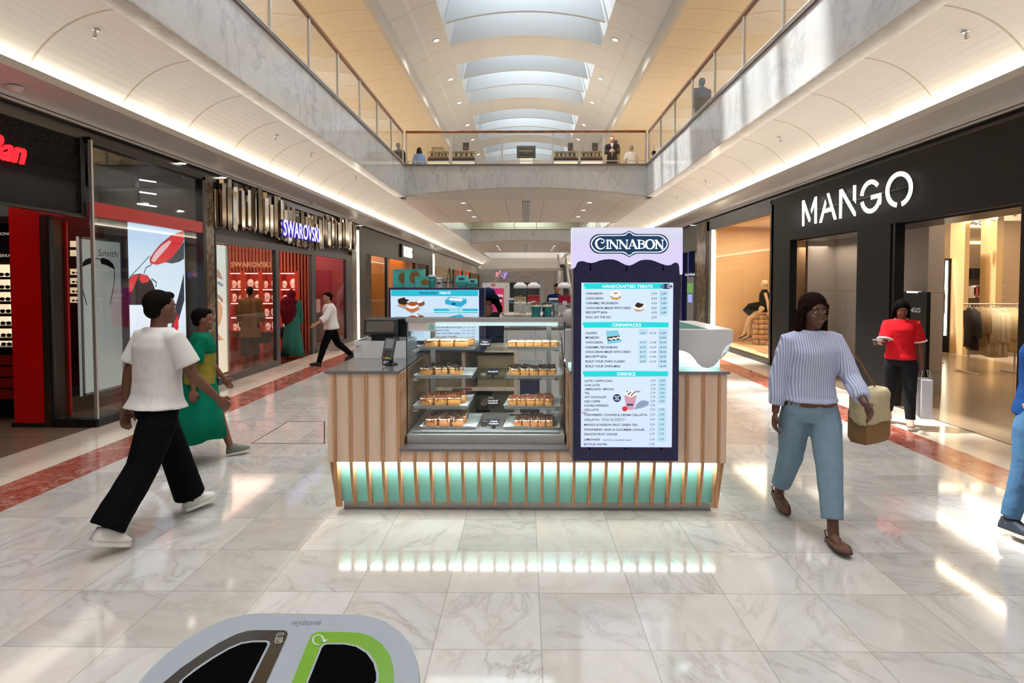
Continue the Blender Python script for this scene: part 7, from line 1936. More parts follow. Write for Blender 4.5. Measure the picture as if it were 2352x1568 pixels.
    if eyes:
        for sd in (-1, 1):
            e = MB().ell(hp(sd*.030, .077, .003), .0115*s, .0055*s, .0048*s, 12, 8, rot=HR).build('eye', mat('eye_white', '#d8d0c8', .3), root, smooth=True)
            MB().ell(hp(sd*.030, .0825, .003), .0048*s, .002*s, .0046*s, 10, 6, rot=HR).build('iris', m_blackp, e, smooth=True)
            MB().pipe([hp(sd*.014, .083, .024), hp(sd*.030, .085, .030), hp(sd*.046, .076, .024)], [.002*s, .0035*s, .002*s], 6).build('eyebrow', mat('hair_'+haircol, haircol, .7, spec=.03, var=.2, scale=60, stretch=(1, 1, .2)), root)
        MB().ell(hp(0, .0885, -.057), .022*s, .005*s, .0055*s, 12, 6, rot=HR).build('lips', mat('lips', '#8e4a42', .4), root, smooth=True)
    # ---- hair
    if hair:
        mb = MB()
        if hair == 'short' or hair == 'grey':
            mb.ell(hp(0, -.026, .042), .083*s, .096*s, .088*s, 18, 12, rot=HR); mb.ell(hp(0, -.06, -.01), .070*s, .05*s, .06*s, 14, 10, rot=HR)
            mb.ell(hp(0, .045, .085), .055*s, .04*s, .03*s, 12, 8, rot=HR)
        elif hair in ('long', 'bob'):
            mb.ell(hp(0, -.022, .040), .090*s, .102*s, .093*s, 20, 14, rot=HR); mb.ell(hp(0, -.06, -.03), .088*s, .055*s, .10*s, 16, 10, rot=HR)
            ln = .34 if hair == 'long' else .12
            for sd in (-1, 1): mb.pipe([hp(sd*.075, .02, .05), hp(sd*.085, -.01, -.04), hp(sd*.088, -.02, -.14), hp(sd*.085, .0, -.12-ln*.6)], [.022*s, .026*s, .032*s, .014*s], 10)
            mb.loft([ring(hp(0, -.065, z), HR @ RT, HR @ FW, w*s, d*s, 16) for z, w, d in ((.0, .085, .05), (-.12, .098, .045), (-.12-ln*.6, .10, .04), (-.12-ln, .06, .025))])
        elif hair == 'bun':
            mb.ell(hp(0, -.026, .040), .083*s, .097*s, .088*s, 18, 12, rot=HR); mb.ell(hp(0, -.11, -.02), .045*s, .05*s, .06*s, 12, 10, rot=HR); mb.pipe([hp(0, -.11, -.02), hp(.01, -.13, -.12), hp(0, -.12, -.24)], [.035*s, .032*s, .012*s], 10)
        h_ = mb.build('hair', mat('hair_'+haircol, haircol, .7, spec=.03, var=.2, scale=60, stretch=(1, 1, .2)), root); remesh(h_, .008 if near else .013, 2, .006)
    # ---- top
    if top:
        g = top.get('loose', .018); hem = top.get('hem', -.08); sl = top.get('sleeve', .5); mb = MB()
        rs = []
        prof = [(hem-.0, .175+top.get('flare', 0), .138+top.get('flare', 0)), ((hem+.06)/2, .172, .134), (.06, .160, .118), (.15, .148, .112), (.27, .152, .115), (.38, .170, .120), (.45, .160, .095), (.492, .105, .072), (.515, .072, .062)]
        if f: prof = [(z, rx*.95, ry*(1.06 if .2 < z < .42 else 1)) for z, rx, ry in prof]
        for z, rx, ry in prof:
            rs.append(ring(sp(0, .0, z), Rl @ RT, Rl @ FW, (rx+g*.6)*s, (ry+g*.6)*s, 24, .9))
        mb.loft(rs)
        for sd, sh, el, wr, d2 in A:
            pts = [sh+Rl @ Vector((-sd*.06, 0, .0))*s, sh+Rl @ Vector((-sd*.005, 0, -.008))*s]; rr = [.058*s, .061*s+g*.2]
            if sl <= .55: 
                e_ = sh.lerp(el, min(1, sl/.5)); pts += [sh.lerp(e_, .5), e_]; rr += [.055*s+g*.5, .057*s+g*.8]
            else:
                pts += [sh.lerp(el, .5), el, el.lerp(wr, .5), el.lerp(wr, min(1.0, (sl-.5)/.45))]; rr += [.052*s+g*.4, .047*s+g*.6, .042*s+g*.7, .034*s+g*.6]
            mb.pipe(pts, rr, 14)
        t_ = mb.build(top.get('name', 'shirt'), top['mat'], root); remesh(t_, .010 if near else .015, 3, top.get('fold', .010))
        if top.get('trim'):
            mb = MB()
            for sd, sh, el, wr, d2 in A:
                e_ = sh.lerp(el, min(1, sl/.5)); dd = (el-sh).normalized(); mb.pipe([e_-dd*.012*s, e_+dd*.006*s], (.057*s+g*.95)+.003, 18)
            mb.pipe([sp(.075*math.cos(t), .065*math.sin(t)+.01, .508-.02*math.sin(t)) for t in [2*PI*q/20 for q in range(21)]], .010*s, 8)
            mb.build('trim', top['trim'], root, smooth=True)
        if top.get('band'):
            mb = MB(); mb.loft([ring(sp(0, 0, z), Rl @ RT, Rl @ FW, (rx+g*.6+.012)*s, (ry+g*.6+.012)*s, 28, .9) for z, rx, ry in ((-.02, .172, .126), (.06, .160, .118), (.15, .150, .114), (.27, .154, .117), (.30, .158, .119))], caps=False)
            o = mb.build('patterned_bodice', top['band'], root, smooth=True)
        if top.get('open'):
            mb = MB(); mb.add([sp(-.022, .142, .47), sp(.022, .142, .47), sp(.012, .150, .12), sp(-.012, .150, .12)], [(3, 2, 1, 0)]); 
            mb = MB().loft([ring(sp(0, .108, z), Rl @ RT, Rl @ FW, w*s, .030*s, 12) for z, w in ((.08, .012), (.30, .030), (.46, .045), (.50, .04))])
            mb.build('shirt_front', top['open'], root, smooth=True)
    # ---- bottom
    if bottom:
        k = bottom.get('type', 'trousers'); g = bottom.get('loose', .014); mb = MB()
        if k == 'skirt':
            zl = bottom.get('hem', .25)*s; n_ = 32; rs = []
            fl = bottom.get('flare', .30)
            cx_ = (L[0][3]+L[1][3])*.5
            for t, w in ((0, .0), (.12, .12), (.35, .36), (.65, .68), (1, 1)):
                c = sp(0, 0, .10).lerp(Vector((cx_.x*.5, cx_.y*.6, zl)), t); r0 = .150+(fl-.150)*w
                R_ = []
                for i in range(n_):
                    a = 2*PI*i/n_; q = 1+.07*w*math.sin(a*7+1)+.03*w*math.sin(a*11)
                    R_.append(c+Vector((math.cos(a)*r0*q*s, math.sin(a)*(r0*.95)*q*s, .02*w*math.sin(a*3))))
                rs.append(R_)
            mb.loft(rs); o = mb.build('skirt', bottom['mat'], root, smooth=True)
        else:
            mb.loft([ring(sp(0, 0, z), Rl @ RT, Rl @ FW, (rx+g*.5)*s*bottom.get('slim', 1), (ry+g*.5)*s*bottom.get('slim', 1), 20, .9) for z, rx, ry in ((-.11, .135, .105), (-.04, .166, .122), (.04, .160, .118), (bottom.get('rise', .10), .150, .112))])
            ln = bottom.get('len', 1.0); w2 = bottom.get('hemw', .05)
            for sd, hip, kn, an, R in L:
                e_ = kn.lerp(an, ln)
                mb.pipe([hip-Vector((0, 0, .01*s)), hip.lerp(kn, .35), kn.lerp(hip, .1), kn, kn.lerp(e_, .5), e_], [.086*s+g*.2, .092*s+g*.8, .068*s+g, .066*s+g, (.062*s+w2*s)/2+g*.8, w2*s+g*.6], 14)
            o = mb.build(bottom.get('name', 'trousers'), bottom['mat'], root); remesh(o, .010 if near else .015, 2, bottom.get('fold', .010))
        if bottom.get('belt'):
            mb = MB().loft([ring(sp(0, 0, z), Rl @ RT, Rl @ FW, .170*s, .130*s, 28, .9) for z in (.0, .03)], caps=False); mb.build('belt', bottom['belt'], root, smooth=True)
    # ---- shoes
    if shoes:
        for sd, hip, kn, an, R in L:
            sole = MB(); up = MB(); k = shoes.get('type', 'sneaker')
            def q(x, y, z): return an+R @ (Vector((x, y, z))*s)
            outl = [(-.030, -.055), (.030, -.055), (.036, .0), (.046, .09), (.044, .14), (.025, .178), (-.005, .19), (-.032, .172), (-.044, .13), (-.042, .06), (-.034, .0)]
            th = .024 if k == 'sneaker' else .008
            n_ = len(outl); z0 = -.075
            sole.loft([[q(x*1.05, y*1.02, z) for x, y in outl] for z in (z0, z0+th)])
            if k == 'flat':
                up.loft([[q(x*a, .065+(y-.065)*b, z) for x, y in outl] for a, b, z in ((1.0, 1.0, z0+th), (1.03, 1.0, z0+.022), (.92, .93, z0+.034))], caps=False)
                up.ell(q(0, .135, z0+.022), .038*s, .048*s, .020*s, 14, 8, rot=R)
                up.pipe([q(.03, -.03, z0+.03), q(.036, -.045, -.005), q(0, -.05, .01), q(-.036, -.045, -.005), q(-.03, -.03, z0+.03)], .005*s, 6)
            else:
                up.loft([[q(x*a, .06+(y-.06)*b+sh_, z) for x, y in outl] for a, b, sh_, z in ((1.0, 1.0, 0, z0+th), (1.02, .99, 0, z0+.045), (.92, .80, -.018, z0+.066), (.86, .50, -.045, z0+.088), (.80, .42, -.052, z0+.105))])
                la = MB()
                for i in range(4): la.pipe([q(-.024, .055+i*.018, z0+.080-i*.009), q(.024, .055+i*.018, z0+.080-i*.009)], .0035*s, 5)
            u = up.build('shoe', shoes['mat'], root, smooth=True)
            sole.build('sole', shoes.get('sole', shoes['mat']), u)
            if k != 'flat': la.build('laces', shoes.get('lace', shoes.get('sole', shoes['mat'])), u)
    # ---- hat
    if hat:
        mb = MB(); mb.ell(hp(0, -.02, .055), .092*s, .108*s, .082*s, 20, 14, rot=HR); c_ = remesh(mb.build('cap', hat, root), .009, 2)
        sd_ = -1
        mb = MB(); mb.loft([[hp(x*w_, y_, .018+z_-.15*x*x*0) for x in (-1, -.5, 0, .5, 1)]+[hp(x*w_, y_, .010+z_) for x in (1, .5, 0, -.5, -1)] for w_, y_, z_ in ((.075, -.075, .0), (.080, -.12, -.012), (.06, -.165, -.035), (.03, -.178, -.045))])
        mb.build('cap_peak', hat, root, smooth=True)
    Rz = rotz(rz)
    root.location = loc; root.rotation_euler = (0, 0, rz)
    J = {'hand': [Vector(loc)+Rz @ (a[3]+a[4]*.08*s) for a in A], 'wrist': [Vector(loc)+Rz @ a[3] for a in A], 'sh': [Vector(loc)+Rz @ a[1] for a in A], 'hip': Vector(loc)+Rz @ P, 'head': Vector(loc)+Rz @ Hc, 'Rz': Rz, 'root': root, 's': s}
    return J
def fabric(n, c, **k): return mat('fabric_'+n, c, .85, var=k.pop('var', .08), scale=k.pop('scale', 25), bump=.25, spec=.05, **k)
# striped shirt
m_str, nt, b = new_mat('fabric_striped')
tc = nt.nodes.new('ShaderNodeTexCoord'); sx = nt.nodes.new('ShaderNodeSeparateXYZ'); nt.links.new(tc.outputs['Object'], sx.inputs[0])
w = math_n(nt, 'SINE', math_n(nt, 'MULTIPLY', sx.outputs[0], 420)); b.inputs['Roughness'].default_value = .8
nt.links.new(mixc(nt, math_n(nt, 'GREATER_THAN', w, .2), C('#c3c8de'), C('#8f99bf')), b.inputs['Base Color'])
m_wsneak = mat('white_leather', '#e6e3de', .45, var=.03); m_gsole = mat('pale_sole', '#cfc9c0', .6)
def zfoot(px, py): return atZ(px, py, 0)

# 1 man in white T-shirt
J = person('man in white T-shirt and wide black trousers walking away, left foreground', (-2.60, 4.12, 0), D(-28), 1.77, 'm',
    legs=((24, 6, 2, 6), (-22, 14, 2, -22)), lean=3, arms=((-16, 10, 14, 0), (18, 10, 24, 0)), skin='#6b4433', hair='short',
    top=dict(mat=fabric('white', '#d9d6d4', var=.03), sleeve=.36, loose=.035, hem=-.03, flare=.025, name='t_shirt'), bottom=dict(mat=fabric('black', '#0d0d10'), loose=.035, hemw=.085, len=.93, rise=.045, slim=.88), shoes=dict(mat=m_wsneak, sole=m_wsneak))
# 2 woman in green
m_green = fabric('green', '#0b6a52', var=.25, scale=14); m_gold = fabric('gold_pattern', '#8a7a33', var=.45, scale=18)
J = person('woman in a long green dress with gold patterned bodice walking, grey plimsolls', (-3.18, 5.72, 0), D(-62), 1.58, 'f',
    legs=((24, 8, 1, 8), (-22, 20, 1, -16)), lean=3, arms=((14, 8, 20, 0), (-16, 8, 15, 0)), skin='#7a4b38', hair='short', haircol='#120c0c',
    top=dict(mat=m_green, sleeve=.42, loose=.03, hem=.0, band=m_gold, name='dress_top'), bottom=dict(type='skirt', mat=m_green, hem=.26, flare=.30), shoes=dict(mat=mat('grey_canvas', '#6e6f66', .7), sole=m_gsole, lace=m_gsole))
# 3 man in olive tunic
p = zfoot(576, 826)
J = person('man in olive tunic and dark trousers standing inside the crystal shop window', (p.x, p.y, 0), D(8), 1.68, 'm', legs=((3, 2, 3, 0), (-3, 2, 3, 0)), lean=2, arms=((0, 9, 12, 0), (4, 10, 12, 0)),
    skin='#7a4f3a', hair='short', near=False, top=dict(mat=fabric('olive', '#6d5634'), sleeve=.92, loose=.05, hem=-.42, flare=.05, name='tunic'), bottom=dict(mat=fabric('dark_grey', '#2e2c2e'), loose=.03, hemw=.07), shoes=dict(mat=m_blackp))
def handbag(P, w, h, d, m_, lab, strap=None, hm=None, rz=0, cat='bag', nm='handbag', sag=0):
    o = E(nm, (P[0], P[1], P[2]), lab, cat); x, y, z = P
    R = rotz(rz)
    mb = MB(); mb.loft([[Vector(P)+R @ Vector((sx_*w/2*k, sy_*d/2*k2, zz*h)) for sx_, sy_ in ((-1, -1), (0, -1.15), (1, -1), (1.05, 0), (1, 1), (0, 1.15), (-1, 1), (-1.05, 0))] for k, k2, zz in ((.88, .8, 0), (1, 1, .12), (1, 1, .6), (.94, .6, 1.0))])
    mb.build('bag_body', m_, o, bevel=.004)
    if strap:
        S_ = Vector(strap)
        for s_ in (-1, 1):
            a = Vector(P)+R @ Vector((s_*w*.32, 0, h)); MB().pipe([a, a.lerp(S_, .5)+R @ Vector((s_*w*.10, 0, 0)), S_], .006, 6).build('strap', hm or m_, o, smooth=True)
    return o
h_ = J['hand'][1]; handbag((h_.x+.02, h_.y, h_.z-.42), .26, .26, .12, m_blackp, 'black handbag carried by the man in the olive tunic', h_)
# 4 woman in maroon scarf and teal dress
p = zfoot(672, 822); m_mar = fabric('maroon', '#5a1420')
J = person('woman in maroon headscarf and long teal dress at the crystal shop door', (p.x, p.y, 0), D(15), 1.62, 'f', legs=((4, 2, 2, 0), (-4, 2, 2, 0)), lean=2, arms=((6, 6, 30, 0), (2, 6, 10, 0)), skin='#6b4030', hair=None, near=False,
    top=dict(mat=fabric('teal', '#2f6a60'), sleeve=.95, loose=.035, hem=-.1, name='dress_top'), bottom=dict(type='skirt', mat=MATS['fabric_teal'], hem=.07, flare=.27), shoes=dict(mat=m_blackp, type='flat'))
r_ = J['root']; mb = MB(); mb.ell((0, -.02, 1.49), .098, .115, .125, 16, 12); mb.loft([ring(Vector((-.06, -.02, z)), Vector((1, 0, 0)), Vector((0, 1, 0)), a_, b_, 18) for z, a_, b_ in ((1.44, .10, .11), (1.34, .19, .14), (1.1, .20, .16), (.82, .15, .14))])
o = mb.build('headscarf', m_mar, r_); remesh(o, .014, 3, .02)
h_ = J['hand'][0]; handbag((h_.x-.08, h_.y-.12, h_.z-.34), .24, .26, .10, m_blackp, 'black handbag held by the woman in the maroon headscarf', h_)
# 5 man in white shirt
p = zfoot(762, 838)
J = person('man in loose white shirt and black trousers striding past the crystal shop', (p.x, p.y, 0), D(120), 1.64, 'm', legs=((24, 6, 2, 8), (-22, 26, 2, -26)), lean=6, arms=((28, 14, 30, 0), (-26, 14, 20, 0)), skin='#a87860', hair='short', near=False,
    top=dict(mat=MATS['fabric_white'], sleeve=.7, loose=.05, hem=-.06, name='shirt'), bottom=dict(mat=MATS['fabric_black'], loose=.015, hemw=.05), shoes=dict(mat=m_blackp))
h_ = J['hand'][1]; handbag((h_.x+.02, h_.y, h_.z-.45), .24, .30, .10, mat('pale_bag', '#cfcac4', .6), 'pale carrier bag swinging from the hand of the striding man', h_)
# 6 woman in striped shirt, facing us
J = person('woman in striped blouse and light blue jeans walking towards the camera', (2.0, 4.16, 0), D(179), 1.74, 'f', legs=((20, 4, -3, 4), (-18, 18, -3, -20)), lean=2, arms=((22, 12, 34, 12), (-8, 10, 12, 0)), head=(8, -4), skin='#5d3a2c', hair='long', haircol='#1d100d', eyes=True,
    top=dict(mat=m_str, sleeve=.85, loose=.028, hem=.03, name='blouse', fold=.018), bottom=dict(mat=fabric('light_denim', '#7b93a6', var=.12), loose=.020, hemw=.058, len=.80, belt=mat('brown_belt', '#6a3f1c', .5), name='jeans'), shoes=dict(mat=mat('tan_suede', '#6e4b3c', .8), type='flat', sole=mat('dark_sole', '#3a2a24', .6)))
h_ = J['hand'][0]; m_cb = fabric('camel_bag', '#8a6a4a'); 
sh = J['sh'][0]; c_ = Vector((2.50, 4.30, .60)); handbag(c_, .30, .36, .14, m_cb, 'camel shoulder bag hanging beside the woman in the striped blouse', (sh.x+.02, sh.y, sh.z+.03), rz=D(30))
c_ = Vector((2.52, 4.30, .98)); mb = MB().ell(c_, .10, .07, .12, 16, 10)
# cream jacket over her arm
mb = MB(); Rb = rotz(D(30)); n_ = 22
mb.loft([[Vector((2.50, 4.30, 0))+Rb @ Vector((k*.175*math.cos(t), k*.105*math.sin(t), 0))+Vector((0, 0, z+.03*math.sin(3*t)*(1-(z-.74)/.26))) for t in [2*PI*q/n_ for q in range(n_)]] for z, k in ((.76, 1.08), (.86, 1.04), (.955, 1.0), (.985, .85), (.995, .3))])
o = mb.build('draped_jacket', fabric('cream', '#b7a98a'), label='cream jacket draped over the top of the camel shoulder bag', cat='jacket'); remesh(o, .010, 2, .03)
# 7 woman in red T-shirt
J7 = person('woman in red T-shirt looking at her phone outside the fashion shop', (4.56, 7.22, 0), D(150), 1.56, 'f', legs=((8, 4, 2, 0), (-14, 10, 2, -6)), lean=3, arms=((-6, 10, 8, 0), (22, 6, 72, -18)), head=(12, -26), skin='#7c4f3c', hair='long', haircol='#14100f', eyes=True,
    top=dict(mat=fabric('red', '#d3222b', var=.05), sleeve=.42, loose=.035, hem=-.02, name='t_shirt', trim=MATS['fabric_white']), bottom=dict(mat=fabric('charcoal', '#26282b'), loose=.014, hemw=.050, len=.95), shoes=dict(mat=mat('beige_knit', '#a08f7d', .8), sole=m_gsole))
h_ = J7['hand'][1]; u = (J7['Rz'] @ Vector((1, 0, 0))); fr_ = Fr(h_+J7['Rz'] @ Vector((-.03, .02, .012)), J7['Rz'] @ Vector((.2, .9, .4)), J7['Rz'] @ Vector((1, -.2, .1)))
o = E('mobile_phone', fr_.o, 'pale mobile phone held by the woman in the red T-shirt', 'phone')
MB().obox(fr_, -.075, .075, -.035, .035, -.004, .004).build('phone_case', mat('phone_case', '#b9bcc4', .3), o); MB().obox(fr_, -.07, .07, -.032, .032, .004, .005).build('phone_screen', m_black, o)
h_ = J7['hand'][0]
def paperbag(P, w, h, d, m_, lab, hand, rz):
    o = E('paper_bag', P, lab, 'shopping bag'); R = rotz(rz); V = Vector(P)
    MB().loft([[V+R @ Vector((sx_*w/2*k, sy_*d/2*k, zz*h)) for sx_, sy_ in ((-1, -1), (1, -1), (1, 1), (-1, 1))] for k, zz in ((1, 0), (1, 1))]).build('bag_body', m_, o)
    for s_ in (-1, 1): MB().pipe([V+R @ Vector((-w*.25, s_*d*.5, h)), V+R @ Vector((-w*.2, s_*d*.3, h+.10)), V+R @ Vector((w*.2, s_*d*.3, h+.10)), V+R @ Vector((w*.25, s_*d*.5, h))], .004, 6).build('handle', m_, o)
    return o
paperbag((h_.x+.02, h_.y-.02, h_.z-.57), .24, .46, .11, mat('white_paper', '#cfd3de', .5), 'tall white paper shopping bag carried by the woman in red', h_, D(70))
# 8 person leaving the right edge
J8 = person('person in navy jacket and blue jeans stepping out of the right edge', (3.50, 4.02, 0), D(-158), 1.66, 'f', legs=((3, 3, 2, 0), (-4, 6, 4, 0)), lean=4, arms=((10, 10, 20, 0), (16, 16, 40, 0)), skin='#a67b63', hair='bob', haircol='#3b2b24',
    top=dict(mat=fabric('navy', '#1f3f73'), sleeve=.92, loose=.03, hem=-.06, name='jacket'), bottom=dict(mat=fabric('denim', '#476a8c', var=.15), loose=.014, hemw=.052, len=.90, name='jeans'), shoes=dict(mat=mat('navy_canvas', '#2b3442', .6), sole=mat('white_sole', '#c9c6c0', .6)))
h_ = J8['hand'][1]; handbag((h_.x-.05, h_.y, h_.z-.30), .30, .24, .12, mat('grey_white_bag', '#a9acb0', .4), 'grey and white bag carried at the right edge of the picture', h_, rz=.5)
# 9 kiosk worker
pe_ = atY(1128, 700, 6.0)
J9 = person('kiosk worker in navy cap and T-shirt looking down behind the display case', (pe_.x, 6.12, 0), D(52), 1.70, 'f', legs=((2, 2, 3, 0), (-2, 2, 3, 0)), lean=6, arms=((10, 6, 70, 0), (14, 6, 76, 0)), head=(10, -18), skin='#8a5f49', hair='bun', haircol='#120d0c', eyes=True,
    top=dict(mat=fabric('navy_tee', '#141b36'), sleeve=.45, loose=.02, hem=-.06, name='t_shirt'), bottom=dict(mat=MATS['fabric_black']), shoes=dict(mat=m_blackp), hat=fabric('navy_cap', '#16233f'))
# 10 worker in the grey house-shaped kiosk
Yk_ = 15.4; pk_ = atY(1279, 670, Yk_)
J = person('man in navy polo behind the counter of the house-shaped kiosk', (pk_.x, Yk_, 0), D(175), 1.74, 'm', legs=((0, 0, 3, 0), (0, 0, 3, 0)), lean=3, arms=((20, 6, 50, 0), (20, 6, 50, 0)), head=(0, -10), skin='#a4735a', hair='short', haircol='#2a1c15', near=False,
    top=dict(mat=fabric('polo', '#182b5a'), sleeve=.45, loose=.02, hem=-.06, name='polo_shirt'), bottom=dict(mat=MATS['fabric_black']), shoes=dict(mat=m_blackp))
# upstairs
ZU = 5.25
def up(label, px, Y, rz, H, **k):
    x = atY(px, 350, Y).x; return person(label, (x, Y, ZU), D(rz), H, near=False, **k)
up('grey-haired man in a dark jacket behind the left end of the bridge glass', 914, 22.0, -10, 1.72, hair='grey', haircol='#6b6864', skin='#9a705a', top=dict(mat=fabric('dark_jacket', '#2f2b2a'), sleeve=.95, loose=.04, hem=-.12, name='jacket'), bottom=dict(mat=MATS['fabric_black']), shoes=dict(mat=m_blackp))
up('dark-haired woman in a pale blue blouse behind the bridge glass, seen from behind', 963, 22.4, 10, 1.64, sex='f', hair='long', skin='#a67b63', top=dict(mat=fabric('pale_blue', '#6f8bc0'), sleeve=.8, loose=.05, hem=-.1, name='blouse'), bottom=dict(mat=MATS['fabric_denim']), shoes=dict(mat=m_blackp))
up('young man in a black suit looking up from behind the bridge glass', 1406, 21.6, 172, 1.80, legs=((0, 0, 3, 0), (0, 0, 3, 0)), hair='short', haircol='#1c1512', skin='#b98c76', eyes=True, head=(0, 22), arms=((14, 8, 78, 40), (14, 8, 78, 40)), top=dict(mat=fabric('suit', '#14151a'), sleeve=.95, loose=.03, hem=-.14, name='suit_jacket', open=MATS['fabric_white']), bottom=dict(mat=MATS['fabric_black']), shoes=dict(mat=m_blackp))
up('grey-haired man in a white shirt behind the right end of the bridge glass', 1451, 22.4, 0, 1.70, hair='grey', haircol='#8a8682', skin='#a4745c', top=dict(mat=MATS['fabric_white'], sleeve=.45, loose=.05, hem=-.06, name='shirt'), bottom=dict(mat=MATS['fabric_charcoal']), shoes=dict(mat=m_blackp))
up('dark-haired person in a cream top passing the far right corner of the bridge', 1500, 22.9, -60, 1.60, sex='f', hair='short', skin='#8f6a55', top=dict(mat=MATS['fabric_cream'], sleeve=.5, loose=.04, hem=-.06, name='shirt'), bottom=dict(mat=MATS['fabric_charcoal']), shoes=dict(mat=m_blackp))
up('person in dark grey clothes walking behind the upper right balustrade', 1612, 15.0, 10, 1.66, hair='short', skin='#5c463c', top=dict(mat=fabric('slate', '#4b4f5c'), sleeve=.95, loose=.05, hem=-.12, name='jacket'), bottom=dict(mat=MATS['fabric_charcoal']), shoes=dict(mat=m_blackp))
# mannequin
J = person('seated cream mannequin in a black sleeveless dress in the shop window', (xm_+.02, Ym-.05, 0), D(70), 1.74, 'f', legs=((52, 34, 0, -30), (44, 36, 0, -30)), lean=-4, arms=((-14, 6, 8, 0), (-10, 8, 10, 0)), head=(0, -6), skin='#d9b58c', hair=None, near=False, name='mannequin', cat='mannequin', seat_z=zst+.01,
    top=dict(mat=fabric('black_dress', '#0c0b0c'), sleeve=.06, loose=.0, hem=-.08, name='dress'), shoes=dict(mat=m_blackp, type='flat'))
o = MB().pipe([(-.10, .10, zst+.16), (.0, .30, zst+.12), (.02, .42, zst-.02)], [.13, .13, .12], 14).build('dress_skirt', MATS['fabric_black_dress'], J['root'], smooth=True)
# ================================================================ RECYCLING BIN in the foreground
ZB_ = 1.02
def Bp(x, y): p = atZ(250+x/3.136, 1380+y/3.136, ZB_); return (p.x, p.y)
fb = Fr((0, 0, 0), (1, 0, 0), (0, 1, 0))
# top outline traced in its own plane (front part lies below the frame)
tl = [(205,590),(300,480),(420,370),(560,270),(700,190),(850,125),(980,94),(1090,84),(1400,88),(1780,95),(1900,110),(2010,150),(2110,225),(2180,310),(2225,420),(2240,520),(2243,590)]
top = [Bp(*p) for p in tl]
ycut = top[-1][1]
xl_, xr_ = top[0][0], top[-1][0]
dpt = .34
low = [(xr_+.0, ycut-.12), (xr_-.04, ycut-.22), (xr_-.14, ycut-dpt), ((xl_+xr_)/2, ycut-dpt-.04), (xl_+.02, ycut-dpt), (xl_-.05, ycut-.24), (xl_-.05, ycut-.12)]
outl = list(reversed(top+low))
m_bin = mat('bin_grey', '#8e97a1', .38, var=.03, scale=250, bump=.08)
cbx = sum(p[0] for p in outl)/len(outl); cby = sum(p[1] for p in outl)/len(outl)
bn = E('recycling_bin', (cbx, cby, 0), 'grey oval recycling bin with a black and a green opening in the near foreground', 'bin')
def bsc(pts, k): return [(cbx+(x-cbx)*k, cby+(y-cby)*k) for x, y in pts]
mb = MB(); mb.loft([[Vector((x, y, z)) for x, y in bsc(outl, k)] for k, z in ((.86, .0), (.86, .04), (.95, ZB_-.12), (1.0, ZB_-.03), (1.0, ZB_-.006), (.993, ZB_))]).build('bin_body', m_bin, bn, smooth='auto')
def bpoly(nm, pts, m_, z, parent=bn, ext=None):
    q = [Bp(*p) for p in pts]; q += [(x, y) for x, y in (ext or [])]
    a2 = sum(q[i][0]*q[(i+1)%len(q)][1]-q[(i+1)%len(q)][0]*q[i][1] for i in range(len(q)))
    if a2 < 0: q.reverse()
    return MB().prism(fb, q, ZB_+z, ZB_+z+.002).build(nm, m_, parent)
yb_ = ycut-.26
m_gblk = mat('gloss_black_label', '#14110f', .12, coat=.6); m_green = mat('lime_green', '#5c930f', .25, var=.03, coat=.5); m_hole = mat('bin_hole_dark', '#040404', .9, spec=.02)  # openings are flat sheets, their inner darkness put in as near-black colour
A0 = [(400,590),(520,490),(650,400),(790,310),(920,245),(1000,222),(1060,217),(1260,218),(1282,226),(1288,245),(1270,290),(1135,590)]
e0, e1 = Bp(1135, 590), Bp(400, 590)
dxa, dya = e0[0]-Bp(1200, 445)[0], e0[1]-Bp(1200, 445)[1]
k_ = (yb_-e0[1])/dya
lo1 = [(e0[0]+dxa*k_, yb_), (e1[0]+.03, yb_), (e1[0]-.04, yb_+.12)]
bpoly('black_label', A0, m_gblk, .0005, ext=lo1)
I0 = [(512,590),(620,500),(740,420),(860,350),(950,312),(1030,298),(1130,296),(1155,303),(1162,320),(1150,345),(1030,590)]
I1 = [(535,590),(640,510),(750,435),(865,367),(955,328),(1035,315),(1125,314),(1140,318),(1142,330),(1130,352),(1010,590)]
f0, f1 = Bp(1030, 590), Bp(512, 590)
bpoly('opening_rim', I0, m_bin, .002, ext=[(f0[0]+dxa*k_*.75, yb_+.06), (f1[0]+.05, yb_+.06)]); bpoly('opening', I1, m_hole, .0035, ext=[(f0[0]+dxa*k_*.7, yb_+.07), (f1[0]+.07, yb_+.07)])
G0 = [(1320,590),(1440,290),(1465,245),(1500,230),(1700,231),(1800,236),(1890,262),(1970,320),(2025,400),(2048,480),(2052,590)]
g0, g1 = Bp(1320, 590), Bp(2052, 590)
bpoly('green_label', G0, m_green, .0005, ext=[(g1[0], yb_+.1), (g1[0]-.06, yb_+.02), (g0[0]+dxa*k_, yb_)])
H0 = [(1425,590),(1520,350),(1540,322),(1570,314),(1700,315),(1790,332),(1870,380),(1925,460),(1945,540),(1945,590)]
H1 = [(1442,590),(1535,355),(1552,336),(1575,330),(1695,331),(1780,348),(1855,395),(1905,465),(1925,540),(1925,590)]
h0, h1 = Bp(1425, 590), Bp(1945, 590)
bpoly('opening_rim', H0, m_bin, .002, ext=[(h1[0]-.03, yb_+.07), (h0[0]+dxa*k_*.75, yb_+.06)]); bpoly('opening', H1, m_hole, .0035, ext=[(h1[0]-.05, yb_+.08), (h0[0]+dxa*k_*.7, yb_+.07)])
m_sym = mat('symbol_grey', '#b9c0bb', .5)
mb = MB(); kk = (Bp(1600, 290)[0]-Bp(1500, 290)[0])/100
def rb_(pts, w, z=.0028, closed=False): mb.ribbon(fb, [Bp(*p) for p in pts], w*kk, ZB_+z, ZB_+z+.0006, closed)
rb_([(1508+38*math.cos(D(a)), 290+36*math.sin(D(a))) for a in range(80, 385, 15)], 10)
mb.build('recycle_symbol', m_sym, bn)
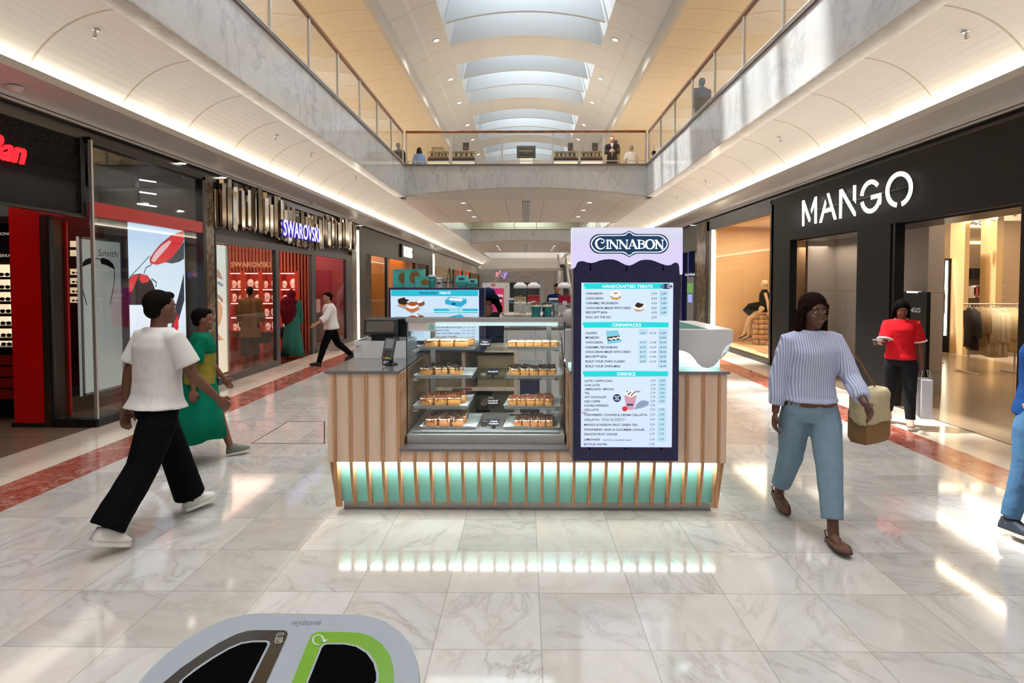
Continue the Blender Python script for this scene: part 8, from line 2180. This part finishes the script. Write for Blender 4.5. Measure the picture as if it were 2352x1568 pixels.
mb = MB().add([Vector((*Bp(*p), ZB_+.0036)) for p in ((1535, 290), (1578, 288), (1552, 312))], [(0, 2, 1)]); mb.build('arrow_head', m_sym, bn)
mb = MB(); rb_([(1208,265),(1196,305),(1205,314),(1232,314),(1244,306),(1252,268)], 4); rb_([(1203,258),(1262,250)], 5); rb_([(1212,250),(1222,243),(1258,240),(1262,250)], 4)
for x in (1216, 1228, 1238): rb_([(x, 270), (x-6, 306)], 3)
mb.build('litter_symbol', m_sym, bn)
c_ = Bp(1310, 172); mb = MB().text(Fr((c_[0], c_[1], ZB_+.0008), (1, 0, 0), (0, 1, 0)), 'wybone', 0, 0, .020, 'L', w=Bp(1518, 172)[0]-c_[0], bold=-.012, c=0, shear=.1); mb.build('maker_lettering', mat('etched', '#5a6068', .5), bn)

# ================================================================ HOUSE-SHAPED KIOSK BEHIND
YS_ = 15.0
def K(px, py, Y=YS_): return atY(px, py, Y)
m_hw = mat('pale_wood_beam', '#a89a8d', .5, var=.05); m_lg = mat('light_grey_panel', '#a6a2a0', .5)
hk = E('house_kiosk', (K(1215, 700).x, YS_+.6, 0), 'pale wooden house-shaped telecom kiosk beyond the bun kiosk', 'kiosk')
fk = Fr((0, YS_, 0), (1, 0, 0), (0, 0, 1))
def kp(px, py): p = K(px, py); return (p.x, p.z)
kw = YS_/FPX
MB().ribbon(fk, [kp(1129, 655), kp(1158, 620), kp(1292, 618)], 6*kw, -.15, 0).build('roof_beam', m_hw, hk)
a, b = kp(1288, 618), kp(1294, 900); MB().box(a[0], a[0]+6*kw, YS_, YS_+.15, 0, a[1]).build('post', m_hw, hk)
a = kp(1126, 655); MB().box(a[0], a[0]+5*kw, YS_, YS_+.15, 0, a[1]).build('post', m_hw, hk)
MB().ribbon(Fr((0, YS_+1.2, 0), (1, 0, 0), (0, 0, 1)), [(K(1168, 660, YS_+1.2).x, K(1, 652, YS_+1.2).z), (K(1203, 622, YS_+1.2).x, K(1, 624, YS_+1.2).z), (K(1232, 640, YS_+1.2).x, K(1, 640, YS_+1.2).z)], 4*kw, -.1, 0).build('gable_beam', m_hw, hk)
a, b = kp(1160, 640), kp(1251, 649)
MB().box(a[0], b[0], YS_+.3, YS_+.5, b[1], a[1]).build('lintel', m_lg, hk); 
for x0, x1 in ((1160, 1170), (1240, 1251)): MB().box(kp(x0, 1)[0], kp(x1, 1)[0], YS_+.3, YS_+.5, 0, b[1]).build('side_pillar', m_lg, hk)
a, b = kp(1130, 651), kp(1281, 622); MB().box(a[0], b[0], YS_+2.4, YS_+2.5, 0, b[1]+.02).build('rear_panel', panelmat('slatted_panel', '#9c938c', .5, seams=((2, .07, 0),), seamcol='#7d756f', sw=.010), hk)
a, b = kp(1170, 649), kp(1240, 649); MB().box(a[0], b[0], YS_+.5, YS_+.55, .9, b[1]).build('glass_wall', mat('smoky_display', '#3e4a50', .15, var=.5, scale=5), hk)
a = kp(1098, 720); b = kp(1274, 690); MB().box(a[0]+.75, b[0]+.25, YS_-.25, YS_+.1, 0, 1.18).build('counter', m_lg, hk)
# white panel with magenta screen
pn = E('advert_stand', (K(1139, 700, 14.2).x, 14.2, 0), 'white advertising panel with a magenta and orange poster beside the house-shaped kiosk', 'advert panel')
a, b = K(1108, 720, 14.2), K(1170, 649, 14.2); MB().box(a.x, b.x, 14.2, 14.3, 0, b.z).build('panel', m_whitep, pn)
a, b = K(1112, 720, 14.2), K(1157.5, 662, 14.2)
m_mag, nt, bb = new_mat('magenta_gradient'); tc = nt.nodes.new('ShaderNodeTexCoord'); sx = nt.nodes.new('ShaderNodeSeparateXYZ'); nt.links.new(tc.outputs['Object'], sx.inputs[0])
nt.links.new(ramp(nt, math_n(nt, 'SUBTRACT', math_n(nt, 'ADD', math_n(nt, 'MULTIPLY', sx.outputs[0], 1.4), .95), math_n(nt, 'MULTIPLY', sx.outputs[2], .35)), [(0, C('#c01ec0')), (.4, C('#d81f7a')), (1, C('#f0502a'))]), bb.inputs['Emission Color']); bb.inputs['Emission Strength'].default_value = .75; bb.inputs['Base Color'].default_value = (.05, .01, .02, 1)
MB().box(a.x, b.x, 14.19, 14.2, .7, b.z).build('poster', m_mag, pn)
def skytxt(px, py, h, Y, par, m_): p = K(px, py, Y); MB().text(Fr((p.x, Y-.012, p.z), (1, 0, 0), (0, 0, 1)), 'sky', 0, 0, h, 'C', bold=.03, c=.001).build('logo_lettering', m_, par)
skytxt(1133.5, 656, .06, 14.2, pn, screenmat('sky_red', '#c0304a', .7))
p = K(1143, 687, 14.2); mb = MB(); ff = Fr((p.x, 14.185, p.z), (1, 0, 0), (0, 0, 1))
for i, t in enumerate(('Mobile', 'deals')): mb.text(ff, t, 0, .06-.12*i, .07, 'C', c=.001)
mb.build('poster_lettering', m_w, pn)
MB().box(K(1161.5, 1, 14.2).x, K(1163.5, 1, 14.2).x, 14.185, 14.199, K(1, 660, 14.2).z, K(1, 655, 14.2).z).build('warning_sticker', mat('yellow_sticker', '#d8c020', .5), pn)
m_skyg, nt, bb = new_mat('logo_gradient'); tc = nt.nodes.new('ShaderNodeTexCoord'); sx = nt.nodes.new('ShaderNodeSeparateXYZ'); nt.links.new(tc.outputs['Object'], sx.inputs[0])
nt.links.new(ramp(nt, math_n(nt, 'MULTIPLY', math_n(nt, 'ADD', sx.outputs[0], .24), 2.2), [(0, C('#f0602a')), (.35, C('#d83a8a')), (.65, C('#8a3ad8')), (1, C('#2a5af0'))]), bb.inputs['Emission Color']); bb.inputs['Emission Strength'].default_value = .9
p = K(1152, 635, YS_+2.35); o = MB().text(Fr((p.x, YS_+2.35, p.z), (1, 0, 0), (0, 0, 1)), 'sky', 0, 0, .18, 'C', bold=.03, c=0, depth=.03)
o = o.build('logo_sign', m_skyg, label='rainbow lit three letter logo on the rear wall of the house-shaped kiosk', cat='sign'); 
for i, (px0, px1, py, lab) in enumerate(((1169, 1181, 684, 'small chalkboard poster left of the juice dispensers'), (1262, 1283, 684, 'small chalkboard poster before the man in the navy polo'))):
    Y = 14.0; a, b = K(px0, 716 if i == 0 else 698, Y), K(px1, py, Y)
    o = E('chalkboard', ((a.x+b.x)/2, Y, a.z-.02), lab, 'chalkboard')
    MB().box(a.x-.01, b.x+.01, Y, Y+.03, a.z-.02, b.z).build('frame', m_whitep, o); MB().box(a.x, b.x, Y-.004, Y, a.z, b.z-.05).build('board', mat('chalk_black', '#14181a', .6), o)
    mb = MB(); mb.text(Fr((a.x+.01, Y-.006, b.z-.12), (1, 0, 0), (0, 0, 1)), 'Sky' if i == 0 else 'Sign up', 0, 0, .05, 'L', c=.001, shear=.3, maxw=(b.x-a.x)*.85); mb.build('chalk_lettering', screenmat('chalk_blue', '#5fb6d8', .6), o)
    MB().box((a.x+b.x)/2-.02, (a.x+b.x)/2+.02, Y+.005, Y+.025, 0, a.z-.02).build('stand', m_black, o)
# escalator and doors at the mall end
es = E('escalator', (3.0, 46, 0), 'distant escalator rising beside the menu sign at the end of the mall', 'escalator')
xe0, xe1 = atY(1293, 1, 46).x, atY(1308, 1, 46).x
mb = MB()
for i in range(24): mb.box(xe0, xe1, 44+i*.3, 44.3+i*.3, 0, .14*(i+1))
mb.build('steps', mat('escalator_steps', '#5b5f60', .4, metal=.4), es)
for x in (xe0-.12, xe1+.02): MB().add([(x, 44, 0), (x+.1, 44, 0), (x+.1, 44, 1.0), (x, 44, 1.0), (x, 51, 0), (x+.1, 51, 0), (x+.1, 51, 4.2), (x, 51, 4.2)], [(0,1,2,3), (4,7,6,5), (0,3,7,4), (1,5,6,2), (3,2,6,7)]).build('balustrade_panel', m_whitep, es)
area('mall_end_light', (0, 67.5, 4.6), 8, 2, 160, (1, .86, .62))

# ================================================================ PERFUME COUNTER UPSTAIRS
YU_ = 20.6
def U(px, py, Y=YU_): return atY(px, py, Y)
m_ctr = mat('black_counter', '#1a1a1b', .3); m_brass = mat('brass_frame', '#a89568', .3, metal=.8); m_lit = mat('lit_cabinet', '#e9e4d2', .5, emit='#efe8cf', es=.45)
def pcase(px0, px1, lab, n, hues):
    Y = YU_; a, b = U(px0, 366, Y), U(px1, 347, Y)
    o = E('perfume_counter', ((a.x+b.x)/2, Y+.3, ZU), lab, 'display counter', 'perfume counters')
    zc = U(px0, 363, Y).z
    MB().box(a.x, b.x, Y, Y+.6, zc-.1, zc).build('counter_band', m_ctr, o); MB().box(a.x+.02, b.x-.02, Y+.05, Y+.55, ZU, zc-.1).build('plinth', m_lit, o)
    for x in (a.x, b.x-.02, (a.x+b.x)/2): MB().box(x, x+.02, Y+.02, Y+.04, zc, b.z).build('frame_post', m_brass, o)
    MB().box(a.x, b.x, Y+.02, Y+.5, b.z-.02, b.z).build('top_frame', m_brass, o); MB().box(a.x+.03, b.x-.03, Y+.45, Y+.47, zc, b.z-.02).build('lit_back', m_lit, o)
    MB().box(a.x+.03, b.x-.03, Y+.1, Y+.4, zc, zc+.10).build('step', mat('tan_step', '#a3835a', .5), o)
    for i in range(n):
        x = a.x+.12+(b.x-a.x-.24)*i/(n-1); c_ = hues[i % len(hues)]
        q = E('perfume_bottle', (x, Y+.2, zc+.10), '%s perfume bottle, %s, on the counter %s' % (c_[0], ORD[i], lab.split('counter ')[1]), 'bottle', 'perfume bottles')
        MB().lathe((x, Y+.2, zc+.101), [(.035, 0), (.045, .03), (.03, .09), (.012, .11), (.012, .13)], 10).build('flask', mat('perfume_'+c_[0], c_[1], .2), q, smooth='auto')
        MB().lathe((x, Y+.2, zc+.231), [(.016, 0), (.006, .05)], 8).build('stopper', m_brass, q)
hz = [('red', '#8a2430'), ('cream', '#d8cfae'), ('dark', '#2b2a2a'), ('gold', '#b89a4a')]
pcase(982, 1030, 'lit perfume display counter at the left of the bridge', 5, hz); pcase(1038, 1090, 'lit perfume display counter left of the black sign', 4, hz[2:]+hz[:1])
pcase(1272, 1328, 'lit perfume display counter right of the black sign', 5, [hz[2]]); pcase(1334, 1386, 'lit perfume display counter beside the man in the suit', 5, [hz[2], hz[1]])
a, b = U(1187, 363), U(1230, 335); sg = E('shop_name_board', ((a.x+b.x)/2, YU_, a.z), 'black name board with a gold border in the middle of the bridge', 'sign')
MB().box(a.x, b.x, YU_-.02, YU_+.02, a.z, b.z).build('board', mat('board_black', '#242424', .4), sg)
fu = Fr((a.x, YU_-.022, a.z), (1, 0, 0), (0, 0, 1)); w_, h_ = b.x-a.x, b.z-a.z
MB().ribbon(fu, [(.05, .05), (w_-.05, .05), (w_-.05, h_-.05), (.05, h_-.05)], .012, 0, .002, closed=True).build('border', m_brass, sg)
MB().text(fu, 'SUNNAMUSK', w_/2, h_*.50, .075, 'C', w=w_*.72, bold=.01, c=.003).text(fu, 'LONDON', w_/2, h_*.36, .03, 'C', w=w_*.26, c=.003).build('lettering', mat('gold_ink', '#b49c5a', .4, emit='#a08848', es=.3), sg)
MB().box(a.x+.1, b.x-.1, YU_, YU_+.3, ZU, a.z).build('stand', m_lit, sg)
for i, (x0, x1, y0, y1, Y, lab) in enumerate(((1063, 1077, 345, 327, 21.2, 'left of the bridge, above the second counter'), (1304, 1316, 346, 328, 21.2, 'right of the name board, partly see-through'), (1360, 1373, 346, 328, 21.2, 'beside the man in the suit'), (1407, 1419, 338, 322, 22.6, 'behind the head of the man in the suit'))):
    a, b = U(x0, y0, Y), U(x1, y1, Y); o = E('small_poster', ((a.x+b.x)/2, Y, a.z), 'small dark perfume poster on a pole, %s' % lab, 'poster', 'perfume posters')
    MB().box(a.x, b.x, Y, Y+.02, a.z, b.z).build('sheet', mat('poster_dark', '#30343c', .5), o); MB().box(a.x+.03, b.x-.03, Y-.004, Y, a.z+.04, a.z+.12).build('picture', mat('poster_red', '#8d4a3c' , .5), o)
    MB().box((a.x+b.x)/2-.012, (a.x+b.x)/2+.012, Y+.003, Y+.018, ZU, a.z).build('pole', m_brass, o)
for (x0, x1, y1, lab) in ((992, 1017, 338, 'empty brass framed glass cabinet left of the perfume counters'), (1418, 1425, 340, 'brass framed glass cabinet behind the man in the suit')):
    a, b = U(x0, 372, 21.4), U(x1, y1, 21.4); o = E('glass_cabinet', ((a.x+b.x)/2, 21.6, ZU), lab, 'cabinet')
    for x in (a.x, b.x-.025):
        for y in (21.4, 21.75): MB().box(x, x+.025, y, y+.025, ZU, b.z).build('frame_post', m_brass, o)
    MB().box(a.x, b.x, 21.4, 21.775, b.z-.03, b.z).build('top', m_brass, o); MB().box(a.x+.03, b.x-.03, 21.45, 21.74, ZU, ZU+.95).build('pedestal', mat('taupe_box', '#8f816b', .5), o)
# green running sign behind the far bridge glass
p = atY(1205, 530, 42.5); o = E('distant_sign', (p.x, 42.5, ZU), 'pale lettered sign behind the glass of the far bridge', 'sign')
MB().text(Fr((p.x, 42.5, p.z), (1, 0, 0), (0, 0, 1)), 'PANDORA & CO', 0, -.1, .22, 'C', c=0, w=1.3).build('lettering', glow('pale_sign', '#fff3d0', 1), o) if False else MB().box(p.x-.9, p.x+.9, 42.5, 42.6, p.z-.15, p.z+.02).build('light_bar', glow('pale_sign', '#fff0cc', 1.2), o)
MB().box(p.x-.05, p.x+.05, 42.52, 42.6, ZU, p.z-.15).build('post', m_alu, o)
# outline of a floor hatch left of the kiosk
mb = MB(); q = [atZ(577, 1018, 0), atZ(662, 968, 0), atZ(745, 968, 0), atZ(745, 1019, 0)]
for a, b in zip(q, q[1:]+q[:1]): mb.ribbon(Fr((0, 0, 0), (1, 0, 0), (0, 1, 0)), [(a.x, a.y), (b.x, b.y)], .012, .0005, .0022)
ST(mb, 'trim_floor_hatch', m_bronze)
